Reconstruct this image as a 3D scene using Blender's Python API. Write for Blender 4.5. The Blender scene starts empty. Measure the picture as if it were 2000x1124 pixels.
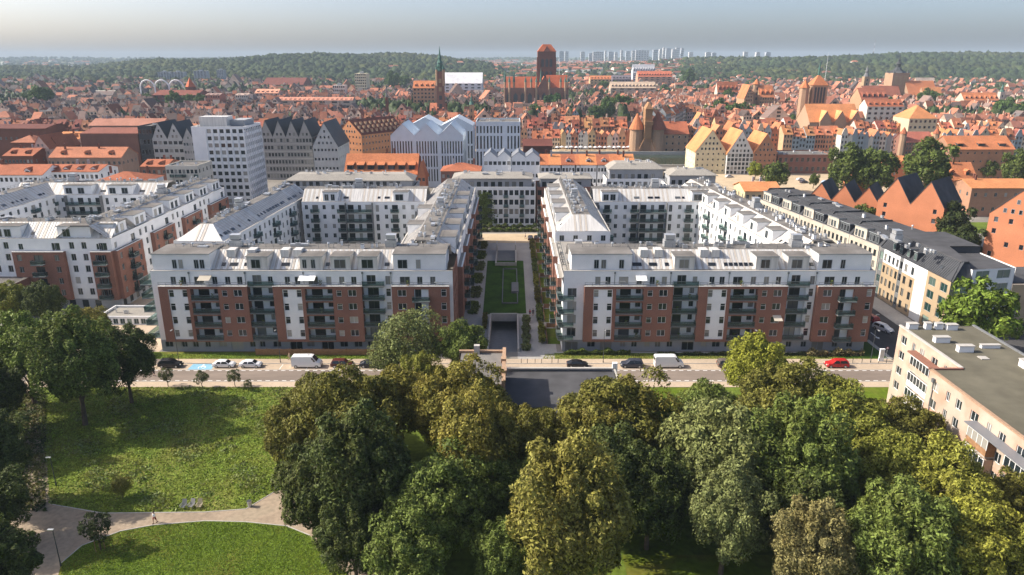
import bpy, math, random
import numpy as np
from mathutils import Vector
R=math.radians
random.seed(7); np.random.seed(7)
scene=bpy.context.scene
COL=scene.collection
# ---------------- camera, sky, sun, exposure
FP=1400.0; PITCH=R(17.82); CH=60.0
CP,SP=math.cos(PITCH),math.sin(PITCH)
cd=bpy.data.cameras.new('camera'); cam=bpy.data.objects.new('camera',cd); COL.objects.link(cam)
cd.sensor_width=36; cd.lens=36*FP/2000; cd.clip_start=1; cd.clip_end=40000
cam.location=(0,0,CH); cam.rotation_euler=(math.pi/2-PITCH,0,0); scene.camera=cam
SUN_EL=R(38); SUN_AZ=math.atan2(-1.0,0.10)      # direction towards the sun: x=-1, y=+0.10
sdir=Vector((-1.0*math.cos(SUN_EL),0.10*math.cos(SUN_EL),math.sin(SUN_EL))).normalized()
sl=bpy.data.lights.new('sun','SUN'); sl.energy=4.1; sl.angle=R(0.53); sl.color=(1.0,0.91,0.78)
so=bpy.data.objects.new('sun',sl); COL.objects.link(so); so.rotation_euler=sdir.to_track_quat('Z','Y').to_euler()
w=bpy.data.worlds.new('World'); scene.world=w; w.use_nodes=True
wt=w.node_tree; sky=wt.nodes.new('ShaderNodeTexSky'); sky.sky_type='NISHITA'; sky.sun_disc=False
sky.sun_elevation=SUN_EL; sky.sun_rotation=math.atan2(sdir.x,sdir.y); sky.altitude=60; sky.air_density=0.6; sky.dust_density=3.0; sky.ozone_density=0.8
wt.links.new(sky.outputs[0],wt.nodes['Background'].inputs[0]); wt.nodes['Background'].inputs[1].default_value=0.13
scene.view_settings.view_transform='Standard'; scene.view_settings.look='None'; scene.view_settings.exposure=0.86; scene.view_settings.gamma=1.0
scene.render.engine='CYCLES'
cy=scene.cycles; cy.max_bounces=6; cy.diffuse_bounces=3; cy.glossy_bounces=2; cy.transmission_bounces=2; cy.volume_bounces=0; cy.transparent_max_bounces=4
cy.use_adaptive_sampling=True; cy.adaptive_threshold=0.02
HAZE_D=0.00012
# ---------------- pixel of the photograph -> point at height z of the world
def G(px,py,z=0.0):
    a=(px-1000)/FP; b=(562-py)/FP
    dx,dy,dz=a,CP+b*SP,-SP+b*CP
    t=(z-CH)/dz
    return (dx*t,dy*t)
def GY(py,z=0.0): return G(1000,py,z)[1]
def dep(Y,z=0.0): return Y*CP+(CH-z)*SP
def XA(px,Y,z=0.0): return (px-1000)*dep(Y,z)/FP
def ZA(py,Y): # height of the point at distance Y seen at row py
    b=(562-py)/FP
    return CH+Y*(-SP+b*CP)/(CP+b*SP)
# ---------------- materials
MATS={}
def nt(name):
    m=bpy.data.materials.new(name); m.use_nodes=True; MATS[name]=m
    t=m.node_tree; return m,t,t.nodes['Principled BSDF'],t.nodes,t.links
def mat(name,col,rough=.8,var=.12,scale=.6,metal=0.0,obj=False,bump=0.0,spec=.12,island=0.0,var2=0.0,scale2=.05,col2=None,aspect=None):
    m,t,b,N,L=nt(name)
    tc=N.new('ShaderNodeTexCoord'); src=tc.outputs['Object']
    if aspect:
        mp=N.new('ShaderNodeMapping'); mp.inputs['Scale'].default_value=aspect; L.new(src,mp.inputs[0]); src=mp.outputs[0]
    def noise(sc,det=5):
        n=N.new('ShaderNodeTexNoise'); n.inputs['Scale'].default_value=sc; n.inputs['Detail'].default_value=det; L.new(src,n.inputs['Vector']); return n
    def rng(s,a,bb,lo=.3,hi=.7):
        r=N.new('ShaderNodeMapRange'); r.inputs[1].default_value=lo; r.inputs[2].default_value=hi; r.inputs[3].default_value=a; r.inputs[4].default_value=bb; L.new(s,r.inputs[0]); return r.outputs[0]
    if obj:
        oi=N.new('ShaderNodeObjectInfo'); c=oi.outputs['Color']
    else:
        rgb=N.new('ShaderNodeRGB'); rgb.outputs[0].default_value=(*col,1); c=rgb.outputs[0]
    def mul(c,f):
        x=N.new('ShaderNodeVectorMath'); x.operation='SCALE'; L.new(c,x.inputs[0]); L.new(f,x.inputs['Scale']); return x.outputs[0]
    if col2 is not None:
        mx=N.new('ShaderNodeMix'); mx.data_type='RGBA'; n2=noise(scale2,4); L.new(rng(n2.outputs[0],0,1,.45,.62),mx.inputs['Factor']); L.new(c,mx.inputs['A']); mx.inputs['B'].default_value=(*col2,1); c=mx.outputs['Result']
    n1=noise(scale)
    if var>0: c=mul(c,rng(n1.outputs[0],1-var,1+var))
    if var2>0: c=mul(c,rng(noise(scale2,3).outputs[0],1-var2,1+var2))
    if island>0:
        g=N.new('ShaderNodeNewGeometry'); c=mul(c,rng(g.outputs['Random Per Island'],1-island,1+island,0,1))
    L.new(c,b.inputs['Base Color']); b.inputs['Roughness'].default_value=rough; b.inputs['Metallic'].default_value=metal; b.inputs['Specular IOR Level'].default_value=spec
    if bump>0:
        bp=N.new('ShaderNodeBump'); bp.inputs['Strength'].default_value=bump; bp.inputs['Distance'].default_value=.1; L.new(n1.outputs[0],bp.inputs['Height']); L.new(bp.outputs[0],b.inputs['Normal'])
    return m
def leafmat(name,trans=.25):
    m,t,b,N,L=nt(name)
    oi=N.new('ShaderNodeObjectInfo'); g=N.new('ShaderNodeNewGeometry'); tc=N.new('ShaderNodeTexCoord')
    n=N.new('ShaderNodeTexNoise'); n.inputs['Scale'].default_value=.32; n.inputs['Detail'].default_value=3; L.new(tc.outputs['Object'],n.inputs['Vector'])
    r=N.new('ShaderNodeMapRange'); r.inputs[3].default_value=.7; r.inputs[4].default_value=3.6; L.new(g.outputs['Random Per Island'],r.inputs[0])
    sc=N.new('ShaderNodeVectorMath'); sc.operation='SCALE'; L.new(oi.outputs['Color'],sc.inputs[0]); L.new(r.outputs[0],sc.inputs['Scale'])
    # autumn patches
    r2=N.new('ShaderNodeMapRange'); r2.inputs[1].default_value=.42; r2.inputs[2].default_value=.66; r2.inputs[3].default_value=0; r2.inputs[4].default_value=.6; L.new(n.outputs[0],r2.inputs[0])
    mm=N.new('ShaderNodeMath'); mm.operation='MULTIPLY'; L.new(r2.outputs[0],mm.inputs[0]); L.new(oi.outputs['Alpha'],mm.inputs[1])
    mx=N.new('ShaderNodeMix'); mx.data_type='RGBA'; L.new(mm.outputs[0],mx.inputs['Factor']); L.new(sc.outputs[0],mx.inputs['A']); mx.inputs['B'].default_value=(.27,.19,.03,1)
    c=mx.outputs['Result']; L.new(c,b.inputs['Base Color']); b.inputs['Roughness'].default_value=.6; b.inputs['Specular IOR Level'].default_value=.15
    tr=N.new('ShaderNodeBsdfTranslucent'); L.new(c,tr.inputs[0]); ms=N.new('ShaderNodeMixShader'); ms.inputs[0].default_value=trans
    L.new(b.outputs[0],ms.inputs[1]); L.new(tr.outputs[0],ms.inputs[2]); L.new(ms.outputs[0],N['Material Output'].inputs[0])
    return m
def glassmat(name,dark,light,share):
    m,t,b,N,L=nt(name)
    oi=N.new('ShaderNodeObjectInfo'); g=N.new('ShaderNodeNewGeometry')
    a=N.new('ShaderNodeMath'); a.operation='ADD'; L.new(oi.outputs['Random'],a.inputs[0]); L.new(g.outputs['Random Per Island'],a.inputs[1])
    f=N.new('ShaderNodeMath'); f.operation='FRACT'; L.new(a.outputs[0],f.inputs[0])
    cr=N.new('ShaderNodeValToRGB'); e=cr.color_ramp; e.elements[0].color=(*dark,1); e.elements[1].position=1; e.elements[1].color=(*light,1)
    e.elements[0].position=1-share; L.new(f.outputs[0],cr.inputs[0]); L.new(cr.outputs[0],b.inputs['Base Color']); b.inputs['Roughness'].default_value=.12; b.inputs['Specular IOR Level'].default_value=.6
    return m
W='render_white'
mat('render_white',(.75,.755,.76),.85,.05,.4,var2=.05,scale2=.08)
mat('render_cream',(.50,.45,.37),.85,.06,.4,var2=.08,scale2=.1)
mat('render_blue',(.56,.62,.68),.6,.05,.4,var2=.05)
mat('render_grey',(.33,.34,.36),.85,.07,.5,var2=.08)
mat('render_beige',(.40,.305,.20),.85,.06,.5,var2=.06)
mat('brick_brown',(.235,.118,.087),.85,.14,5,var2=.12,scale2=.2)
mat('brick_orange',(.45,.18,.095),.85,.10,4,var2=.10,scale2=.2)
mat('brick_dark',(.165,.075,.055),.85,.15,3,var2=.12,scale2=.2)
mat('brick_pier',(.36,.24,.16),.9,.15,3,var2=.1)
mat('seam_metal',(.60,.585,.56),.5,.16,1.6,metal=.1,var2=.06,spec=.4,aspect=(1.6,.1,.1))
mat('seam_grey',(.22,.23,.25),.5,.06,.4,metal=.3,var2=.08)
mat('seam_dark',(.055,.058,.065),.55,.1,.6,var2=.15)
mat('bitumen',(.16,.15,.14),.95,.14,.4,var2=.22,scale2=.12)
mat('bitumen_dark',(.075,.075,.08),.95,.12,.4,var2=.2,scale2=.1)
mat('bitumen_olive',(.125,.115,.085),.95,.1,.5,var2=.16,scale2=.15)
mat('gravel_roof',(.30,.28,.25),.95,.15,2,var2=.12)
mat('roof_tile',(.55,.17,.06),.8,.16,1.5,obj=True,var2=.14,scale2=.15,bump=.3)
mat('wall_paint',(.6,.5,.4),.88,.08,.6,obj=True,var2=.08,scale2=.1)
mat('canopy',(.036,.054,.022),.95,.25,.012,island=.22,col2=(.055,.066,.022),scale2=.004)
mat('seam_tan',(.47,.42,.365),.55,.1,1,metal=.1,var2=.1)
mat('town_roof',(.33,.135,.082),.8,.12,.5,island=.55,col2=(.20,.085,.06),scale2=.01)
mat('town_roof_pale',(.19,.13,.11),.8,.12,.5,island=.45,col2=(.12,.11,.11),scale2=.03)
mat('town_wall',(.55,.44,.35),.88,.1,.5,island=.5,col2=(.40,.24,.16),scale2=.03)
mat('frame_white',(.75,.75,.74),.5,.03,1)
mat('frame_dark',(.06,.065,.07),.5,.05,1)
mat('frame_grey',(.30,.33,.34),.5,.05,1)
glassmat('glass',(.018,.026,.03),(.42,.40,.36),.34)
glassmat('glass_green',(.02,.05,.045),(.20,.28,.24),.5)
glassmat('glass_dark',(.012,.014,.018),(.10,.11,.12),.3)
mat('balcony_glass',(.07,.09,.09),.15,.1,.8,spec=.6)
def _bg():
    t=MATS['balcony_glass'].node_tree; N=t.nodes; L=t.links; tr=N.new('ShaderNodeBsdfTransparent'); ms=N.new('ShaderNodeMixShader'); ms.inputs[0].default_value=.34
    L.new(tr.outputs[0],ms.inputs[1]); L.new(N['Principled BSDF'].outputs[0],ms.inputs[2]); L.new(ms.outputs[0],N['Material Output'].inputs[0]); tr.inputs[0].default_value=(.75,.9,.86,1)
_bg()
mat('rail',(.16,.18,.19),.5,.05,1,metal=.4)
mat('concrete',(.42,.40,.37),.9,.08,1.2,var2=.1,scale2=.2)
mat('concrete_dark',(.16,.165,.17),.9,.1,1,var2=.1)
mat('steel',(.52,.53,.54),.4,.08,2,metal=.6)
mat('asphalt',(.075,.072,.072),.92,.12,1.5,var2=.16,scale2=.15)
mat('road_red',(.205,.168,.142),.92,.10,.9,var2=.16,scale2=.12,aspect=(.25,1,1))
mat('paving',(.45,.36,.27),.92,.09,2.0,var2=.10,scale2=.12)
mat('paving_grey',(.36,.345,.32),.92,.09,2,var2=.1,scale2=.15)
mat('plaza_tan',(.47,.37,.25),.92,.09,1.5,var2=.12,scale2=.15)
mat('path_gravel',(.335,.265,.195),.95,.16,1.6,var2=.26,scale2=.22,bump=.3,col2=(.25,.205,.15))
mat('kerb',(.42,.40,.37),.9,.1,2)
mat('paint_white',(.78,.78,.76),.7,.08,3)
mat('paint_blue',(.22,.42,.56),.7,.14,2)
mat('lawn',(.105,.155,.012),.95,.22,1.2,var2=.25,scale2=.12,bump=.6,col2=(.12,.115,.02))
mat('lawn_deep',(.032,.075,.006),.95,.2,1.5,var2=.35,scale2=.25,bump=.5)
mat('meadow',(.135,.175,.026),.95,.3,.8,var2=.2,scale2=.1,col2=(.14,.145,.035),bump=.8)
mat('verge',(.10,.14,.02),.95,.25,1.5,var2=.3,scale2=.2)
mat('soil',(.085,.062,.042),.95,.25,1,var2=.2)
mat('city_ground',(.20,.185,.165),.95,.2,.1,var2=.25,scale2=.01)
mat('far_land',(.055,.085,.035),.95,.3,.004,var2=.3,scale2=.0012,col2=(.16,.16,.10))
mat('water',(.04,.055,.03),.12,.1,.2,spec=.6,bump=.15)
mat('bark',(.10,.075,.055),.95,.25,2,bump=.4)
mat('timber',(.30,.17,.09),.8,.2,2)
mat('copper_green',(.07,.15,.125),.6,.2,.5)
mat('rubber',(.02,.02,.02),.9,.05,2)
mat('car_paint',(.5,.5,.5),.25,.02,1,obj=True,spec=.6)
mat('car_glass',(.015,.018,.02),.08,.02,1,spec=.7)
mat('lamp_glass',(.7,.68,.6),.2,.02,1)
mat('red_light',(.35,.02,.015),.3,.02,1)
mat('cloth',(.5,.5,.5),.9,.08,4,obj=True)
mat('skin_tone',(.45,.26,.18),.6,.05,4)
mat('hair',(.05,.03,.02),.8,.1,6)
mat('plain',(.5,.5,.5),.6,.05,1,obj=True)
mat('stone_tan',(.38,.28,.17),.9,.15,.8,var2=.15)
leafmat('leaf',.18); 
def _fl():
    m=leafmat('leaf_far',.1)
    for n in m.node_tree.nodes:
        if n.type=='MAP_RANGE' and abs(n.inputs[4].default_value-3.6)<.01: n.inputs[3].default_value=.75; n.inputs[4].default_value=1.6
_fl()
# ---------------- mesh helpers
class MB:
    def __init__(s,T=None): s.v=[]; s.f=[]; s.m=[]; s.setT(T or (0,0,0,0))
    def setT(s,T):
        s.o=T[:3]; s.c=math.cos(T[3]); s.s=math.sin(T[3]); return s
    def face(s,pts,m=0):
        n=len(s.v)
        for x,y,z in pts: s.v.append((s.o[0]+x*s.c-y*s.s,s.o[1]+x*s.s+y*s.c,s.o[2]+z))
        s.f.append(tuple(range(n,n+len(pts)))); s.m.append(m)
    def solid(s,bot,top,m=0,mt=None,cap=True,bottom=False): # two rings, same count, ccw from above
        n=len(bot); k=len(s.v)
        for x,y,z in list(bot)+list(top): s.v.append((s.o[0]+x*s.c-y*s.s,s.o[1]+x*s.s+y*s.c,s.o[2]+z))
        for i in range(n):
            j=(i+1)%n; s.f.append((k+i,k+j,k+n+j,k+n+i)); s.m.append(m)
        if cap: s.f.append(tuple(k+n+i for i in range(n))); s.m.append(m if mt is None else mt)
        if bottom: s.f.append(tuple(k+i for i in reversed(range(n)))); s.m.append(m)
    def box(s,x0,x1,y0,y1,z0,z1,m=0,mt=None,bottom=True):
        q=[(x0,y0),(x1,y0),(x1,y1),(x0,y1)]
        s.solid([(x,y,z0) for x,y in q],[(x,y,z1) for x,y in q],m,mt,True,bottom)
    def prism(s,poly,z0,z1,m=0,mt=None,bottom=False):
        a=sum(poly[i][0]*poly[(i+1)%len(poly)][1]-poly[(i+1)%len(poly)][0]*poly[i][1] for i in range(len(poly)))
        if a<0: poly=poly[::-1]
        s.solid([(x,y,z0) for x,y in poly],[(x,y,z1) for x,y in poly],m,mt,True,bottom)
    def slab(s,pts,th,m=0): # pts ccw from above, thickness downwards
        s.solid([(x,y,z-th) for x,y,z in pts],pts,m,None,True,True)
    def cyl(s,x,y,z0,z1,r0,r1=None,n=8,m=0,mt=None):
        r1=r0 if r1 is None else r1
        c=[(math.cos(2*math.pi*i/n),math.sin(2*math.pi*i/n)) for i in range(n)]
        s.solid([(x+a*r0,y+b*r0,z0) for a,b in c],[(x+a*r1,y+b*r1,z1) for a,b in c],m,mt,r1>1e-4,True)
    def tube(s,p,q,r0,r1=None,n=6,m=0):
        r1=r0 if r1 is None else r1
        p=Vector(p); q=Vector(q); d=(q-p).normalized(); a=d.orthogonal().normalized(); b=d.cross(a)
        ring=lambda c,r:[tuple(c+a*math.cos(2*math.pi*i/n)*r+b*math.sin(2*math.pi*i/n)*r) for i in range(n)]
        s.solid(ring(p,r0),ring(q,r1),m,None,True,True)
    def mesh(s,name,mats):
        me=bpy.data.meshes.new(name); me.from_pydata(s.v,[],s.f)
        for x in mats: me.materials.append(MATS[x])
        if len(mats)>1: me.polygons.foreach_set('material_index',s.m)
        me.update(); return me
    def build(s,name,mats,parent=None,color=None,off=None):
        if not s.v: return None
        if isinstance(mats,str): mats=[mats]
        if off is not None: s.v=[(a-off[0],b-off[1],c-off[2]) for a,b,c in s.v]
        return link(name,s.mesh(name,mats),parent,color=color)
def link(name,me,parent=None,loc=(0,0,0),rz=0.0,color=None):
    o=bpy.data.objects.new(name,me); COL.objects.link(o); o.parent=parent; o.location=loc
    if rz: o.rotation_euler=(0,0,rz)
    if color: o.color=(*color,1) if len(color)==3 else color
    return o
def tag(o,label=None,cat=None,group=None,kind=None):
    if label: o['label']=label
    if cat: o['category']=cat
    if group: o['group']=group
    if kind: o['kind']=kind
    return o
def thing(name,label,cat,loc=(0,0,0),rz=0.0,group=None):
    return tag(link(name,None,None,loc,rz),label,cat,group)
def copytree(o,parent=None):
    c=o.copy(); COL.objects.link(c); c.parent=parent
    for ch in KIDS(o): copytree(ch,c)
    return c
_kids={}
def KIDS(o): return list(o.children)
def npmesh(name,V,F,mats):
    me=bpy.data.meshes.new(name); V=np.asarray(V,dtype=np.float32); F=np.asarray(F,dtype=np.int32)
    k=F.shape[1]; me.vertices.add(len(V)); me.vertices.foreach_set('co',V.ravel())
    me.loops.add(F.size); me.loops.foreach_set('vertex_index',F.ravel())
    me.polygons.add(len(F)); me.polygons.foreach_set('loop_start',np.arange(0,F.size,k,dtype=np.int32))
    try: me.polygons.foreach_set('loop_total',np.full(len(F),k,dtype=np.int32))
    except Exception: pass
    for x in mats: me.materials.append(MATS[x])
    me.update(calc_edges=True); return me
ORD=['first','second','third','fourth','fifth','sixth','seventh','eighth','ninth','tenth','eleventh','twelfth','thirteenth','fourteenth','fifteenth','sixteenth','seventeenth','eighteenth','nineteenth','twentieth']+['twenty-'+x for x in ['first','second','third','fourth','fifth','sixth','seventh','eighth','ninth']]+['thirtieth']
def sheet(name,polypx,z,m,kind='structure',world=None):
    P=world if world else [G(a,b) for a,b in polypx]
    mb=MB(); 
    a=sum(P[i][0]*P[(i+1)%len(P)][1]-P[(i+1)%len(P)][0]*P[i][1] for i in range(len(P)))
    if a<0: P=P[::-1]
    mb.face([(x,y,z) for x,y in P]); o=mb.build(name,m); o['kind']=kind; return o
# ---------------- windows and walls
WCACHE={}
def winmesh(w,h,style):
    k=(round(w,2),round(h,2),style)
    if k in WCACHE: return WCACHE[k]
    mb=MB(); winfaces(mb,w,h,style)
    st=WSTY[style]; WCACHE[k]=mb.mesh('window',[st[0],st[1]]); return WCACHE[k]
# style: frame material, glass material, vertical mullions, horizontal transoms, sill
WSTY={'w':('frame_white','glass',1,0),'w1':('frame_white','glass',0,1),'d':('frame_dark','glass_dark',0,0),'d1':('frame_dark','glass',1,0),
      'g':('frame_grey','glass_green',1,1),'n':('frame_grey','glass',1,0),'r':('frame_dark','glass',0,0),'s':('frame_grey','glass_dark',0,0)}
def winfaces(mb,w,h,style):
    fr,gl,nv,nh=WSTY[style]; b=.075; e=.05
    mb.face([(0,0,0),(w,0,0),(w,0,h),(0,0,h)],1)
    def bar(x0,x1,z0,z1): mb.box(x0,x1,-e,-.004,z0,z1,0)
    bar(0,b,0,h); bar(w-b,w,0,h); bar(b,w-b,0,b); bar(b,w-b,h-b,h)
    for i in range(nv): c=w*(i+1)/(nv+1); bar(c-b*.5,c+b*.5,b,h-b)
    if nh: bar(b,w-b,h*.68-b*.4,h*.68+b*.4) if nv==0 else None
class Bld:
    """collects walls by material, windows, balconies; root at (ox,oy,oz) with rotation rz"""
    def __init__(s,name,label,cat,loc,rz=0.0,group=None):
        s.root=thing(name,label,cat,loc,rz,group); s.loc=loc; s.rz=rz; s.parts={}; s.win=[]; s.bal=[]; s.tags={}
    def p(s,part,mats):
        if part not in s.parts: s.parts[part]=(MB(),[mats] if isinstance(mats,str) else list(mats))
        mb,ml=s.parts[part]
        return mb
    def mi(s,part,m): # material index in a part
        if part not in s.parts: s.parts[part]=(MB(),[])
        ml=s.parts[part][1]
        if m not in ml: ml.append(m)
        return ml.index(m)
    def wall(s,p0,p1,z0,z1,m,ops=(),part='wall',rev=.18,zs=None):
        """p0->p1 with outside to the right; ops (s0,w,zb,h,style or None,[depth])"""
        i=s.mi(part,m); mb=s.parts[part][0]
        dx,dy=p1[0]-p0[0],p1[1]-p0[1]; Ln=math.hypot(dx,dy); ang=math.atan2(dy,dx); mb.setT((p0[0],p0[1],0,ang))
        ops=[o for o in ops if o[0]>=.02 and o[0]+o[1]<=Ln-.02 and o[2]>=z0+.0 and o[2]+o[3]<=z1-.02]
        xs=sorted(set([0,Ln]+[round(o[0],3) for o in ops]+[round(o[0]+o[1],3) for o in ops]))
        zz=sorted(set([z0,z1]+[round(o[2],3) for o in ops]+[round(o[2]+o[3],3) for o in ops]))
        for k in range(len(zz)-1):
            za,zb=zz[k],zz[k+1]; zc=(za+zb)/2; start=None
            for j in range(len(xs)-1):
                xc=(xs[j]+xs[j+1])/2
                hole=any(o[0]<xc<o[0]+o[1] and o[2]<zc<o[2]+o[3] for o in ops)
                if hole:
                    if start is not None: mb.face([(start,0,za),(xs[j],0,za),(xs[j],0,zb),(start,0,zb)],i); start=None
                elif start is None: start=xs[j]
            if start is not None: mb.face([(start,0,za),(Ln,0,za),(Ln,0,zb),(start,0,zb)],i)
        for o in ops:
            a,b,za,zb=o[0],o[0]+o[1],o[2],o[2]+o[3]; r=o[5] if len(o)>5 else rev
            mb.face([(a,0,za),(a,r,za),(a,r,zb),(a,0,zb)],i); mb.face([(b,r,za),(b,0,za),(b,0,zb),(b,r,zb)],i)
            mb.face([(a,0,za),(b,0,za),(b,r,za),(a,r,za)],i); mb.face([(a,r,zb),(b,r,zb),(b,0,zb),(a,0,zb)],i)
            if o[4]:
                c,sn=math.cos(ang),math.sin(ang); rr=r-.001
                s.win.append(((p0[0]+a*c-rr*sn,p0[1]+a*sn+rr*c,za),ang,o[1],o[3],o[4]))
        mb.setT((0,0,0,0))
        return Ln,ang
    def rowops(s,Ln,z0,nf,fh,step,w,h,sill,style,margin=1.0,skip=None,jit=0):
        n=max(1,int((Ln-2*margin)/step)); off=(Ln-n*step)/2; out=[]
        for f in range(nf):
            for k in range(n):
                if skip and skip(k,f): continue
                out.append((off+k*step+(step-w)/2,w,z0+f*fh+sill,h,style))
        return out
    def railing(s,x0,x1,z,p0,ang,depth=1.3,solid=None):
        s.bal.append((x0,x1,z,p0,ang,depth,solid))
    def finish(s,maxw=100,maxb=100,colors=None):
        for part,(mb,ml) in s.parts.items():
            if mb.v:
                o=mb.build(part,ml,s.root,color=(colors or {}).get(part))
        rx=lambda P:(s.loc[0]+P[0]*math.cos(s.rz)-P[1]*math.sin(s.rz),s.loc[1]+P[0]*math.sin(s.rz)+P[1]*math.cos(s.rz),s.loc[2]+P[2])
        def score(wn):
            X,Y,Z=rx(wn[0]); a=wn[1]+s.rz; n=(math.sin(a),-math.cos(a)); d=math.hypot(X,Y)
            f=(-X*n[0]-Y*n[1])/d
            return -(f*wn[2]*wn[3]/d/d) if f>0 else 1
        ws=sorted([w_ for w_ in s.win if score(w_)<0],key=score)
        for w_ in ws[:maxw]: link('window',winmesh(w_[2],w_[3],w_[4]),s.root,w_[0],w_[1])
        rest=ws[maxw:]
        if rest:
            mb=MB(); ml=[]
            for P,a,ww,hh,st in rest:
                fr,gl=WSTY[st][:2]
                for q in (fr,gl):
                    if q not in ml: ml.append(q)
                t=MB((P[0],P[1],P[2],a)); winfaces(t,ww,hh,st); k=len(mb.v); mb.v+=t.v; mb.f+=[tuple(i+k for i in f) for f in t.f]; mb.m+=[ml.index(gl) if m else ml.index(fr) for m in t.m]
            o=mb.build('window',ml,s.root); o['kind']='stuff'
        def bmb(b,mb):
            x0,x1,z,p0,ang,dp,sol=b
            mb.setT((p0[0],p0[1],z,ang)); 
            mb.box(x0,x1,-dp,-.003,-.22,-.02,0); 
            y=-dp+.03
            mb.box(x0+.02,x1-.02,y,y+.03,.05,.98,1 if sol is None else 2)
            mb.box(x0,x1,y-.02,y+.05,1.0,1.06,2)
            if dp>.35:
                for xx in (x0+.02,x1-.06): mb.box(xx,xx+.03,y+.04,-.01,.05,.98,1 if sol is None else 2)
            mb.setT((0,0,0,0))
        bs=sorted(s.bal,key=lambda b:math.hypot(*rx((b[3][0]+b[0]*math.cos(b[4]),b[3][1]+b[0]*math.sin(b[4]),0))[:2]))
        BM=['concrete_dark','balcony_glass','rail']
        for b in bs[:maxb]:
            mb=MB(); bmb(b,mb); P=mb.v[0]; o=mb.build('balcony',BM,s.root,off=P); o.location=P
        if bs[maxb:]:
            mb=MB()
            for b in bs[maxb:]: bmb(b,mb)
            mb.build('balcony',BM,s.root)['kind']='stuff'
        return s.root
# ================= TERRAIN AND GROUND =================
RMP=(-5.0,1.2,141.5,163.0)   # hole for the garage ramp
def lerp(t,pts):
    if t<=pts[0][0]: return pts[0][1]
    for (a,b),(c,d) in zip(pts,pts[1:]):
        if t<=c: return b+(d-b)*(t-a)/(c-a)
    return pts[-1][1]
CREST=[(-600,20),(0,24),(180,28),(330,50),(500,62),(650,68),(800,64),(930,44),(1020,34),(1200,40),(1400,50),(1600,60),(1800,70),(2000,64),(2600,55)]
def sm(a,b,x):
    t=min(1,max(0,(x-a)/(b-a))); return t*t*(3-2*t)
def hgt(x,y):
    if y<1250: return 0.0
    px=1000+1470*x/y
    c=lerp(px,CREST)-13; n=4*math.sin(x*.006+1)*math.sin(y*.004)+3*math.sin(x*.013+y*.007)
    near=(c+n*1.2)*sm(1450,2500,y)*(1-.45*sm(2600,3400,y))
    far=(42+5*math.sin(x*.0013)+4*math.sin(x*.0031+2))*sm(3400,7000,y)+12*sm(7000,12000,y)
    return max(near,far)
def terrain():
    xs=sorted(set([-14000,-11000,-8500,-6500,-5000,-4000]+list(range(-3400,3401,100))+[4000,5000,6500,8500,11000,14000]+[RMP[0],RMP[1]]))
    ys=sorted(set([-300,0,60,RMP[2],RMP[3],200,400,600,800,1000,1200]+list(range(1250,3500,75))+[3700,4000,4400,5000,5800,6800,8000,9500,11500,14000]))
    V=[];F=[];Mi=[];nx=len(xs)
    for y in ys:
        for x in xs: V.append((x,y,hgt(x,y)))
    for j in range(len(ys)-1):
        for i in range(nx-1):
            if xs[i]>=RMP[0] and xs[i+1]<=RMP[1] and ys[j]>=RMP[2] and ys[j+1]<=RMP[3]: continue
            F.append((j*nx+i,j*nx+i+1,(j+1)*nx+i+1,(j+1)*nx+i)); Mi.append(0 if ys[j]<1400 else 1)
    me=bpy.data.meshes.new('ground'); me.from_pydata(V,[],F)
    for x in ('city_ground','far_land'): me.materials.append(MATS[x])
    me.polygons.foreach_set('material_index',Mi); me.update()
    for p in me.polygons: p.use_smooth=True
    o=link('ground',me); o['kind']='structure'
terrain()
def strip(name,x0,x1,y0,y1,z,m,kind='structure'): return sheet(name,None,z,m,kind,[(x0,y0),(x1,y0),(x1,y1),(x0,y1)])
# park: grass first, then the path
sheet('park_grass',None,.004,'verge',world=[(-190,20),(150,20),(150,124.6),(-190,124.6)])
MEADOW=[(86,868),(95,985),(200,1000),(400,1000),(480,992),(538,960),(600,935),(700,900),(700,757),(290,757),(120,757),(70,790)]
sheet('meadow',MEADOW,.010,'meadow')
sheet('lawn',[(120,1102),(160,1068),(235,1040),(300,1028),(400,1020),(480,1022),(560,1030),(600,1046),(640,1090),(700,1140),(700,1300),(90,1300),(100,1180)],.016,'lawn')
sheet('path',[(52,700),(72,700),(78,855),(92,900),(97,985),(200,1003),(400,1001),(480,995),(535,962),(575,950),(600,1005),(720,1080),(790,1150),(720,1160),(640,1088),(605,1046),(560,1028),(480,1020),(400,1018),(300,1026),(235,1038),(160,1066),(120,1100),(100,1180),(10,1180),(5,1040),(35,960),(52,900),(48,860)],.022,'path_gravel')
sheet('lawn',[(1282,758),(1345,758),(1340,790),(1300,800),(1230,800),(1210,775)],.022,'lawn')
sheet('lawn',[(1683,755),(1745,755),(1745,830),(1712,800),(1690,775)],.022,'lawn')
sheet('lawn',None,.022,'lawn',world=[(14,55),(60,55),(60,76),(14,76)])
mk=MB()   # kerb edging round the park grass
def edging(pts,z0=0,z1=.07,w=.12):
    for (a,b),(c,d) in zip(pts,pts[1:]):
        A=G(a,b);B=G(c,d); L=math.hypot(B[0]-A[0],B[1]-A[1]); mk.setT((A[0],A[1],0,math.atan2(B[1]-A[1],B[0]-A[0]))); mk.box(0,L,-w/2,w/2,z0,z1)
edging([(97,985),(200,1003),(400,1001),(480,995),(535,962)]); edging([(120,1100),(160,1066),(235,1038),(300,1026),(400,1018),(480,1020),(560,1028),(605,1046)])
mk.build('kerb_edging','kerb')['kind']='structure'
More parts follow.
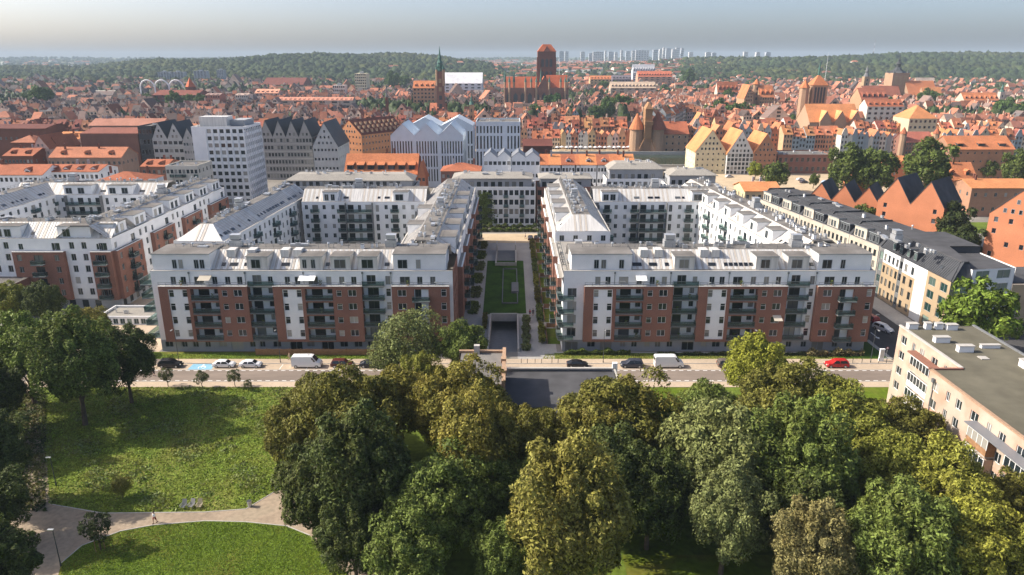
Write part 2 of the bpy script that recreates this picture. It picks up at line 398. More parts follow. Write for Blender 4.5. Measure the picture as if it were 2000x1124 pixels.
# street
YR=[GY(v) for v in (757,746,744.5,723,721.5,711,702,688)]
strip('pavement',-220,78,YR[0],YR[1],.06,'paving'); strip('pavement',78,220,YR[0],YR[1],.06,'paving')
strip('road',-220,220,YR[1],YR[3],.012,'road_red')
strip('parking_lane',-220,84,YR[3],YR[5],.020,'paving')
strip('pavement',-220,79,YR[5],YR[6],.07,'paving')
strip('grass_verge',-78,-17,YR[6],YR[7],.03,'lawn'); strip('grass_verge',9,79,YR[6],YR[7],.03,'verge')
strip('paved_yard',-97.5,-75.5,YR[6],245,.028,'paving')
strip('paved_yard',-220,-97.5,YR[6],168,.03,'paving_grey')
strip('side_street',79.5,90.5,YR[3],250,.016,'asphalt')
strip('pavement',76.5,79.5,YR[6],250,.10,'paving_grey'); strip('pavement',90.5,95.5,YR[6],250,.10,'paving_grey')
strip('grass_verge',68,78.5,YR[6]+.4,YR[6]+16,.12,'lawn_deep')
strip('pavement',9,76,YR[7],141,.035,'paving_grey')
strip('pavement',95.5,230,YR[3],152,.03,'asphalt')
mk=MB()
for a,b,y,h in ((-220,79,YR[5],.12),(-220,220,YR[1],.1),(-220,79,YR[3],.05)): mk.box(a,b,y-.08,y+.08,0,h)
mk.build('kerb','kerb')['kind']='structure'
mk=MB()
for y in (YR[3]-.35,YR[1]+.45):
    for k in range(-70,80):
        if -9<k*1.6<18: continue
        x=k*1.6; mk.face([(x,y-.1,.026),(x+.85,y-.1,.026),(x+.85,y+.1,.026),(x,y+.1,.026)])
for k in range(8): # zebra at the side street
    x=80.3+k*1.25; mk.face([(x,YR[5]+.3,.026),(x+.6,YR[5]+.3,.026),(x+.6,YR[5]+3,.026),(x,YR[5]+3,.026)])
for x0,y0 in ((82,150),(86,153)):
    mk.face([(x0,y0,.03),(x0+.18,y0,.03),(x0+.18,y0+3,.03),(x0,y0+3,.03)]); mk.face([(x0-.4,y0,.03),(x0+.09,y0-1.1,.03),(x0+.58,y0,.03)])
for x0 in (-52.2,-47,-41.6,-36.2,-30.8): mk.face([(x0,YR[3]+.2,.028),(x0+.12,YR[3]+.2,.028),(x0+.12,YR[5]-.3,.028),(x0,YR[5]-.3,.028)])
mk.build('road_markings','paint_white')['kind']='structure'
bx=[XA(p,133) for p in (368,414)]
strip('blue_parking_bay',bx[0],bx[1],YR[3]+.15,YR[5]-.15,.026,'paint_blue')
mk=MB(); cx=(bx[0]+bx[1])/2; yc=(YR[3]+YR[5])/2
mk.box(cx-.15,cx+.05,yc-.4,yc+.6,.028,.03); 
for i in range(14):
    a0=i/14*5.2-1.2; a1=(i+1)/14*5.2-1.2; r=.62
    mk.face([(cx+.1+r*math.cos(a0),yc-.3+r*math.sin(a0),.0305),(cx+.1+r*math.cos(a1),yc-.3+r*math.sin(a1),.0305),(cx+.1+(r+.16)*math.cos(a1),yc-.3+(r+.16)*math.sin(a1),.0305),(cx+.1+(r+.16)*math.cos(a0),yc-.3+(r+.16)*math.sin(a0),.0305)][::-1])
mk.box(cx-.1,cx+.6,yc+.1,yc+.25,.028,.0308); mk.cyl(cx-.05,yc+.95,.028,.031,.2)
mk.build('parking_symbol','paint_white')['kind']='structure'
# courtyard between the two blocks
def wsheet(name,x0,x1,y0,y1,z,m): return strip(name,x0,x1,y0,y1,z,m)
for q in ((-13.6,RMP[0],YR[7],RMP[3]),(RMP[1],9.6,YR[6],RMP[3]),(-13.6,11,RMP[3],250)): wsheet('paved_court',*q,.028,'paving_grey')
LW=[(943,615),(1028,613),(1022,510),(952,510)]
sheet('lawn',LW,.07,'lawn_deep')
sheet('plaza',[(925,475),(1068,475),(1062,457),(928,457)],.036,'plaza_tan')
# ramp
r=MB(); x0,x1,y0,y1=RMP
r.face([(x0,y0,0.0),(x1,y0,0.0),(x1,y1,-3.3),(x0,y1,-3.3)],0); r.face([(x0,y1,-3.3),(x1,y1,-3.3),(x1,y1+14,-3.6),(x0,y1+14,-3.6)],0)
r.build('garage_ramp','concrete_dark')['kind']='structure'
r=MB()
r.box(x0-.35,x0,y0,y1+.4,-3.6,.9); r.box(x1,x1+.35,y0,y1+.4,-3.6,.9); r.box(x0,x1,y1,y1+.5,-1.0,.95)
r.box(x0-.3,x0-.01,y1+.5,y1+14,-3.7,-.02); r.box(x1+.01,x1+.3,y1+.5,y1+14,-3.7,-.02); r.box(x0,x1,y1+14,y1+14.3,-3.7,-.02)
o=r.build('retaining_wall','concrete'); tag(o,'pale concrete walls framing the dark garage ramp in the courtyard','retaining wall')
r=MB(); r.box(-4.7,1.0,208,208.4,.03,.95); r.box(-5.1,-4.7,208,226,.03,.95); r.box(1.0,1.4,208,226,.03,1.2); r.box(-5.0,-4.7,222,226,.95,3.2); r.box(1.0,1.3,222,226,1.2,3.0)
tag(r.build('retaining_wall','concrete'),'low grey walls of the farther ramp beyond the courtyard lawn','retaining wall')
strip('ramp_floor',-4.7,1.0,208.4,226,.05,'concrete_dark')
r=MB(); a=G(981,594); b=G(1011,594); c=G(1009,527); d=G(983,527)
for P,Q in ((a,b),(b,c),(c,d),(d,a)):
    L=math.hypot(Q[0]-P[0],Q[1]-P[1]); r.setT((P[0],P[1],0,math.atan2(Q[1]-P[1],Q[0]-P[0]))); r.box(0,L,-.12,.12,.07,.42)
tag(r.build('planter_frame','concrete_dark'),'low stone frame around the inner rectangle of the courtyard lawn','planter')
r=MB(); a=G(999,574); r.box(a[0],a[0]+1.9,a[1],a[1]+8.2,.08,.62); r.box(a[0]+.1,a[0]+1.8,a[1]+.1,a[1]+8.1,.62,.68)
tag(r.build('stone_plinth','concrete_dark'),'low pale stone slab lying on the courtyard lawn','plinth')
# ================= APARTMENT BLOCKS =================
def l2b(p,ang,x,y): return (p[0]+x*math.cos(ang)-y*math.sin(ang),p[1]+x*math.sin(ang)+y*math.cos(ang))
def ribs(mb,x0,x1,P,ang,y0,z0,y1,z1,step=.62,m=0):
    """standing seams on a slope going from (y0,z0) to (y1,z1) in a frame at P"""
    mb.setT((P[0],P[1],0,ang)); n=int((x1-x0)/step); L=math.hypot(y1-y0,z1-z0); ny,nz=-(z1-z0)/L*.07,(y1-y0)/L*.07
    if ny>0 and y1>y0: ny=-ny
    for k in range(1,n):
        x=x0+k*step
        mb.face([(x,y0,z0),(x,y1,z1),(x,y1+ny,z1+abs(nz)),(x,y0+ny,z0+abs(nz))],m); mb.face([(x+.05,y1,z1),(x+.05,y0,z0),(x+.05,y0+ny,z0+abs(nz)),(x+.05,y1+ny,z1+abs(nz))],m)
        mb.face([(x,y0+ny,z0+abs(nz)),(x+.05,y0+ny,z0+abs(nz)),(x+.05,y1+ny,z1+abs(nz)),(x,y1+ny,z1+abs(nz))],m)
def skylight(B,P,ang,x,w,f0,y0,z0,y1,z1,f1=.55):
    L=math.hypot(y1-y0,z1-z0); a=f0; b=f0+f1/ L*1.6
    mb=MB((P[0],P[1],0,ang)); n=(-(z1-z0)/L*.1,(y1-y0)/L*.1)
    q=lambda f,x_,h:(x_,y0+(y1-y0)*f+n[0]*h,z0+(z1-z0)*f+n[1]*h)
    mb.solid([q(a,x,0),q(a,x+w,0),q(b,x+w,0),q(b,x,0)],[q(a,x,1),q(a,x+w,1),q(b,x+w,1),q(b,x,1)],0)
    e=.08; g=(b-a)*.07
    mb.face([q(a+g,x+e,1.1),q(a+g,x+w-e,1.1),q(b-g,x+w-e,1.1),q(b-g,x+e,1.1)],1)
    P0=mb.v[0]; o=mb.build('skylight',['frame_dark','glass_dark'],B.root,off=P0); o.location=P0
def dormer(B,P,ang,x0,x1,yf,z0,z1,yb,win=((.3,.9),),wm='render_white',tw=2.0,roof='bitumen',name='dormer',wh=1.9,style='n'):
    """box dormer: front at yf, flat roof z1, back edge at yb"""
    mb=MB((P[0],P[1],0,ang)); mb.box(x0,x1,yf,yb,z0,z1,0); mb.box(x0-.12,x1+.12,yf-.2,yb,z1,z1+.18,2,1)
    P0=(*l2b(P,ang,x0,yf),z0); o=mb.build(name,[wm,roof,'frame_grey'],B.root,off=P0); o.location=P0
    for wx,ww in win:
        q=l2b(P,ang,x0+wx,yf-.012); link('window',winmesh(ww,wh,style),o,(q[0]-P0[0],q[1]-P0[1],.35),ang)
    return o
def clutter(B,P,ang,x0,x1,y0,y1,z,n,seed,big=0,pipes=0):
    r=random.Random(seed)
    for k in range(n):
        x=r.uniform(x0,x1); y=r.uniform(y0,y1); t=r.random(); q=l2b(P,ang,x,y)
        mb=MB((0,0,0,ang)); a=r.uniform(.35,.9); b=r.uniform(.35,.8)
        if t<.35: hv=r.uniform(.6,1.1); mb.box(-a/2,a/2,-b/2,b/2,0,hv,0); mb.box(-a/2-.08,a/2+.08,-b/2-.08,b/2+.08,hv,hv+.1,1); nm='vent'; ms=['render_white','concrete_dark']
        elif t<.6: mb.cyl(0,0,0,.9,.16,n=8); mb.cyl(0,0,.9,1.15,.3,.22,n=8); nm='vent_pipe'; ms=['steel']
        elif t<.85: mb.box(-.5,.5,-.22,.22,.12,.85); mb.box(-.5,-.4,-.22,.22,0,.12); mb.box(.4,.5,-.22,.22,0,.12); mb.cyl(0,0,.85,.88,.19,m=1); nm='air_unit'; ms=['steel','concrete_dark']
        else: mb.box(-1.1,1.1,-.5,.5,.1,.55,0); nm='duct'; ms=['steel']
        link(nm,mb.mesh(nm,ms),B.root,(q[0],q[1],z))
    for k in range(big):
        x=x0+(x1-x0)*(k+.5+r.uniform(-.2,.2))/big; q=l2b(P,ang,x,(y0+y1)/2); mb=MB((0,0,0,ang)); mb.box(-1.2,1.2,-1,1,0,1.5); mb.box(-1,1,-.8,.8,1.7,2.6); mb.box(-.9,.9,-.7,.7,1.5,1.7,1); mb.box(-1.1,1.1,-.9,.9,2.6,2.68)
        link('lift_housing',mb.mesh('lift_housing',['steel','concrete_dark']),B.root,(q[0],q[1],z))
    if pipes:
        mb=MB((P[0],P[1],0,ang))   # roof railing
        x=x0
        while x<x1: mb.box(x,x+.05,y0,y0+.05,z,z+1); x+=1.6
        for h in (.5,1.0): mb.box(x0,x1,y0,y0+.04,z+h-.02,z+h+.02)
        mb.build('roof_rail','rail',B.root)
def parapet(B,P,ang,x0,x1,z,m='concrete',y0=-.05,y1=.3,h=.06,part='coping'):
    i=B.mi(part,m); mb=B.parts[part][0]; mb.setT((P[0],P[1],0,ang)); mb.box(x0,x1,y0,y1,z,z+h,i); mb.setT((0,0,0,0))
def mansard(B,P,ang,x0,x1,y0,z0,y1,z1,m='seam_metal',rib=True,step=.62,e0=None,e1=None):
    i=B.mi('roof',m); mb=B.parts['roof'][0]; mb.setT((P[0],P[1],0,ang))
    a=x0 if e0 is None else e0; b=x1 if e1 is None else e1
    mb.face([(x0,y0,z0),(x1,y0,z0),(b,y1,z1),(a,y1,z1)],i)
    if rib and m=='seam_metal':
        j=B.mi('roof','seam_tan'); L_=math.hypot(y1-y0,z1-z0); dz=(y1-y0)/L_*.012; dy=-(z1-z0)/L_*.012; r_=random.Random(int(abs(P[0])*7+x1)); x=max(x0,a)+.3
        while x<min(x1,b)-.6:
            if r_.random()<.85: mb.face([(x,y0,z0+.014),(x+step*.8,y0,z0+.014),(x+step*.8,y1+dy,z1+dz),(x,y1+dy,z1+dz)],j)
            x+=step*2
    if rib: ribs(mb,max(x0,a),min(x1,b),P,ang,y0,z0,y1,z1,step,i)
    mb.setT((0,0,0,0))
def flat(B,pts,z,m,part='flat_roof'):
    i=B.mi(part,m); mb=B.parts[part][0]; mb.prism(pts,z-.25,z,i)
BR='brick_brown'
def front_wing(B,x_left,x_right,seed):
    """street front: brick frames proud of a white wall; local y=0 brick plane"""
    rnd=random.Random(seed)
    F=2.95; ZB=2.6; ZT=14.9; WP=1.15
    # white plane with ground floor and recessed bays
    bays=[(18.4,23.7),(42.1,46.3)]
    panels=[(0,18.4),(23.7,42.1),(48.3,60.2)]
    fl=[3.1+F*k for k in range(4)]
    # ground floor wall, grey
    ops=[]; x=.8
    while x<x_right-x_left-2:
        t=rnd.random(); ww=1.7 if t<.3 else (1.2 if t<.8 else 2.6); ops.append((x,ww,.9 if t<.8 else .15,1.3 if t<.8 else 2.0,'n')); x+=ww+rnd.uniform(.9,2.0)
    B.wall((x_left,WP),(x_right,WP),0,2.6,'render_grey',ops)
    # white storey
    ops=[]
    for a,b in panels:
        L=b-a
        for c,ww in ((2.3,1.1),(4.4,1.1),(7.2,2.0),(10.9,1.1),(13.6,1.1),(16.1,1.1)) if L>15 else ((1.6,2.1),(5.2,1.1),(7.9,1.1)): ops.append((a+c-x_left,ww,15.0,1.65,'n'))
    for a,b in bays: ops.append((a+.9-x_left,1.9,14.95,2.05,'n')); 
    ops.append((bays[0][0]+4.1-x_left,1.0,15.3,1.4,'n')); ops.append((46.9-x_left,1.05,14.9,1.9,'n'))
    B.wall((x_left,WP),(x_right,WP),14.9,17.9,'render_white',ops)
    parapet(B,(0,WP),0,x_left,x_right,17.9)
    # bays
    for bi,(a,b) in enumerate(bays):
        ops=[]
        for z in fl:
            ops+= [(.5,1.9,z,2.15,'r'),(b-a-1.5,.95,z+.9,1.2,'d1')] if bi==0 else [(.9,2.3,z,2.15,'d1')]
        B.wall((a,WP+.6),(b,WP+.6),2.6,14.9,'render_white',ops)
        B.wall((a,WP-.0),(a,WP+.6),2.6,14.9,BR); B.wall((b,WP+.6),(b,WP),2.6,14.9,'render_white')
        for z in fl+[14.85]: B.railing(.05,b-a-.05 if bi==0 else b-a+.35,z,(a,WP+.6),0,1.75 if z<14 else 1.5)
    # white strip 46.3-48.3
    B.wall((46.3,WP),(48.3,WP),2.6,14.9,'render_white',[(.6,1.05,z+.35,1.75,'w1') for z in fl])
    # white corner strips left (and right)
    if x_left<0:
        wop=[(.9,1.9,z+.2,2.0,'n') for z in fl] if x_left<-3 else []
        B.wall((x_left,WP),(0,WP),2.6,14.9,'render_white',wop)
    if x_right>60.2: B.wall((60.2,WP),(x_right,WP),2.6,14.9,'render_white')
    # brick panels
    for pi,(a,b) in enumerate(panels):
        L=b-a; ops=[]
        if L>15:
            ops.append((1.9,4.0,fl[0],fl[3]+2.3-fl[0],None,.22))   # white strip recess
            for z in fl: ops.append((6.6,5.7,z-.02,2.4,None,1.5))
            for z in fl: ops+=[(13.1,1.1,z+.75,1.35,'w1'),(15.5,1.75,z+.75,1.45,'w')]
        else:
            for z in fl: ops+=[(1.2,1.8,z+.75,1.45,'w'),(4.6,3.0,z,2.3,None,.5),(10.2,1.1,z+.75,1.6,'w1')]
        B.wall((a,0),(b,0),ZB,ZT,BR,ops)
        B.wall((b,0),(b,WP+.0),ZB,ZT,BR); B.wall((a,WP),(a,0),ZB,ZT,BR)
        B.p('wall',None) if False else None
        i=B.mi('wall',BR); B.parts['wall'][0].face([(a,WP,ZB),(b,WP,ZB),(b,0,ZB),(a,0,ZB)],i)
        flat(B,[(a+.15,.15),(b-.15,.15),(b-.15,WP-.002),(a+.15,WP-.002)],14.86,'gravel_roof'); parapet(B,(0,0),0,a-.03,b+.03,ZT,'paint_white')
        # terrace railing on top
        mb=B.p('terrace_rail','rail') if 'terrace_rail' in B.parts else (B.mi('terrace_rail','rail'),B.parts['terrace_rail'][0])[1]
        x=a+.1
        while x<b: mb.box(x,x+.05,.1,.15,ZT,ZT+.8); x+=1.5
        mb.box(a,b,.1,.15,ZT+.76,ZT+.82); mb.box(a,b,.11,.13,ZT+.4,ZT+.43)
        if L>15:
            B.wall((a+1.9,.2),(a+5.9,.2),fl[0],fl[3]+2.3,'render_white',[o for z in fl for o in ((.06,1.05,z+.5-.0,1.6,'w1'),(2.88,1.05,z+.5,1.6,'w1'))])
            for z in fl:
                B.wall((a+6.6,1.48),(a+12.3,1.48),z-.02,z+2.38,'render_white',[(1.0,2.3,z,2.1,'d'),(4.3,1.1,z+.9,1.2,'d1')])
                B.railing(.02,5.68,z-.02,(a+6.6,1.2),0,1.3)
                if rnd.random()<.8: terrace_stuff(B,a+6.9,a+12,.35,1.2,z,rnd)
        else:
            for z in fl:
                B.wall((a+4.6,.49),(a+7.6,.49),z,z+2.3,'render_white',[(.15,1.3,z+.02,2.15,'d1')])
                B.railing(-.3,3.3,z,(a+4.6,.0),0,1.25)
    for k in range(5):
        z=fl[k%4]; terrace_stuff(B,18.9,23,.3,1.4,z,rnd)
    for x in (4,9,15,27,33,39,52,57): 
        if rnd.random()<.75: terrace_stuff(B,x-1.2,x+1.2,.35,.95,14.88,rnd)
    for x0,x1,z,c in ((29.2,32.6,17.0,0),(8.5,11,17.0,1)) if x_left>-3 else ((10.6,12.8,17.0,0),(39.5,41.2,8.6,1)):
        mb=MB(); y=WP if z>15 else 0; mb.solid([(x0,y-1.7,z-.75),(x1,y-1.7,z-.75),(x1,y-.02,z-.08),(x0,y-.02,z-.08)],[(x0,y-1.7,z-.68),(x1,y-1.7,z-.68),(x1,y-.02,z),(x0,y-.02,z)],0); mb.build('awning','render_cream' if c else 'paint_white',B.root)
    # drainpipes
    for x in (6.3,17.9,30,42.2,48.1): 
        i=B.mi('drainpipe','rail'); mb=B.parts['drainpipe'][0]; mb.tube((x,WP-.1,15.1),(x,WP-.1,17.6),.06); mb.box(x-.16,x+.16,WP-.24,WP-.01,17.3,17.75)
def terrace_stuff(B,x0,x1,y0,y1,z,r):
    """a chair, table or potted plant seen on a balcony"""
    x=r.uniform(x0,x1-.5); y=r.uniform(y0,y1-.1); t=r.random(); T=(B.loc[0]+x,B.loc[1]+y,B.loc[2]+z)
    STUFF.append((t,T,r.random()))
STUFF=[]
def roofscape(B,x0,x1,boxes,dorms,sky,bumps,seed,zE=17.9,zT=21.1,ya=2.2,yb=6.6,yc=12.9):
    """mansard above the street wing"""
    mansard(B,(0,0),0,x0,x1,ya,zE+.05,yb,zT); mansard(B,(x1,yc+1.6),math.pi,0,x1-x0,0,zE,3.0,zT,rib=False)
    flat(B,[(x0,yb),(x1,yb),(x1,yc-1.4),(x0,yc-1.4)],zT+.02,'bitumen')
    flat(B,[(x0,1.3),(x1,1.3),(x1,ya+.4),(x0,ya+.4)],zE-.02,'gravel_roof')
    for a,b,wn in boxes: dormer(B,(0,0),0,a,b,1.9,zE-.03,zT+.12,yb+3.2,wn,wm='render_white',name='roof_pavilion',roof='bitumen')
    for a,b,wn in dorms: dormer(B,(0,0),0,a,b,2.0,zE-.03,zT-.45,yb-.05,wn,wm='seam_metal')
    for x,w_ in sky: skylight(B,(0,0),0,x,w_,.16,ya,zE+.05,yb,zT)
    for x in bumps:
        mb=MB(); mb.box(x,x+1.7,yb-1.9,yb+.6,zT-1.2,zT+.35,0); P0=(x,yb-1.9,zT-1.2); o=mb.build('light_shaft',['seam_metal'],B.root,off=P0); o.location=P0
    clutter(B,(0,0),0,x0+3,x1-3,yb+.6,yc-2,zT+.02,int((x1-x0)/2.2),seed,big=2,pipes=1)
def wing(B,p0,p1,d,outer,inner,seed,zE=18,zT=21.2,so=4.7,si=4.7,ends=(0,0),roofm='seam_metal',top='bitumen',fl0=3.1,nf=5,dorms=(),idorms=(),cl=1,brickm=BR,hip=None,step=.7):
    dx,dy=p1[0]-p0[0],p1[1]-p0[1]; L=math.hypot(dx,dy); ang=math.atan2(dy,dx); rnd=random.Random(seed)
    q=lambda x,y:l2b(p0,ang,x,y)
    F=2.95
    def court(a,b,style):
        LL=math.hypot(b[0]-a[0],b[1]-a[1]); an=math.atan2(b[1]-a[1],b[0]-a[0]); ops=[]
        if style=='white':
            n=max(1,int(LL/3.3)); st=LL/n
            for f in range(nf):
                for k in range(n):
                    bal=(k%4==1); ww=1.9 if bal else (1.1 if k%2 else 1.3); ops.append((k*st+(st-ww)/2,ww,fl0+f*F+(0.02 if bal else .6),2.1 if bal else 1.6,'d1' if bal else 'n'))
                    if bal: B.railing(k*st+.2,k*st+st-.2,fl0+f*F,a,an,1.4)
            B.wall(a,b,0,zE,'render_white',ops)
        elif style=='court':    # balcony runs in the middle
            n=max(1,int(LL/2.7)); st=LL/n; runs=[k for k in range(n)]
            for f in range(nf):
                for k in range(n):
                    t=(k*7)%11
                    if n*.32<k<n*.62: ww,zz,hh=(1.8,.02,2.15) if k%2 else (1.0,.02,2.1)
                    elif k%3==1: ww,zz,hh=1.8,.02,2.1; B.railing(k*st+.1,k*st+st-.1,fl0+f*F,a,an,1.3)
                    else: ww,zz,hh=1.0,.75,1.35
                    ops.append((k*st+(st-ww)/2,ww,fl0+f*F+zz,hh,'r' if ww>1.5 else 'n'))
                if f<nf-0: B.railing(st*math.ceil(n*.32),st*math.floor(n*.64),fl0+f*F,a,an,1.5)
            B.wall(a,b,0,zE,'render_white',ops)
            for s_ in (math.ceil(n*.32),math.floor(n*.64)):
                mbp=MB((a[0],a[1],0,an)); mbp.box(st*s_-.1,st*s_+.1,-1.5,-.002,fl0,zE-.1); P0=mbp.v[0]; o=mbp.build('partition',['concrete_dark'],B.root,off=P0); o.location=P0
        elif style=='brick':
            segs=[]; xx=0
            while xx<LL-.5:
                wd=(12.5,6.5)[len(segs)%2]; wd=min(wd,LL-xx)
                if LL-xx-wd<4: wd=LL-xx
                segs.append((xx,xx+wd)); xx+=wd
            for k,(x0,x1) in enumerate(segs):
                u=lambda x,y:l2b(a,an,x,y); st=x1-x0
                if k%2==0 or style=='allbrick':
                    ops=[]
                    for f in range(4): z=fl0+f*F; ops+=[(1.1,1.1,z+.7,1.5,'n'),(st/2-1.1,2.2,z,2.15,'d1'),(st-2.3,1.1,z+.7,1.5,'n')]
                    B.wall(u(x0,-1.1),u(x1,-1.1),2.6,14.9,brickm,ops)
                    for f in range(4): B.railing(st/2-1.5,st/2+1.5,fl0+f*F,u(x0,-1.1),an,1.3)
                    B.wall(u(x0,0),u(x0,-1.1),2.6,14.9,brickm); B.wall(u(x1,-1.1),u(x1,0),2.6,14.9,brickm)
                    flat(B,[u(x0+.1,-1.0),u(x1-.1,-1.0),u(x1-.1,-.002),u(x0+.1,-.002)],14.86,'gravel_roof'); parapet(B,u(x0,-1.1),an,0,st,14.9,'paint_white')
                    i=B.mi('wall',brickm); B.parts['wall'][0].face([(*u(x0,0),2.6),(*u(x1,0),2.6),(*u(x1,-1.1),2.6),(*u(x0,-1.1),2.6)],i)
                    B.wall(u(x0,0),u(x1,0),14.9,zE,'render_white',[(1.2,1.1,15.2,1.5,'n'),(st-3.2,2,15,1.9,'n')])
                else:
                    ops=[]
                    for f in range(5): z=fl0+f*F; ops+=[(1.1,1.2,z+.5,1.7,'n'),(st-2.4,1.2,z+.5,1.7,'n')]
                    B.wall(u(x0,0),u(x1,0),2.6,zE,'render_white',ops)
            B.wall(a,b,0,2.6,'render_grey',[(k*3.2+1,1.6,.3,2.0,'r') for k in range(int(LL/3.2)-1)])
        elif style=='plain': B.wall(a,b,0,zE,'render_white')
    court(q(0,0),q(L,0),outer); court(q(L,d),q(0,d),inner)
    for e,(a,b) in zip(ends,((q(0,d),q(0,0)),(q(L,0),q(L,d)))):
        if e:
            st=d/4; ops=[(k*st+st/2-.6,1.2,fl0+f*F+.6,1.5,'n') for f in range(nf) for k in range(4)]
            B.wall(a,b,0,zE,'render_white',ops)
    parapet(B,p0,ang,-.02,L+.02,zE,'concrete'); parapet(B,q(L,d),ang+math.pi,-.02,L+.02,zE,'concrete')
    h0,h1=(hip or (0,0))
    oy=.5; 
    mansard(B,p0,ang,.3 if h0 else 0,L-.3 if h1 else L,oy,zE,so,zT,roofm,True,step,h0 if h0 else None,L-h1 if h1 else None)
    mansard(B,q(L,d),ang+math.pi,.3 if h1 else 0,L-.3 if h0 else L,oy,zE,si,zT,roofm,True,step,h1 if h1 else None,L-h0 if h0 else None)
    if h0: mansard(B,q(0,d),ang-math.pi/2,.5,d-.5,.3,zE,h0,zT,roofm,True,step,si,d-so)
    if h1: mansard(B,q(L,0),ang+math.pi/2,.5,d-.5,.3,zE,h1,zT,roofm,True,step,so,d-si)
    if (not h0) and ends[0]: B.wall(q(0,d-.3),q(0,.3),zE,zE+.02,'render_white'); i=B.mi('wall','render_white'); B.parts['wall'][0].face([(*q(0,d-oy),zE),(*q(0,oy),zE),(*q(0,so),zT),(*q(0,d-si),zT)],i)
    flat(B,[q(h0,so),q(L-h1,so),q(L-h1,d-si),q(h0,d-si)],zT+.02+rnd.random()*.04,top)
    for x,w_,wn in dorms: dormer(B,p0,ang,x,x+w_,oy+.15,zE-.05,zT-.4,so+.6,wn,wm='render_white')
    for x,w_,wn in idorms: dormer(B,q(L,d),ang+math.pi,x,x+w_,oy+.15,zE-.05,zT-.4,si+.6,wn,wm='render_white')
    for side,(P,A,S) in enumerate(((p0,ang,so),(q(L,d),ang+math.pi,si))):
        # skylights on slopes that can be seen
        nrm=(math.sin(A),-math.cos(A)); X=B.loc[0]+P[0]; Y=B.loc[1]+P[1]
        if nrm[0]*X+nrm[1]*Y<0:
            x=2.0
            dd=dorms if side==0 else idorms
            while x<L-3:
                if not any(a-1.5<x<a+b+.3 for a,b,_ in dd) and rnd.random()<.6: skylight(B,P,A,x,rnd.choice([.8,.8,1.6]),.22,oy,zE,S,zT,.5)
                x+=2.1
    if cl: clutter(B,p0,ang,h0+1,L-h1-1,so+.5,d-si-.4,zT+.05,int(L*.5*cl),seed+5,big=1 if L>20 else 0,pipes=1)
W2=((.6,1.5),)
# ---- left block
LX,LY=-73.2,141.0
B=Bld('apartment_block','white and brick apartment block left of the courtyard lawn, with pale metal mansard roof','apartment block',(LX,LY,0))
front_wing(B,-1.7,60.9,1)
roofscape(B,-1.5,59.7,[(-1.3,10.6,((4.1,.9),(5.4,.9),(8.6,.95),(9.8,.95))),(48.6,59.4,((.9,2.0),(4.7,.95)))],
 [(18.2,22.6,((.9,1.9),)),(29.2,33.9,((.5,.9),(2.3,.9))),(35.6,39.7,((.7,2.4),)),(41.2,45.3,((.8,2.4),))],[(12.5,.8),(14.2,1.7),(17.2,.8),(25,1.7),(34.3,.8),(46.6,1.0)],[13.2,17.5,24.5,27.2],11)
B.wall((-1.7,14.5),(-1.7,1.15),0,17.9,'render_white',[(2+4*k,1.2,3.6+2.95*f,1.5,'n') for k in range(3) for f in range(5)])
for f in range(5): B.railing(7.6,13.3,3.1+2.95*f,(-1.7,14.5),-math.pi/2,2.6)
B.wall((60.9,1.15),(60.9,14.5),0,17.9,BR,[(2+3.4*k,1.2,3.6+2.95*f,1.5,'n') for k in range(3) for f in range(5)])
# rear side of the street wing (courtyard)
wing(B,(60.9,14.5),(60.9,86),14,'brick','court',21,dorms=[(4+13*k,6.5,((.8,1.6),(3.8,1.6))) for k in range(5)],idorms=[(30,5,W2),(50,5,W2)],cl=1.5)
wing(B,(46.9,93),(-4,96),-19.5,'plain','plain',22,cl=0) if False else None
wing(B,(60.9,100),(-5,100),25,'plain',None,22,zT=21.2,so=3.6,si=3.6,cl=0) if False else None
wing(B,(60.9,86),(60.9,99),14,'brick','plain',23,cl=.5)
wing(B,(9,75),(46.9,75),14,'court','plain',24,idorms=(),dorms=[(6.5,4.5,((.5,1.2),(2.4,1.2))),(28,4.5,((.6,2.4),))],cl=1.2,so=4.6)
wing(B,(9,90),(-4,21),13.5,'plain','plain',25,cl=0) if False else None
wing(B,(-4.5,89),(-8,26),12.5,'plain','white',26,hip=(0,5),ends=(0,1),cl=1.0,idorms=())
B.finish()
# ---- right block
RX,RY=15.0,141.0
B=Bld('apartment_block','white and brick apartment block right of the courtyard lawn, with pale metal mansard roof','apartment block',(RX,RY,0))
front_wing(B,-4.3,60.2,2)
roofscape(B,-3.0,60.0,[(-2.7,9.8,((4.7,1.0),(6.2,1.0),(9.9,1.0))),(48.4,59.4,((.9,2.0),(4.7,.95)))],
 [(18.7,22.9,((1.0,2.0),)),(35.6,40.2,((1.0,1.9),)),(42.2,46.6,((.8,2.2),))],[(10.2,1.9),(13.6,1.7),(17.0,.8),(26,1.6)]+[(29.3+1.05*k,.8) for k in range(6)]+[(47.2,.8)],[12,15,24.6,27],12)
B.wall((-4.3,6),(-4.3,1.15),0,14.9,'render_white'); B.wall((60.2,1.15),(60.2,14.5),0,17.9,BR,[(2+3.4*k,1.2,3.6+2.95*f,1.5,'n') for k in range(3) for f in range(5)])
for f in range(4): B.railing(0,3.2,3.1+2.95*f,(-5.3,1.15),0,1.4)
for f in range(4): B.railing(0,4.6,3.1+2.95*f,(-4.3,5.9),-math.pi/2,1.2)
wing(B,(-4.1,99),(-4.1,36),14,'brick','court',31,hip=(0,5.5),ends=(0,1),dorms=[(8+13*k,6.5,((.8,1.6),(3.8,1.6))) for k in range(4)],idorms=(),cl=1.5)
wing(B,(-4.1,36),(-4.1,6),10,'brick','plain',32,zE=15,zT=15.4,so=.6,si=.6,cl=.4,top='gravel_roof')
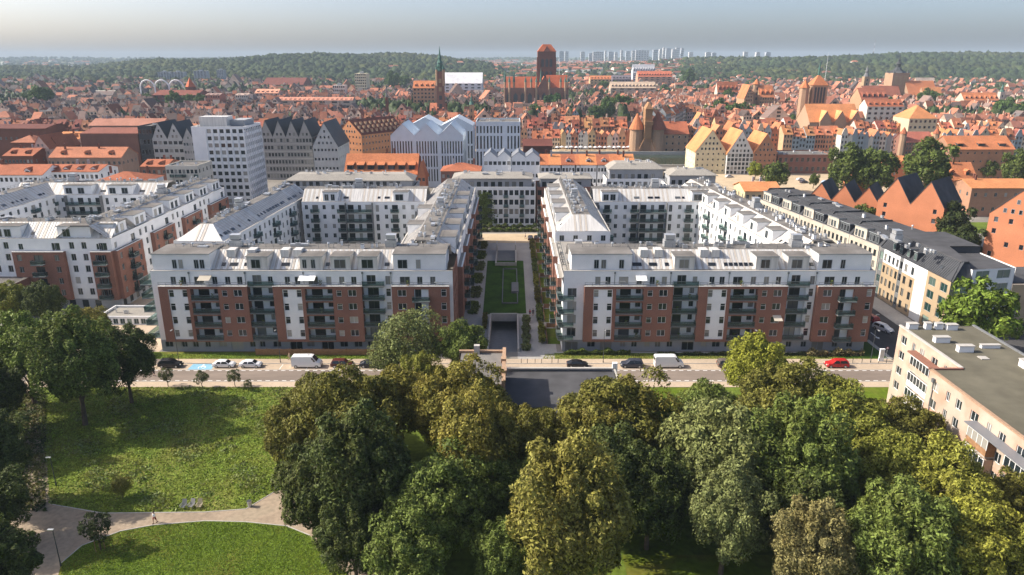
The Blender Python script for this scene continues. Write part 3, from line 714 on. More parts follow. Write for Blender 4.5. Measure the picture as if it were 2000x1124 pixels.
wing(B,(9.9,75),(46,75),14,'court','plain',33,dorms=[(2.5,5,((.5,1.6),(2.6,1.6))),(30,4.5,((.6,2.4),))],cl=1.2,so=4.6)
wing(B,(61,14.5),(54,99),14,'brick','white',34,idorms=[(6+9*k,4.5,W2) for k in range(8)],cl=1.5)
for xx,nm in ((4.2,3.2),):
    pass
B.finish()
# dormers facing the street on the hipped wing ends
# ---- far-left block
B=Bld('apartment_block','brick and white apartment block at the left edge beyond the trees','apartment block',(-97.6,169.5,0))
wing(B,(-62,0),(0,0),13.5,'brick','plain',41,dorms=[(8,7,((.8,1.6),(3,1.6))),(20,7,((.8,1.6),(3,1.6))),(33,7,((.8,1.6),(3,1.6))),(49,8,((1.2,1.8),))],cl=1.3,so=4.4,fl0=3.1)
wing(B,(0,0),(0,72),14,'brick','plain',42,dorms=[(3+10.2*k,6.2,((.7,1.5),(3.3,1.5))) for k in range(7)],cl=1.5)
wing(B,(-62,58),(-14,58),13.5,'court','plain',43,dorms=[(16,9,((.6,2),(4.5,2))),(30,8,((.6,2),(4.5,2)))],cl=1.0,so=4.6)
wing(B,(-62,72),(-62,0),13.5,'plain','white',44,cl=.5)
B.finish()
B=Bld('brick_annex','plain brown brick wing with parapet at the left edge behind the trees','building',(-131,160,0))
B.wall((0,0),(12.5,0),0,8.6,BR,[(2.5,1.4,4.5,1.6,'n'),(7,1.4,4.5,1.6,'n')]); B.wall((12.5,0),(12.5,9),0,8.6,BR); parapet(B,(0,0),0,0,12.5,8.6); flat(B,[(0,.3),(12.4,.3),(12.4,9),(0,9)],8.5,'bitumen'); B.finish()
# ================= OTHER NEAR AND MIDDLE BUILDINGS =================
mat('panel_wall',(.46,.385,.315),.9,.08,.5,var2=.08,scale2=.22,col2=(.43,.27,.20))
MATS['panel_wall'].node_tree.nodes  # patches of pink render
def gb(label,cat,px0,px1,Y,pye,pyr=None,depth=12,roof='flat',wall='render_white',rm='roof_tile',rc=(.56,.17,.06),nf=4,nc=6,ns=4,Y1=None,name='building',wc=None,ww=1.1,wh=1.5,st='n',ng=1,over=.4,z0=0.0,group=None,bands=None,strips=None,ridge=None,chim=2,dorm=0,dm=None,blank0=0.0,seams=False,gwin=True,bal=False,fin=True,top='bitumen',rise=None,bsill=None):
    if roof=='flat' and rm=='roof_tile': rm='bitumen' if top=='bitumen' else top
    Y1=Y if Y1 is None else Y1; h=ZA(pye,(Y+Y1)/2)-z0; zc=z0+h/2
    A=(XA(px0,Y,zc),Y); Bq=(XA(px1,Y1,zc),Y1); w=math.hypot(Bq[0]-A[0],Bq[1]-A[1]); ang=math.atan2(Bq[1]-A[1],Bq[0]-A[0])
    b=Bld(name,label,cat,(A[0],A[1],z0),ang,group); cols={}
    if wc: wall='wall_paint'; cols['wall']=wc
    fh=h/nf
    def ops(L,n,b0=0.0):
        if n<=0: return []
        stp=(L*(1-b0))/n; o=[]
        a_=min(ww,stp*.72)
        for f in range(nf):
            for k in range(n):
                hh=min(wh,fh*.82); z=f*fh+(fh-hh)*.55
                o.append((L*b0+k*stp+(stp-a_)/2,a_,z,hh,st))
                if bal and k%3==1 and f>0: b.railing(k*stp+.1+L*b0,k*stp+stp-.1+L*b0,f*fh+.1,(0,0),0,1.0)
        return o
    if strips:   # tall narrow openings in bands
        o=[]
        for za,zb in strips:
            stp=w/nc
            for k in range(nc):
                if k%9!=8: o.append((k*stp+stp*.22,stp*.5,za*h,(zb-za)*h,'s'))
        fo=o
        stp=depth/ns if ns else 1; so_=[(k*stp+stp*.22,stp*.5,za*h,(zb-za)*h,'s') for za,zb in strips for k in range(ns)]
    else: fo=ops(w,nc,blank0); so_=ops(depth,ns)
    if wall=='brick_orange': q_=random.Random(int(px0)); fo=[o for o in fo if q_.random()<.5]
    b.wall((0,0),(w,0),0,h,wall,fo)
    left=A[0]+Bq[0]<0
    b.wall((w,0),(w,depth),0,h,wall,so_ if left else ()); b.wall((0,depth),(0,0),0,h,wall,() if left else so_)
    b.wall((w,depth),(0,depth),0,h,wall)
    rh=(ZA(pyr,(Y+Y1)/2+depth*(.5 if roof in('gx','hip','mansard') else 0))-h-z0) if pyr else (rise or 0)
    rh=max(rh,.5) if roof!='flat' else 0
    if bands:
        for zb in bands: 
            i=b.mi('cornice','concrete' if bands is not True else 'concrete'); mb=b.parts['cornice'][0]; mb.box(-.1,w+.1,-.18,-.002,zb*h-.15,zb*h+.15,i)
            (mb.box(w+.002,w+.18,0,depth,zb*h-.15,zb*h+.15,i) if left else mb.box(-.18,-.002,0,depth,zb*h-.15,zb*h+.15,i))
    ri=b.mi('roof',rm); rb=b.parts['roof'][0]; cols['roof']=rc; wi=b.mi('wall',wall); wb=b.parts['wall'][0]; e=over; T=.22
    if roof=='flat':
        rb.box(.3,w-.3,.3,depth-.3,h-.2,h-.05,ri)
        for q in ((0,w,0,.3),(0,w,depth-.3,depth),(0,.3,.3,depth-.3),(w-.3,w,.3,depth-.3)): wb.box(*q,h+.001,h+.45,wi)
        if cat!='shed': clutter(b,(0,0),0,1.2,w-1.2,1.2,depth-1.2,h-.05,int(min(8,w*depth/45)),int(w*100),big=0)
    elif roof=='gx':
        m_=depth/2; k=rh/m_
        rb.slab([(-e,-e,h-e*k+T),(w+e,-e,h-e*k+T),(w+e,m_,h+rh+T),(-e,m_,h+rh+T)],T,ri); rb.slab([(-e,m_,h+rh+T),(w+e,m_,h+rh+T),(w+e,depth+e,h-e*k+T),(-e,depth+e,h-e*k+T)],T,ri)
        wb.face([(w,0,h),(w,depth,h),(w,m_,h+rh)],wi); wb.face([(0,depth,h),(0,0,h),(0,m_,h+rh)],wi)
        for q in range(dorm):
            x=w*(q+.5)/dorm; big_=dm=='shed'; dw=min(3.0,w/dorm*.62) if big_ else min(2.0,w/dorm*.45); dz=h+rh*(.2 if big_ else .25); yy=m_*(.2 if big_ else .25); 
            mb=MB(); mb.box(x-dw/2,x+dw/2,yy-.1,yy+m_*.5,dz-.6,dz+rh*.28,0)
            P0=(x-dw/2,yy-.1,dz-.6); t=dz+rh*.28; g=dw*.45
            if dm=='shed': mb.slab([(x-dw/2-.2,yy-.4,t+.05),(x+dw/2+.2,yy-.4,t+.05),(x+dw/2+.2,yy+m_*.6,t+rh*.2),(x-dw/2-.2,yy+m_*.6,t+rh*.2)],.15,1)
            else:
                mb.slab([(x-dw/2-.2,yy-.4,t),(x,yy-.4,t+g),(x,yy+m_*.7,t+g),(x-dw/2-.2,yy+m_*.7,t)],.12,1); mb.slab([(x,yy-.4,t+g),(x+dw/2+.2,yy-.4,t),(x+dw/2+.2,yy+m_*.7,t),(x,yy+m_*.7,t+g)],.12,1); mb.face([(x-dw/2,yy-.1,t),(x+dw/2,yy-.1,t),(x,yy-.1,t+g)],0)
            mb.face([(x-dw*.32,yy-.13,dz-.2),(x+dw*.32,yy-.13,dz-.2),(x+dw*.32,yy-.13,dz+rh*.22),(x-dw*.32,yy-.13,dz+rh*.22)],2)
            o=mb.build('dormer',[wall if not dm=='shed' else 'frame_dark',rm,'glass_dark'],b.root,color=rc,off=P0); o.location=P0
    elif roof=='gy':
        g=w/ng
        for q in range(ng):
            a=q*g; c=a+g/2; k=rh/(g/2); e2=e if ng==1 else 0
            rb.slab([(a-e2,-.15,h-e2*k+T),(c,-.15,h+rh+T),(c,depth+.15,h+rh+T),(a-e2,depth+.15,h-e2*k+T)],T,ri); rb.slab([(c,-.15,h+rh+T),(a+g+e2,-.15,h-e2*k+T),(a+g+e2,depth+.15,h-e2*k+T),(c,depth+.15,h+rh+T)],T,ri)
            wb.face([(a,0,h),(a+g,0,h),(c,0,h+rh)],wi); wb.face([(a+g,depth,h),(a,depth,h),(c,depth,h+rh)],wi)
            if gwin:
                n=int(rh/2.9)
                for f in range(n):
                    zz=h+.7+f*2.8; half=(g/2)*(1-(zz+1.5-h)/rh)-.3; m_=int(half*2/2.0)
                    for t in range(m_): link('window',winmesh(.9,1.3,st),b.root,(c-m_*1.0+2.0*t+.55,-.012,zz))
    elif roof in('hip','mansard'):
        s=min(w,depth)/2 if roof=='hip' else min(2.2,depth*.2); k=rh/s if roof=='hip' else 0
        e2=e if roof=='hip' else -.3; zl=h-e2*k if roof=='hip' else h
        Z=h+rh; L_=[(-e2,-e2,zl),(w+e2,-e2,zl),(w+e2,depth+e2,zl),(-e2,depth+e2,zl)]; U=[(s,s,Z),(w-s,s,Z),(w-s,depth-s,Z),(s,depth-s,Z)]
        rb.face([L_[0],L_[1],U[1],U[0]],ri); rb.face([L_[1],L_[2],U[2],U[1]],ri); rb.face([L_[2],L_[3],U[3],U[2]],ri); rb.face([L_[3],L_[0],U[0],U[3]],ri)
        rb.face([q for q in L_][::-1],ri) if roof=='hip' else rb.box(.1,w-.1,.1,depth-.1,h-.1,h-.02,ri)
        if roof=='mansard': 
            i2=b.mi('roof',top); rb.box(s-.02,w-s+.02,s-.02,depth-s+.02,Z-.05,Z+.05,i2); clutter(b,(0,0),0,s+.5,w-s-.5,s+.5,depth-s-.5,Z+.05,int(w/4),int(w*77))
    if roof in('gx','hip') and chim:
        rr=random.Random(int(px0*7+Y))
        for q in range(chim):
            x=w*rr.uniform(.1,.9); y=depth*.5+rr.uniform(-.15,.15)*depth; mb=MB(); mb.box(-.35,.35,-.3,.3,0,rh*.35+1.5); link('chimney',mb.mesh('chimney',['brick_dark' if rr.random()<.6 else 'render_grey']),b.root,(x,y,h+rh*.75))
    if fin: b.finish(colors=cols)
    global _last
    _last=(b,w,h,rh,cols)
    return b,w,h,rh,cols
OR=(.47,.175,.08); OD=(.34,.12,.065); DR=(.14,.052,.04); OB=(.54,.225,.095); BK=(.045,.048,.055)
# white office tower
b,w,h,rh,c=gb('tall white office tower with a grid of dark square windows','office tower',383,484,303,250,depth=21,roof='flat',wall='render_white',nf=11,nc=6,ns=10,blank0=.27,ww=1.7,wh=1.6,st='r',name='office_tower',fin=False)
for k in range(7): b.p('pilaster','render_grey') if 'pilaster' in b.parts else b.mi('pilaster','render_white'); b.parts['pilaster'][0].box(w*.27+k*(w*.73-.02)/6-.12,w*.27+k*(w*.73-.02)/6+.12,-.35,-.003,1,h-1.8)
for k in range(11): b.mi('pilaster','render_white'); b.parts['pilaster'][0].box(w+.003,w+.35,k*2.08,k*2.08+.2,1,h-1)
mb=MB(); mb.box(2.5,14,3,10,h,h+4.2); mb.build('plant_room',['seam_metal'],b.root)
mb=MB(); mb.box(14.01,20,6,18,h,h+2.6); mb.build('plant_room',['render_grey'],b.root)
for x in (5,9,16): 
    mb=MB(); mb.cyl(0,0,0,5,.06,n=5); link('antenna',mb.mesh('antenna',['steel']),b.root,(x,8,h+2.5))
b.finish(colors=c)
# grey and white courtyard-end buildings behind the lawn
def tiered(label,px0,px1,Y,py_w,py_t,depth,nc,ns,pt0=None,pt1=None,wall='render_white',topw='render_grey',pyr=None,nf=4):
    b,w,h,rh,c=gb(label,'apartment block',px0,px1,Y,py_w,depth=depth,roof='flat',wall=wall,nf=nf,nc=nc,ns=ns,ww=1.5,wh=1.9,st='d1',name='apartment_block',bal=True,fin=False)
    z1=ZA(py_t,Y+2)-h; q=1.3; ops=lambda L:[(k*2.6+.7,1.5,h+.25,1.9,'d1') for k in range(int(L/2.6)-1)]
    b.wall((q,q),(w-q,q),h,h+z1,topw,ops(w-2*q)); b.wall((w-q,q),(w-q,depth-q),h,h+z1,topw,ops(depth-2*q)); b.wall((q,depth-q),(q,q),h,h+z1,topw,ops(depth-2*q)); b.wall((w-q,depth-q),(q,depth-q),h,h+z1,topw)
    i=b.mi('roof','gravel_roof'); rb=b.parts['roof'][0]; Z=h+z1; t=(pyr and ZA(pyr,Y+depth*.5)-Z) or 1.4; s=4.2; m=q-.7
    L_=[(m,m,Z),(w-m,m,Z),(w-m,depth-m,Z),(m,depth-m,Z)]; U=[(s,s,Z+t),(w-s,s,Z+t),(w-s,depth-s,Z+t),(s,depth-s,Z+t)]
    for a in range(4): rb.face([L_[a],L_[(a+1)%4],U[(a+1)%4],U[a]],i)
    rb.face(U,i); rb.face(L_[::-1],i); rb.box(m,w-m,m,depth-m,Z-.2,Z-.01,i)
    clutter(b,(0,0),0,s,w-s,s-1,depth-s,Z+t-.02,int(w/2.6),int(px0),big=0)
    b.finish(colors=c); return b,w,h
b1,w1,h1=tiered('white apartment block with grey top floor and ivy strip closing the courtyard view',880,1045,262,368,348,15,16,4,pyr=338)
tiered('brick ended apartment block with grey top floor right of the ivy clad one',1048,1160,262.5,368,348,14,10,4,wall='brick_brown',pyr=339)
tiered('grey topped apartment block behind the left courtyard block',556,812,276,367,352,14,24,3,pyr=338,wall='render_grey')
tiered('pale block with grey attic floor, left of the cream granary',1183,1300,282,352,330,16,10,5,pyr=316)
tiered('pale block with grey attic and dark window strips beside the orange roofs',1300,1402,272,364,342,15,9,4,pyr=330)
gb('long steep orange tiled roof house with a row of wedge dormers','warehouse',675,815,312,340,301,depth=17,roof='gx',wall='brick_brown',rc=OR,nf=3,nc=14,ns=4,dorm=7,dm='shed',chim=2,name='warehouse')
gb('orange brick gable end house beside the wedge dormer roof','house',816,832,306,345,318,depth=10,roof='gy',wall='brick_orange',rc=OR,nf=4,nc=2,ns=3,name='house',chim=0)
gb('white modern office with three folded metal gables and tall slit windows','office',765,905,345,266,243,depth=24,roof='gy',ng=3,wall='render_blue',rm='render_blue',nf=4,nc=26,ns=14,strips=((.12,.36),(.40,.62),(.66,.9)),name='office_building',gwin=False,over=.1)
gb('white modern office behind with two folded gables','office',800,925,385,247,230,depth=20,roof='gy',ng=2,wall='render_blue',rm='render_blue',nf=5,nc=20,ns=8,strips=((.1,.3),(.34,.6),(.64,.9)),name='office_building',gwin=False,over=.1)
gb('flat roofed white office with wide slit windows, right of the folded gables','office',930,1016,345,240,depth=22,roof='flat',wall='render_blue',nf=4,nc=13,ns=8,strips=((.08,.3),(.34,.56),(.6,.8),(.84,.95)),name='office_building')
gb('orange brick granary with dark red dormered roof, front gable half timber free','granary',663,708,402,262,235,Y1=392,depth=34,roof='gy',wall='wall_paint',wc=(.44,.20,.10),rc=DR,nf=6,nc=7,ns=14,ww=.9,wh=1.2,st='s',name='granary',over=.3,fin=False)
GRN=_last
for row_ in range(3):
    for k in range(9):
        hw=GRN[1]/2; f=.2+row_*.25; xx=GRN[1]-f*hw; zz=GRN[2]+GRN[3]*f; yy=1.6+k*3.6; mb=MB(); mb.box(xx-.2,xx+1.0,yy,yy+1.1,zz-1.0,zz+1.0,0); mb.box(xx-.4,xx+1.15,yy-.1,yy+1.2,zz+1.0,zz+1.12,1); o=mb.build('dormer',['brick_pier','brick_brown'],GRN[0].root,off=(xx,yy,zz)); o.location=(xx,yy,zz)
GRN[0].finish(colors=GRN[4])
gb('dark roofed grey housing row with balcony bands left of the brick granary','apartment block',512,612,368,268,236,depth=22,roof='gy',ng=4,wc=(.30,.29,.28),rm='seam_dark',nf=6,nc=16,ns=4,ww=2.2,wh=1.8,st='d1',name='apartment_block',dorm=5,bands=(.17,.34,.5,.67,.84),chim=0)
gb('pale grey gabled granary with brown lower floors','granary',614,662,360,285,240,depth=26,roof='gy',wc=(.42,.43,.43),rm='seam_dark',nf=4,nc=7,ns=6,ww=1.0,wh=1.3,st='s',name='granary')
gb('grey concrete frame building with two small white gables and dark roof','building',303,362,372,272,240,depth=20,roof='gy',ng=2,wc=(.42,.42,.41),rm='seam_dark',nf=5,nc=6,ns=5,ww=2.4,wh=1.7,st='d1',dorm=2,bands=(.2,.4,.6,.8),chim=0)
gb('narrow grey gabled house tight against the white tower','house',362,384,368,275,250,depth=16,roof='gy',wc=(.36,.35,.34),rm='seam_dark',nf=5,nc=4,ns=4,ww=1.0,name='house')
gb('large red brown brick museum block with steep blank roof planes','museum',163,275,378,262,250,depth=26,roof='gx',wall='brick_brown',rm='roof_tile',rc=(.22,.085,.06),nf=3,nc=0,ns=0,name='museum',chim=0,over=0)
gb('black glazed end block of the red brown museum','museum',276,303,376,248,depth=22,roof='flat',wall='seam_dark',nf=5,nc=4,ns=5,st='s',name='museum',ww=2.2,wh=2.4)
gb('salmon roofed long warehouse behind the red brown museum','warehouse',180,318,430,246,232,depth=18,roof='gx',wc=(.40,.26,.2),rc=(.36,.17,.12),nf=3,nc=18,ns=4,name='warehouse')  # left-hand roof tones here are lowered to carry the weaker light
gb('orange roofed hall with three half timbered dormers','warehouse',103,242,330,308,288,depth=15,roof='gx',wc=(.30,.2,.15),rc=(.40,.16,.09),nf=3,nc=14,ns=4,dorm=3,name='warehouse')
gb('pinkish gabled house with rows of small windows','house',72,103,345,290,266,depth=18,roof='gy',wc=(.52,.40,.35),rc=OD,nf=4,nc=5,ns=3,name='house',ww=.9)
gb('dark brick gabled house beside the pinkish one','house',100,122,352,288,268,depth=18,roof='gy',wall='brick_dark',rc=OD,nf=4,nc=3,ns=3,name='house',ww=.9)
gb('low dark brick house with red roof at the left edge','house',14,70,335,305,290,depth=16,roof='gx',wall='brick_dark',rc=OD,nf=3,nc=8,ns=3,name='house',dorm=2)
gb('orange hipped roof house in front of the pinkish gable','house',30,76,362,278,264,depth=14,roof='hip',wall='brick_dark',rc=(.36,.15,.09),nf=3,nc=5,ns=3,name='house')
gb('white house with orange roof left of the museum','house',118,160,392,272,258,depth=14,roof='gx',wc=(.6,.58,.52),rc=OB,nf=3,nc=6,ns=3,name='house',dorm=2)
# pale row behind the far-left block
gb('pale housing row with broad orange roof at left edge','apartment block',-40,92,262,342,322,depth=14,roof='gx',wall='render_white',rc=OD,nf=5,nc=14,ns=3,name='apartment_block',st='d1',dorm=2)
gb('pale housing row with glazed stair tower left of white tower','apartment block',94,200,268,336,322,depth=14,roof='gx',wall='render_white',rc=OD,nf=5,nc=12,ns=3,name='apartment_block',st='d1',dorm=4)
gb('low orange hipped pavilion between pale rows','pavilion',185,285,248,357,335,depth=16,roof='hip',wall='render_white',rc=OD,nf=4,nc=9,ns=3,name='pavilion',st='d1')
gb('cream building with flat terrace beside the white tower','building',330,392,276,326,depth=14,roof='flat',wc=(.55,.52,.45),nf=5,nc=8,ns=4,st='d1',bal=True)
gb('brown roofed narrow house next to the cream terrace building','house',282,330,290,326,312,depth=14,roof='gx',wall='brick_brown',rc=OD,nf=4,nc=5,ns=4,name='house',dorm=2)
gb('dark brick sheds with slate ridge at the left edge','warehouse',-30,95,400,252,243,depth=22,roof='gx',wall='brick_dark',rc=DR,nf=2,nc=12,ns=3,name='warehouse')
# centre: between the offices and the river
gb('white twin gabled house facing the grey roofs','house',945,998,300,308,296,depth=12,roof='gy',ng=2,wall='render_white',rm='seam_grey',nf=4,nc=6,ns=3,name='house',ww=1.8,st='d1')
gb('white gabled house right of the twin gables','house',999,1054,298,308,297,depth=12,roof='gy',ng=2,wall='render_white',rm='seam_grey',nf=4,nc=6,ns=3,name='house',ww=1.8,st='d1')
gb('red striped tile roof hall in front of folded gables','hall',862,938,300,334,318,depth=14,roof='hip',wall='brick_brown',rc=OD,nf=3,nc=8,ns=3,name='hall')
for k,(a,bq,lb) in enumerate(((1056,1072,'leftmost narrow'),(1073,1094,'second narrow'),(1097,1122,'third, grey chimneyed'),(1125,1132,'slim white fronted'),(1133,1164,'wide dormered'),(1166,1190,'sunlit white fronted'),(1192,1213,'second last'),(1215,1236,'last, rightmost'))):
    gb(lb+' orange roofed row house by the river','row house',a,bq,296-k*.4,322,302,depth=12,roof='gx',wall='render_white',rc=(OR,OB,OD)[k%3],nf=4,nc=max(1,(bq-a)//6),ns=3,name='row_house',ww=1.4,st='d1',group='orange roofed row houses by the river',chim=1,dorm=1 if bq-a>22 else 0)
gb('dark brown hall with white rooflights beside the white office','hall',1022,1078,372,286,272,depth=24,roof='gx',wall='brick_dark',rc=DR,nf=2,nc=8,ns=3,name='hall')
# right: granaries across the river and the grounds
gb('cream granary with rows of small square windows and bright orange roof','granary',1357,1417,388,296,254,depth=22,roof='gy',wc=(.62,.54,.36),rc=OB,nf=4,nc=6,ns=4,ww=.8,wh=1.0,st='s',name='granary')
gb('half timbered white granary with orange roof','granary',1419,1470,385,300,256,depth=22,roof='gy',wc=(.58,.58,.56),rc=OB,nf=5,nc=7,ns=4,ww=1.4,wh=1.6,st='d1',name='granary')
gb('brown brick granary with orange roof right of the half timbered one','granary',1471,1515,384,298,262,depth=22,roof='gy',wc=(.34,.18,.11),rc=OB,nf=4,nc=5,ns=4,ww=.8,wh=1.0,st='s',name='granary')
gb('low flat roofed brick hall with pink stucco bays','hall',1518,1626,388,304,depth=20,roof='flat',wall='brick_brown',nf=2,nc=10,ns=5,name='hall',ww=1.6,wh=2.2,st='s')
gb('big brick granary with orange roof and triangular dormers','granary',1852,1975,360,292,266,depth=18,roof='gx',wc=(.30,.17,.11),rc=OR,nf=4,nc=9,ns=4,ww=.9,wh=1.0,st='s',name='granary',dorm=3,dm='shed',chim=0)
gb('orange brick house with steep orange roof below the granary','house',1842,1905,310,352,318,depth=15,roof='gx',wall='brick_orange',rc=OR,nf=2,nc=4,ns=3,name='house',dorm=2)
gb('wide orange roofed house with a strip window at right edge','house',1893,2010,278,368,350,depth=14,roof='gx',wc=(.36,.2,.13),rc=OB,nf=2,nc=6,ns=3,name='house')
gb('small orange roofed house half hidden by riverside trees','house',1742,1770,350,316,305,depth=12,roof='gx',wall='brick_orange',rc=OB,nf=3,nc=3,ns=2,name='house')
gb('orange roofed house peeping behind the three big trees','house',1668,1722,318,350,336,depth=12,roof='gx',wall='brick_orange',rc=OB,nf=2,nc=4,ns=2,name='house')
gb('orange roofed shed at the back of the right courtyard block','house',1452,1522,262,374,356,depth=14,roof='gx',wc=(.6,.5,.3),rc=OB,nf=3,nc=6,ns=3,name='house',dorm=0)
gb('row of three orange brick gabled houses with black roofs','row house',1575,1712,262,393,362,Y1=248,depth=15,roof='gy',ng=3,wall='brick_orange',rm='bitumen_dark',nf=3,nc=6,ns=2,st='s',name='row_house',over=.0,gwin=False)
gb('flat orange brick extension left of the three gabled houses','row house',1562,1640,246,410,Y1=240,depth=9,roof='flat',wall='brick_orange',nf=3,nc=4,ns=2,st='s',name='row_house')
gb('tall twin gabled orange brick house with black roof sides','house',1708,1836,236,399,352,Y1=221,depth=16,roof='gy',ng=2,wall='brick_orange',rm='bitumen_dark',nf=5,nc=4,ns=2,st='s',name='gabled_house',over=.0,gwin=False)
gb('tall orange brick gabled house at the right edge above the hedge trees','house',1922,2040,205,425,370,Y1=192,depth=15,roof='gy',ng=1,wall='brick_orange',rm='bitumen_dark',nf=5,nc=4,ns=3,st='s',name='gabled_house',over=.0,gwin=True)
# dark mansard row and beige corner building along the side street
for k in range(5):
    y1=246-k*13; x1=86+k*1.95; B=Bld('row_house','%s cream house from the far end of the black mansard side street row'%ORD[k],'row house',(x1,y1,0),group='black mansard row houses')
    wing(B,(0,0),(1.9,-12.85),15,'x','plain',60+k,zE=13.0 if 1 else 12,zT=16.4,so=3.2,si=2.2,roofm='seam_dark',top='bitumen_dark',cl=.35,dorms=(),ends=(0,1))
    dormer(B,(0,0),math.atan2(-12.85,1.9),1.0,6.4,.62,13,16,3.7,((.4,1.0),(1.8,1.0),(3.2,1.0)),wm='render_cream',roof='bitumen_dark'); dormer(B,(0,0),math.atan2(-12.85,1.9),7.4,11.8,.7,13,15.6,3.7,((.3,1.0),(1.7,1.0),(3.1,1.0)),wm='seam_dark',roof='bitumen_dark',style='s')
    mb=MB((0,0,0,math.atan2(-12.85,1.9))); mb.solid([(-.12,.3,13),(.12,.3,13),(.12,14.7,13),(-.12,14.7,13)],[(-.12,3.0,16.9),(.12,3.0,16.9),(.12,12.2,16.9),(-.12,12.2,16.9)],0); mb.build('fire_wall','bitumen_dark',B.root)
    B.wall((0,0),(1.9,-12.85),0,13,'render_cream',[(.8+2.05*i,1.1,1.0+3*f,1.8,'d1') for i in range(6) for f in range(4)])
    B.finish()
B=Bld('corner_building','beige and white corner building with black mansard roof and tall paired windows','corner building',(96,181,0))
def facade(B,a,b,z,segs,nf=4,F=3.1):
    L=math.hypot(b[0]-a[0],b[1]-a[1]); an=math.atan2(b[1]-a[1],b[0]-a[0]); 
    for s0,s1,m,n,za,zb,st,ww in segs:
        st_=(s1-s0)/max(n,1); ops=[(k*st_+(st_-ww)/2,ww,f*F+.75,1.95,st) for f in range(nf) for k in range(n) if za<=f*F+.75 and f*F+2.75<=zb]
        B.wall(l2b(a,an,s0,0),l2b(a,an,s1,0),za,zb,m,ops)
facade(B,(0,0),(.3,-31),0,[(0,2.2,'concrete_dark',1,0,13,'g',1.6),(2.2,10,'render_beige',4,0,9.6,'d1',1.0),(2.2,10,'render_white',4,9.6,13,'d1',1.0),(10,11.6,'concrete_dark',1,0,13,'s',1.2),(11.6,17.5,'render_beige',2,0,9.6,'d1',1.2),(11.6,17.5,'render_white',2,9.6,13,'d1',1.2),(17.5,22,'render_white',0,0,13,'d',1),(22,31,'render_beige',2,0,13,'g',2.6)])
facade(B,(.3,-31),(5.2,-31.6),0,[(0,4.9,'concrete_dark',1,0,13,'g',2.6)]); facade(B,(5.2,-30),(16,-28),0,[(0,10.9,'render_white',2,0,15.5,'g',3.4)],nf=5)
facade(B,(16,-28.2),(34,-27),0,[(0,18,'render_beige',5,0,11.5,'d1',1.5)])
B.wall((0,12),(0,0),0,13,'render_cream'); B.wall((16,-28),(16,-10),0,15.5,'render_white'); B.wall((5.2,-18),(5.2,-30),13,15.5,'render_white')
mansard(B,(0,0),math.atan2(-31,.3),0,31,.3,13,3.4,17,'seam_dark',True,.7,0,29); mansard(B,(.3,-31),0,0,5.0,.3,13,3.0,17,'seam_dark',True,.7,3.2,5)
flat(B,[(3.3,0),(16,0),(16,-15),(8.5,-15),(5.0,-28.5),(3.4,-28.5)],17.0,'bitumen_dark'); flat(B,[(8.7,-15.1),(15.8,-15.1),(15.8,-27.6),(5.5,-29.4)],15.3,'bitumen_dark'); B.wall((5.0,-28.5),(8.5,-15),15.3,16.98,'seam_dark'); B.wall((8.5,-15),(16,-15),15.3,16.98,'seam_dark'); B.wall((0.3,-0),(12,-0),13,17,'seam_dark') if False else None
flat(B,[(16.02,-27),(34,-26),(34,-14),(16.02,-14)],11.6,'bitumen_dark'); B.wall((34,-27),(34,-14),0,11.5,'render_beige')
A_=math.atan2(-31,.3)
for x in (5,8.2,11.5,14.6): dormer(B,(0,0),A_,x,x+1.5,.5,13.3,15.6,2.9,((.2,1.1),),wm='seam_dark',roof='bitumen_dark',wh=1.6,style='g')
for x in (3.4,6.9,10.1,13.3,24): skylight(B,(0,0),A_,x,1.0,.3,.3,13,3.4,17,.6)
for x in (26.,): skylight(B,(.3,-31),0,1.6,1.0,.3,.3,13,3.0,17,.6)
clutter(B,(4,0),A_,2,26,-8,-3,17.02,14,91,big=1); B.finish()
# panel block, bottom right
B=Bld('panel_block','cream and pink panel apartment block with flat olive roof, lower right corner','apartment block',(68.2,118,0))
H=15.0
def pops(L,skipz=()): 
    o=[]; x=1.2; k=0
    while x<L-1.5:
        ww=(1.7,.9,1.3)[k%3]
        for f in range(5): o.append((x,ww,.9+f*2.85,1.5,'w'))
        x+=ww+(1.9,1.5,2.1)[k%3]; k+=1
    return o
B.wall((0,0),(0,-18.5),0,H,'panel_wall',pops(18.5)); B.wall((0,-18.5),(-4.9,-18.5),0,H,'panel_wall') ; B.wall((-4.9,-18.5),(-4.9,-62),0,H,'panel_wall',pops(43.5)); B.wall((-4.9,-62),(13,-62),0,H,'panel_wall'); B.wall((13,-62),(13,0),0,H,'panel_wall'); B.wall((13,0),(0,0),0,H,'panel_wall')
flat(B,[(.25,-.25),(12.8,-.25),(12.8,-61.8),(-4.6,-61.8),(-4.6,-18.75),(.25,-18.75)],H-.02,'bitumen_olive')
for P,Q,m in (((0,0),(0,-18.3),'concrete'),((-4.9,-18.5),(-4.9,-62),'brick_pier'),((13,-62),(13,0),'concrete_dark')):
    an=math.atan2(Q[1]-P[1],Q[0]-P[0]); parapet(B,P,an,0,math.hypot(Q[0]-P[0],Q[1]-P[1]),H,m,y0=-.15,y1=.3,h=.22)
mb=MB(); mb.box(-5.1,0,-18.72,-18.3,H+.001,H+.22); mb.build('roof_trim','brick_brown',B.root)
mb=MB(); mb.box(-1.4,0,-14.5,-6,12.6,12.85); mb.build('balcony_roof','brick_brown',B.root)
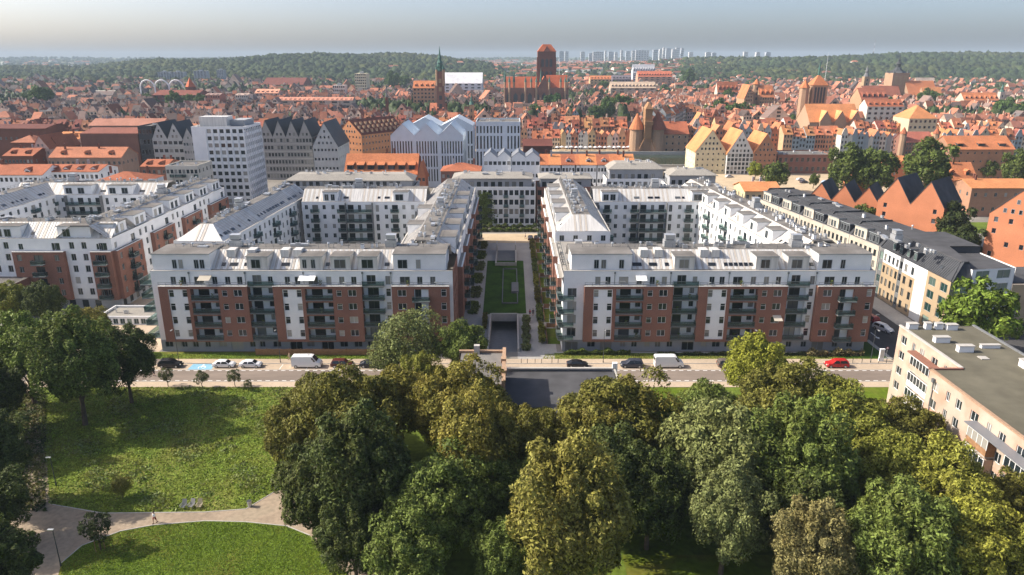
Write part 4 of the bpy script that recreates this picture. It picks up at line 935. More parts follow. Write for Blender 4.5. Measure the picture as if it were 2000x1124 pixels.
def loggia(y0,y1,x,z,col,roofed):
    mb=MB(); mb.box(x-1.25,x-.02,y1,y0,z-.15,z+.05,0); mb.box(x-1.25,x-1.2,y1,y0,z+.05,z+1.0,1); 
    n=int((y0-y1)/.9)
    for k in range(n+1): yy=y1+(y0-y1)*k/n; mb.box(x-1.28,x-1.2,yy-.05,yy+.05,z+1,z+2.4,2)
    mb.box(x-1.27,x-1.2,y1,y0,z+2.36,z+2.48,2); mb.box(x-1.22,x-.02,y0-.05,y0,z,z+2.4,1); mb.box(x-1.22,x-.02,y1,y1+.05,z,z+2.4,1); mb.box(x-1.24,x-1.215,y1,y0,z+1.0,z+2.36,3)
    P0=mb.v[0]; o=mb.build('enclosed_balcony',['concrete',col,'frame_white','glass'],B.root,off=P0); o.location=P0
for f in range(4): loggia(-7,-13.5,0,1.0+2.85*f+.4,('render_white','render_cream','render_white','panel_wall')[f],0)
for f in range(4): loggia(-31,-35.2,-4.9,1.4+2.85*f,('render_cream','render_white','panel_wall','timber')[f],0); loggia(-38.6,-42.6,-4.9,1.4+2.85*f,('brick_pier','render_cream','render_white','brick_pier')[f],0)
mb=MB(); mb.box(-6.6,-4.92,-43.4,-30.6,12.7,12.86); mb.build('balcony_roof','seam_grey',B.root)
mb=MB()
for y in (-18.6-1.5,-50): mb.tube((-5.0,y,0.2),(-5.0,y,13.8),.08); mb.box(-5.3,-4.92,y-.25,y+.25,13.6,14.2)
mb.build('drainpipe','rail',B.root)
for x,y,a,bb,h_ in ((1.5,-1.2,1.6,1,.9),(4,-1.5,1,.8,1.1),(6,-1.4,1.2,.8,1),(8,-1.7,1.8,.9,.9),(3,-7.5,2.4,.9,.9),(4.5,-11.5,2.4,.9,1),(9.5,-10,3.0,.6,.5),(10,-19,1.2,4,1.1),(12,-17,1.5,2.4,1.0),(8.5,-22,2,1.6,1.3),(6.5,-26.5,1.7,1.2,.6),(9.5,-28,2.2,1.2,.7),(2,-38,2,1,.9),(7,-42,2.4,1,.9)):
    mb=MB(); mb.box(-a/2,a/2,-bb/2,bb/2,0,h_); mb.box(-a/2-.1,a/2+.1,-bb/2-.1,bb/2+.1,h_,h_+.12,1); link('chimney',mb.mesh('chimney',['render_white','concrete']),B.root,(x,y,H-.02))
mb=MB(); mb.box(3.5,7.5,-33.6,-31.4,H-.02,H+.01); mb.box(5.2,6.5,-14.8,-13.6,H-.02,H+.1); mb.build('roof_patch','concrete',B.root)
mb=MB(); mb.cyl(0,0,0,1.6,.12); mb.cyl(0,0,1.6,1.8,.32,.2); link('vent_pipe',mb.mesh('vent_pipe',['steel']),B.root,(6,-32.3,H))
mb=MB(); mb.tube((-5.3,-44.6,12.6),(-4.92,-44.6,12.6),.03); mb.cyl(-5.35,-44.6,12.3,12.9,.5,.5,n=10); mb.build('satellite_dish','steel',B.root)
B.finish(maxw=100)
# flat roofed building in the middle foreground
B=Bld('flat_roof_building','low flat roofed building with grey parapets among the foreground trees','building',(-1.2,104,0))
B.wall((0,0),(20.5,0),0,4.4,'render_grey'); B.wall((20.5,0),(20.5,19.3),0,4.4,'render_grey'); B.wall((20.5,19.3),(0,19.3),0,4.4,'render_grey')
flat(B,[(0.02,.3),(20.2,.3),(20.2,19),(0.02,19)],4.0,'bitumen_dark')
parapet(B,(20.5,19.3),math.pi,0,20.3,4.4,'concrete',y0=-.1,y1=.45,h=.25); parapet(B,(20.5,0),math.pi/2,0,19.3,4.4,'concrete',h=.1)
mb=MB(); mb.box(20.0,20.9,18.9,19.7,0,5.6); mb.build('end_pier','render_white',B.root)
B.wall((-8.2,2),(0,2),0,9.4,'brick_pier',[(1,1.4,5,1.6,'n'),(4,1.4,5,1.6,'n')]); B.wall((0,2),(0,16.3),0,9.4,'brick_pier'); B.wall((0,16.3),(-8.2,15.4),0,9.4,'brick_pier'); B.wall((-8.2,15.4),(-8.2,2),0,9.4,'brick_pier')
flat(B,[(-7.9,2.3),(-.5,2.3),(-.5,15.9),(-7.9,15.1)],9.3,'bitumen','upper_roof')
mb=MB(); mb.box(-.5,.12,2,16.2,9.4,10.0); mb.box(-8.3,-.5,15.2,15.7,9.4,9.75); mb.box(-.9,.3,5.0,6.4,9.6,10.5); mb.box(-.7,.2,10.0,11.2,9.6,10.4); mb.build('brick_parapet','brick_pier',B.root)
mb=MB(); mb.box(-5.6,-4.6,14.6,15.5,9.3,10.9); mb.build('chimney','concrete',B.root)
B.finish()
# low commercial building between the left blocks
gb('single storey shop with glass rooflights between the two left blocks','shop',192,300,158,622,depth=8,roof='flat',wall='render_white',nf=1,nc=8,ns=0,st='g',ww=1.8,wh=2.2,name='shop',top='gravel_roof')
# ================= TREES =================
def crown_mesh(name,seed,rx,rz,zc,nl,nleaf,size,matn='leaf',lobe=(.26,.40),hull=.74,low=-.75,tall=1.0):
    rs=np.random.RandomState(seed); P=[];N=[]
    # lobe centres spread over the hull and some inside
    k=np.arange(nl)+.5; ph=np.arccos(1-2*k/nl); th=math.pi*(1+5**.5)*k
    C=np.stack([np.cos(th)*np.sin(ph),np.sin(th)*np.sin(ph),np.cos(ph)],1); C=C[C[:,2]>low]
    C=C*(hull*rs.uniform(.66,1.2,(len(C),1)))+rs.normal(0,.08,(len(C),3))
    C=np.vstack([C,rs.normal(0,.25,(nl//5,3))]); Rl=rs.uniform(lobe[0],lobe[1],len(C))
    per=max(4,nleaf//len(C))
    for c,r in zip(C,Rl):
        d=rs.normal(0,1,(per,3)); out=c/max(.2,np.linalg.norm(c)); d=d+out*.9+np.array([0,0,.35]); d/=np.linalg.norm(d,axis=1,keepdims=True)
        rr=r*(1-np.abs(rs.normal(0,.16,(per,1))))*(1+.22*np.sin(d[:,:1]*7+c[0]*9)*np.cos(d[:,1:2]*6+c[1]*7))
        p=c+d*rr; P.append(p); N.append(d)
    P=np.vstack(P);N=np.vstack(N)
    keep=np.linalg.norm(P,axis=1)>.38; P=P[keep];N=N[keep]
    n=len(P); N=N+rs.normal(0,.55,(n,3)); N/=np.linalg.norm(N,axis=1,keepdims=True)
    A=np.cross(N,rs.normal(0,1,(n,3))); A/=np.linalg.norm(A,axis=1,keepdims=True); Bv=np.cross(N,A)
    P=P*np.array([rx,rx,rz])+np.array([0,0,zc])
    s=size*rs.uniform(.55,1.25,(n,1)); a=A*s; b=Bv*s*rs.uniform(.5,.9,(n,1))
    V=np.empty((n*4,3)); V[0::4]=P-a*.9; V[1::4]=P-b*.55-a*.05; V[2::4]=P+a; V[3::4]=P+b*.55
    F=np.arange(n*4).reshape(n,4)
    return npmesh(name,V,F,[matn])
def trunk_mesh(seed,h,r,spread,zt):
    rs=random.Random(seed); mb=MB(); pts=[(0,0,0),(rs.uniform(-.2,.2),rs.uniform(-.2,.2),h*.35),(rs.uniform(-.4,.4),rs.uniform(-.4,.4),h*.7)]
    mb.tube(pts[0],pts[1],r*1.25,r*.9,8); mb.tube(pts[1],pts[2],r*.9,r*.6,8)
    for k in range(7):
        a=k*2.4+rs.random(); s=pts[1] if k%2 else pts[2]; e=(s[0]+math.cos(a)*spread*.6,s[1]+math.sin(a)*spread*.6,zt+rs.uniform(-.5,2)); mb.tube(s,e,r*.42,r*.12,6)
        f=(e[0]+math.cos(a+.7)*spread*.3,e[1]+math.sin(a+.7)*spread*.3,e[2]+1.2); mb.tube(e,f,r*.14,r*.05,5)
    return mb.mesh('trunk',['bark'])
PROT={}
def proto(kind):
    if kind in PROT: return PROT[kind]
    K={ # rx,rz,zc,lobes,leaves,size,trunkH
     'b1':(6.2,6.4,9.4,95,44000,.27),'b2':(6.0,7.0,10,80,42000,.27),'b3':(6.5,5.8,9.0,110,46000,.26),'b4':(5.6,7.4,10.4,88,42000,.26),
     'm1':(5,5.5,8,34,6500,.55),'m2':(5,6,8.5,30,6000,.55),'s1':(2.0,2.1,3.6,20,2600,.20),'c1':(2.2,5.5,6.5,26,3500,.4),
     'f1':(5,5,6.8,16,900,1.15),'f2':(5,5.6,7.2,14,800,1.2),'u1':(1,.9,.95,12,700,.16),'w1':(6.2,6,8.5,50,9000,.36)}[kind]
    rx,rz,zc,nl,nf,sz=K; sd=sum(map(ord,kind))
    lob=(.13,.34) if kind[0]=='b' else (.26,.40)
    if kind=='w1': lob=(.3,.5)
    cm=crown_mesh('crown',sd,rx,rz,zc,nl,nf,sz,'leaf' if kind[0] in 'bmscuw' else 'leaf_far',lob)
    tm=trunk_mesh(sd,zc,.32 if rx>3 else .1,rx*.8,zc) if kind!='u1' else None
    PROT[kind]=(cm,tm,rx,rz,zc); return PROT[kind]
TREEN=0
def tree(kind,x,y,s,col,label,cat='tree',name='tree',group=None,sz=None,z=0.0,rot=None,aut=.3):
    global TREEN; TREEN+=1
    cm,tm,rx,rz,zc=proto(kind); rr=random.Random(TREEN*31)
    t=thing(name,label,cat,(x,y,z),rr.uniform(0,6.28) if rot is None else rot,group)
    t.scale=(s,s,sz or s)
    c=link('crown',cm,t); c.color=(*col,aut)
    if tm: link('trunk',tm,t)
    return t
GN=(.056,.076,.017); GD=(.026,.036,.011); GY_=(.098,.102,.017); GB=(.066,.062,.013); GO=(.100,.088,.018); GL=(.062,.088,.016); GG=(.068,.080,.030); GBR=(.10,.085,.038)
def ptree(kind,px,py,rpx,col,label,aut=.3,zmul=1.0,**k):
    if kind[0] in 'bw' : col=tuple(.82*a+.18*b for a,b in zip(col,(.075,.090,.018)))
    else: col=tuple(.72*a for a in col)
    """crown centre seen at (px,py) with radius rpx pixels"""
    cm,tm,rx,rz,zc=proto(kind); s=1.0
    for _ in range(6):
        x,y=G(px,py,zc*s*zmul); s=rpx/FP*dep(y,zc*s*zmul)/rx
    return tree(kind,x,y,s,col,label,sz=s*zmul,aut=aut*.6,**k)
FT=[
# left group
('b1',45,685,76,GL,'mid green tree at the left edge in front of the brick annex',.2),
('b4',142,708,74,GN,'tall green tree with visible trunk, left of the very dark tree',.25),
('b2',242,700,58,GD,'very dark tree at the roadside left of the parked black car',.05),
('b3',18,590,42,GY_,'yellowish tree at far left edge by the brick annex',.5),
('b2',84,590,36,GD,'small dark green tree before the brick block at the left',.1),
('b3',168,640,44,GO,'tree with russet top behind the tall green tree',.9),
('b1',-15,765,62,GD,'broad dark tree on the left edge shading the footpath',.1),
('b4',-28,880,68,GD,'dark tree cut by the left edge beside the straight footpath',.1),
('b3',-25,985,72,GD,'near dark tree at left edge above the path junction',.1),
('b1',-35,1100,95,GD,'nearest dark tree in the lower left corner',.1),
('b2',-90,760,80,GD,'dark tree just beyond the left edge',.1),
# central mass
('b3',620,790,66,GB,'olive brown tree on the left flank of the park grove',.35),
('b1',590,840,74,GB,'brownish tree at the left end of the park grove beside the meadow',.45),
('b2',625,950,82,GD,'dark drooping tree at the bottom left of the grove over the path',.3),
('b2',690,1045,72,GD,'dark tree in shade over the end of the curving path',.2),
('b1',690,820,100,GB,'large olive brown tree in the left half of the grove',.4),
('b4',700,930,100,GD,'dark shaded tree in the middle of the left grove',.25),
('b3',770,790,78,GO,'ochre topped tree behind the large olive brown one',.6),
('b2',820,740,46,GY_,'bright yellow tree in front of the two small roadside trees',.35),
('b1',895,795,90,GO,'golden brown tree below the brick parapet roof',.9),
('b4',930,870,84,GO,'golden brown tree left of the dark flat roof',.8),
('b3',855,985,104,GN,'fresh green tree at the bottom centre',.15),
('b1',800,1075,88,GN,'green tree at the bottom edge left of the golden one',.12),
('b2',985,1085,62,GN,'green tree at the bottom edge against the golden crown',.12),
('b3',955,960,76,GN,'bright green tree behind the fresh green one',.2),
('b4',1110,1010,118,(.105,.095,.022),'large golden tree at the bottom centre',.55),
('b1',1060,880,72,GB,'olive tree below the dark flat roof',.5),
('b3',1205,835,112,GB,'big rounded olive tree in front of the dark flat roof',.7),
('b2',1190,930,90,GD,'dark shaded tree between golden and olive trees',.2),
('b1',1400,890,112,(.085,.095,.035),'large grey green tree right of centre',.25),
('b4',1420,1000,78,(.08,.09,.035),'lower grey green tree hanging over the shaded lawn',.2),
('b3',1375,805,66,GN,'green tree behind the large grey green one',.35),
('b2',1475,715,58,(.12,.125,.015),'bright yellow green tree at the kerb before the right block',.2),
('b1',1530,800,94,GB,'olive green tree in front of the yellow green kerb tree',.35),
('b3',1625,825,98,GY_,'olive gold tree left of the green lawn patch',.35),
('b4',1560,910,100,GN,'green tree in the middle of the right grove',.3),
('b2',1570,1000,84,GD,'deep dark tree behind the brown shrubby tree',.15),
('b1',1770,850,70,GB,'olive brown tree touching the panel block',.5),
('b4',1585,1075,76,GBR,'grey brown tree at the bottom right',.6),
('b3',1740,930,98,GY_,'yellow green tree left of the panel block windows',.3),
('b1',1840,960,98,(.12,.12,.02),'bright yellow green tree before the panel block',.3),
('b2',1760,1055,104,GN,'green tree at bottom right beside the grey brown one',.25),
('b3',1890,1065,104,(.13,.13,.02),'yellow tree in the bottom right corner',.3),
('b4',1975,1000,60,GB,'olive tree at the right edge below the panel block',.3),
('b1',2010,1110,80,GY_,'yellowish tree cut by the bottom right corner',.3),
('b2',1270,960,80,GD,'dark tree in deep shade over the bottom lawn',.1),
# roadside
('b2',948,800,52,GO,'golden tree hiding the brick wall of the roofed building',.6),
('b3',1062,850,60,GB,'olive tree at the lower edge of the dark flat roof',.4),
('b1',1120,890,60,GN,'green tree filling the grove below the dark roof',.3),
('b4',1290,860,62,GN,'green tree between the big olive and grey green ones',.2),
('b2',1490,880,62,GY_,'yellow green tree in the heart of the right grove',.3),
('b3',1680,960,66,GN,'green tree above the grey brown one at right',.3),
('b2',990,850,62,GO,'golden olive tree before the dark flat roof, centre',.6),
('b1',1040,960,60,GN,'green tree peeping between the golden and the fresh green ones',.3),
('w1',800,668,58,GG,'thin grey green tree in front of the left block corner',.3),
('w1',755,700,34,GG,'small sparse tree beside the dark parked car',.3),
('b1',905,678,50,GN,'dense green tree left of the garage ramp',.15),
('m1',1915,612,58,(.085,.125,.018),'bright green tree before the beige corner building',.2),
('m2',1655,330,36,GN,'leftmost of the three big trees near the riverside hall',.1),
('m1',1708,332,38,GN,'middle of the three big trees near the riverside hall',.1),
('m2',1812,330,44,GN,'rightmost of the three big trees near the riverside hall',.1),
('m1',1515,340,22,GN,'small dark tree in front of the brick granary',.1),
('m2',1888,475,28,GD,'round dark tree between the orange brick houses',.1),
('m1',1846,470,22,GN,'small tree left of the round dark one between the brick houses',.1),
('m2',1860,440,34,GD,'shaded tree behind the small trees between the brick houses',.1),
('m1',1690,425,22,GN,'shrubby tree at the foot of the three gabled houses',.1),
('m2',1985,328,26,GN,'tree cut by the right edge by the big brick granary',.1),
('m1',1930,330,16,GN,'small tree in front of the big brick granary',.1),
('m1',1476,331,13,(.14,.16,.02),'yellow little tree before the brown brick granary',.1),
('m2',1590,352,10,GN,'tiny round tree at the edge of the riverside car park',.1),
]
for k,px,py,rp,col,lb,au in FT: ptree(k,px,py,rp,col,lb,au)
for i,(px,py,rp,ct) in enumerate(((188,1030,29,'round young tree tied to stakes by the path junction'),)):
    t=ptree('s1',px,py,rp,GD,ct,0); mb=MB()
    for a,b_ in ((-.5,-.4),(.5,-.4),(0,.55)): mb.cyl(a,b_,0,1.7,.05,n=5)
    mb.tube((-.5,-.4,1.5),(.5,-.4,1.5),.03); link('stake',mb.mesh('stake',['timber']),t)
for px,py,rp,lb in ((325,733,14,'first sapling from the left on the far kerb of the meadow'),(393,737,13,'second sapling on the kerb, bare and thin'),(457,735,13,'third sapling on the kerb beside white cars'),(236,950,19,'brownish bush on the shaded edge of the meadow'),(484,750,8,'low bushy sapling at the kerb before the grove')):
    ptree('s1' if rp!=19 else 'w1',px,py,rp,GG if rp!=19 else GB,lb,.5)
# hedges, gardens and ivy
def hedge(pts,w_,h_,col,label,n,cat='hedge',size=.22,name='hedge',aut=.2,bloom=False):
    rs=np.random.RandomState(len(label)*7); P=[]
    for (x0,y0),(x1,y1) in zip(pts,pts[1:]):
        L=math.hypot(x1-x0,y1-y0); m=int(n*L); t=rs.rand(m,1); u=np.array([(x1-x0)/L,(y1-y0)/L]); v=np.array([-u[1],u[0]])
        lum=.75+.35*np.sin(t*L*1.7+x0)*np.sin(t*L*.6+y0)
        a=rs.uniform(-1,1,(m,1))*w_/2; zz=h_*lum*np.sqrt(rs.rand(m,1)); P.append(np.hstack([np.array([x0,y0])+u*(t*L)+v*a*lum,zz]))
    P=np.vstack(P); n_=len(P); N=rs.normal(0,1,(n_,3))+[0,0,.8]; N/=np.linalg.norm(N,axis=1,keepdims=True); A=np.cross(N,rs.normal(0,1,(n_,3))); A/=np.linalg.norm(A,axis=1,keepdims=True); Bv=np.cross(N,A); s=size*rs.uniform(.6,1.3,(n_,1))
    V=np.empty((n_*4,3)); V[0::4]=P-A*s; V[1::4]=P-Bv*s*.6; V[2::4]=P+A*s; V[3::4]=P+Bv*s*.6
    o=link(name,npmesh(name,V,np.arange(n_*4).reshape(n_,4),['leaf'])); o.color=(*col,aut); tag(o,label,cat); return o
hedge([(11,140.2),(25,140.2)],1.0,1.3,GN,'clipped hedge at the left foot of the right block',260)
hedge([(30,139.9),(62,139.9)],.9,.7,GD,'low dark planting strip along the right block ground floor',110)
hedge([(62,139.4),(74,139.6)],1.6,1.6,GBR,'brown bushes at the right corner of the right block',140)
hedge([(3.0,142),(3.4,163)],2.0,1.2,GG,'long planted strip with dry bushes right of the garage ramp',230,'bushes',.2)
hedge([(-6.3,155),(-6.5,163)],1.2,1.5,GB,'clipped bushes left of the garage ramp',230,'bushes')
for k in range(6):
    y=165+k*12.5; c=[GN,GG,GN,GG,GN,GB][k]; hedge([(-9.6,y),(-9.8,y+9)],3.6,.95,c,'shaded %s shrub bed along the left court wall, counted from the front'%ORD[k],150,'bushes',.24)
for k in range(7):
    y=146+k*13.5; hedge([(6.6,y),(6.8,y+11)],1.6,1.7,[GY_,GN,GB,GY_,GN,GY_,GB][k],'sunny %s hedge stretch along the right court path, counted from the front'%ORD[k],170,'hedge',.24)
    sheet('garden_lawn',None,.05,'lawn',world=[(7.9,y),(10.6,y),(10.6,y+9.5),(7.9,y+9.5)])
    mb=MB(); mb.box(8.0,10.7,y+10.3,y+10.4,.03,1.1); mb.box(7.7,7.8,y,y+10.4,.03,.9); tag(mb.build('garden_fence','timber'),'%s low garden partition on the sunny side of the court, from the front'%ORD[k],'fence')
hedge([(-14,252.5),(14,252.5)],1.6,1.6,GN,'green hedge along the far end of the courtyard plaza',130,'hedge',.3)
hedge([(-13,255.5),(14,255.5)],3,2.4,GD,'shrubs behind the far plaza hedge',90,'bushes',.35)
# ivy climbing the far building
rs=np.random.RandomState(5); n_=2600; x=XA(948,260)+rs.normal(0,1.25,n_)*np.linspace(1.3,.8,n_); zz=np.linspace(0,12.2,n_)+rs.normal(0,.4,n_); y=261.6+rs.normal(0,.12,n_); P=np.stack([x,y,zz],1); N=rs.normal(0,.6,(n_,3))+[0,-1,.3]; N/=np.linalg.norm(N,axis=1,keepdims=True); A=np.cross(N,rs.normal(0,1,(n_,3))); A/=np.linalg.norm(A,axis=1,keepdims=True); Bv=np.cross(N,A); s=.34
V=np.empty((n_*4,3)); V[0::4]=P-A*s; V[1::4]=P-Bv*s*.6; V[2::4]=P+A*s; V[3::4]=P+Bv*s*.6
o=link('ivy',npmesh('ivy',V,np.arange(n_*4).reshape(n_,4),['leaf'])); o.color=(*GN,.1); tag(o,'column of green ivy climbing the courtyard end building','ivy')
# meadow weeds and tall grass
def scatter_poly(px,n,seed):
    W_=[G(a,b) for a,b in px]; rs=np.random.RandomState(seed); xs=[p[0] for p in W_]; ys=[p[1] for p in W_]; out=[]
    P=np.stack([rs.uniform(min(xs),max(xs),n*3),rs.uniform(min(ys),max(ys),n*3)],1)
    ins=np.zeros(len(P),bool); j=len(W_)-1
    for i in range(len(W_)):
        xi,yi=W_[i]; xj,yj=W_[j]; c=((yi>P[:,1])!=(yj>P[:,1]))&(P[:,0]<(xj-xi)*(P[:,1]-yi)/(yj-yi+1e-9)+xi); ins^=c; j=i
    return P[ins][:n],rs
def weeds(name,px,n,seed,size,hh,col,label,clump=.05,aut=.5,thr=None):
    P,rs=scatter_poly(px,n,seed); f=np.sin(P[:,0]*.31+1.3)*np.sin(P[:,1]*.42)+.6*np.sin(P[:,0]*.83+P[:,1]*.57)+.4*np.sin(P[:,0]*1.9-P[:,1]*1.3)
    if thr is not None: k=f>thr; P=P[k]; f=f[k]
    m=len(P); h=hh*(.35+.65*np.clip((f+1.2)/2.2,0,1))*rs.uniform(.4,1.2,m)
    C=np.stack([P[:,0],P[:,1],h*.6+.02],1); N=rs.normal(0,.8,(m,3))+[-.2,-.1,.7]; N/=np.linalg.norm(N,axis=1,keepdims=True); A=np.cross(N,rs.normal(0,1,(m,3))); A/=np.linalg.norm(A,axis=1,keepdims=True); Bv=np.cross(N,A); s=size*rs.uniform(.5,1.4,(m,1))
    V=np.empty((m*4,3)); V[0::4]=C-A*s; V[1::4]=C-Bv*s*.5; V[2::4]=C+A*s; V[3::4]=C+Bv*s*.5
    V[:,2]=np.maximum(V[:,2],.012)
    o=link(name,npmesh(name,V,np.arange(m*4).reshape(m,4),['leaf'])); o.color=(*col,aut); tag(o,label,'grass',kind='stuff')
weeds('meadow_grass',MEADOW,60000,3,.15,.2,(.078,.115,.014),'tall unmown yellow green grass of the meadow')
weeds('weeds',MEADOW,26000,4,.2,.55,(.075,.095,.032),'pale weeds and seed heads standing in the meadow',thr=.55)
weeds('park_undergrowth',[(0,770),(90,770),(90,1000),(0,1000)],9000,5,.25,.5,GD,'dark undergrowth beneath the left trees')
weeds('lawn_grass',[(160,1068),(235,1040),(300,1028),(400,1020),(480,1022),(560,1030),(600,1046),(640,1090),(700,1140),(120,1140),(120,1102)],50000,9,.09,.05,(.058,.092,.008),'short mown grass of the lower left lawn',aut=.05)
weeds('verge_grass',[(290,702),(740,702),(740,692),(290,692)],6000,6,.12,.15,(.10,.15,.02),'green verge grass before the left block')
weeds('verge_grass',[(1060,702),(1690,702),(1680,692),(1065,692)],9000,7,.12,.15,(.12,.13,.03),'yellowing verge grass before the right block')
# ================= VEHICLES, STREET FURNITURE, PEOPLE =================
def loft(mb,secs,m=0,caps=True):
    """secs: list of rings (same count) -> skin"""
    n=len(secs[0])
    for a,b in zip(secs,secs[1:]):
        for i in range(n): j=(i+1)%n; mb.face([a[i],b[i],b[j],a[j]],m)
    if caps: mb.face(secs[0],m); mb.face(secs[-1][::-1],m)
def car_meshes(kind):
    """car along +x, wheels on z=0"""
    if kind=='van': L,Wd,H=5.9,2.0,2.55
    elif kind=='suv': L,Wd,H=4.6,1.85,1.66
    else: L,Wd,H=4.4,1.8,1.45
    w=Wd/2; hl=L/2; b=MB()
    if kind=='van': prof=[(-hl,.42,.9,.3),(-hl+.02,2.3,.92,.35),(-hl+.2,2.5,.85,.3),(.95,2.52,.85,.3),(1.35,2.42,.84,.3),(2.15,1.45,.92,.3),(2.75,1.2,.9,.3),(2.95,.75,.86,.32)]
    elif kind=='suv': prof=[(-hl,.7,.84,.3),(-hl+.06,1.02,.9,.26),(-hl+.3,1.5,.80,.26),(-hl+.7,1.64,.72,.24),(-.2,1.66,.72,.24),(.45,1.6,.72,.24),(1.2,1.06,.9,.24),(1.95,.92,.88,.26),(hl,.6,.78,.32)]
    else: prof=[(-hl,.62,.80,.3),(-hl+.06,.9,.88,.26),(-hl+.55,1.12,.80,.24),(-hl+1.05,1.4,.68,.24),(-.1,1.45,.68,.22),(.5,1.36,.68,.22),(1.2,.94,.88,.22),(1.85,.82,.86,.24),(hl,.5,.76,.3)]
    def ring(x,z,wf,zb):
        bz=min(.62 if kind!='van' else .9,z-.02); wt=w*wf; t=w*(.98 if z>1.0 else wf)
        return [(x,-w*.90,zb),(x,-w*.99,bz*.8),(x,-t,min(z-.01,.95 if kind!='van' else 1.3)),(x,-wt,z-.05),(x,-wt*.88,z),(x,wt*.88,z),(x,wt,z-.05),(x,t,min(z-.01,.95 if kind!='van' else 1.3)),(x,w*.99,bz*.8),(x,w*.90,zb)]
    loft(b,[ring(*p) for p in prof][::1]); 
    body=b.mesh('body',['car_paint'])
    for p in body.polygons: p.use_smooth=True
    g=MB()   # windows, 1.5 cm proud
    e=.015
    if kind=='van':
        g.face([(2.14+e,-.78,1.5),(2.14+e,.78,1.5),(1.36+e,.72,2.40),(1.36+e,-.72,2.40)]) 
        for s in(-1,1): q=[(1.15,s*(w*.93+e),1.4),(2.0,s*(w*.95+e),1.42),(1.4,s*(w*.86+e),2.2),(1.15,s*(w*.86+e),2.25)]; g.face(q if s<0 else q[::-1])
        g.face([(-hl-e,-.7,1.5),(-hl-e,-.7,2.15),(-hl-e,.7,2.15),(-hl-e,.7,1.5)])
    else:
        zt=1.56 if kind=='suv' else 1.36; x0=-hl+(.5 if kind=='suv' else 1.0); xf=.46 if kind=='suv' else .52
        g.face([(1.14+e*2,-.70,1.02 if kind=='suv' else .98),(1.14+e*2,.70,1.02 if kind=='suv' else .98),(xf+.05,.58,zt+.0),(xf+.05,-.58,zt+.0)])
        zb=1.02 if kind=='suv' else .96
        for s in(-1,1):
            y1=s*(w*.965+e); y2=s*(w*.735+e)
            for a,c in ((x0,-.42),(-.34,.62)):
                q=[(a+(.0 if a>-1 else -.15),y1,zb),(c+(.4 if c>0 else 0),y1,zb),(c-.05,y2,zt-.04),(a+.12,y2,zt-.04)]; g.face(q if s<0 else q[::-1])
        xr=-hl+(.1 if kind=='suv' else .58); g.face([(xr-.03,.62,zb+.05),(xr-.03,-.62,zb+.05),(xr+.35,-.55,zt-.02),(xr+.35,.55,zt-.02)][::1])
    glass=g.mesh('window',['car_glass'])
    def wheel():
        t=MB(); R_=.33 if kind!='van' else .35
        n=14; ring=lambda y,r:[(math.cos(2*math.pi*i/n)*r,y,math.sin(2*math.pi*i/n)*r) for i in range(n)]
        loft(t,[ring(-.11,R_*.9),ring(-.08,R_),ring(.08,R_),ring(.11,R_*.9)]); tm=t.mesh('tyre',['rubber'])
        t=MB(); loft(t,[ring(-.118,R_*.62),ring(.118,R_*.62)]); return tm,t.mesh('rim',['steel'])
    tm,rm_=wheel()
    h=MB(); h.box(hl-.12,hl-.0,-.68*w/.9,-.42*w/.9,.62,.78); hm=h.mesh('headlight',['lamp_glass']); h=MB(); h.box(-hl-.01,-hl+.1,-.8,-.6,.7,.88); tl=h.mesh('tail_light',['red_light'])
    pl=MB(); pl.box(hl-.06,hl+.03,-.7,.7,.28,.5); pm=pl.mesh('bumper',['frame_dark'])
    return dict(body=body,glass=glass,tm=tm,rm=rm_,hm=hm,tl=tl,pm=pm,L=L,w=w,wx=(-hl+.85,hl-.85),R=.33 if kind!='van' else .35)
CM={}
def car(kind,x,y,rz,col,label,z=.02,cat='car',name='car',group=None):
    if kind not in CM: CM[kind]=car_meshes(kind)
    c=CM[kind]; t=thing(name,label,cat,(x,y,z),rz,group)
    link('body',c['body'],t,color=col); link('window',c['glass'],t)
    for wx in c['wx']:
        for s in (-1,1):
            o=link('wheel',c['tm'],t,(wx,s*(c['w']-.1),c['R'])); link('rim',c['rm'],o)
    link('headlight',c['hm'],t); link('headlight',c['hm'],t,(0,1.1*c['w']/.9,0)); link('tail_light',c['tl'],t); link('tail_light',c['tl'],t,(0,1.4,0)); link('bumper',c['pm'],t)
    return t
yc=(YR[3]+YR[5])/2+.1; S_='cars parked along the street'
def pc(kind,px,col,label,rz=0,**k): return car(kind,XA(px,yc,.7),yc,rz,col,label,group=S_,**k)
pc('suv',333,(.012,.012,.014),'black hatchback with a dark roof box, left of the blue bay')
pc('car',438,(.75,.76,.78),'white car just right of the blue parking bay')
pc('car',490,(.72,.73,.76),'white car with dark windows, second right of the blue bay')
pc('van',600,(.80,.80,.80),'white van half hidden behind the yellowish treetops',cat='van',name='van')
pc('suv',669,(.10,.025,.02),'dark red car behind the white van',)
pc('car',724,(.02,.022,.03),'dark car partly under the thin grey green tree')
pc('car',1128,(.012,.012,.014),'black car parked beside the white bordered ramp of the right pavement')
pc('suv',1234,(.045,.05,.07),'dark blue grey estate car left of the white van',math.pi)
pc('van',1306,(.72,.73,.74),'white van parked before the right block',cat='van',name='van')
pc('suv',1423,(.12,.10,.09),'brown grey car peeping out left of the yellow green tree')
pc('suv',1634,(.45,.02,.02),'bright red hatchback parked near the street corner',math.pi)
def gcar(kind,px,py,rz,col,label): x,y=G(px,py+6); return car(kind,x,y,rz,col,label)
gcar('suv',1700,621,R(100),(.30,.012,.02),'dark red car driving up the side street'); gcar('suv',1724,640,R(-65),(.75,.76,.78),'white car on the side street behind the red one')
gcar('car',1697,604,R(100),(.02,.02,.02),'black car at the side street kerb before the red one') if False else None
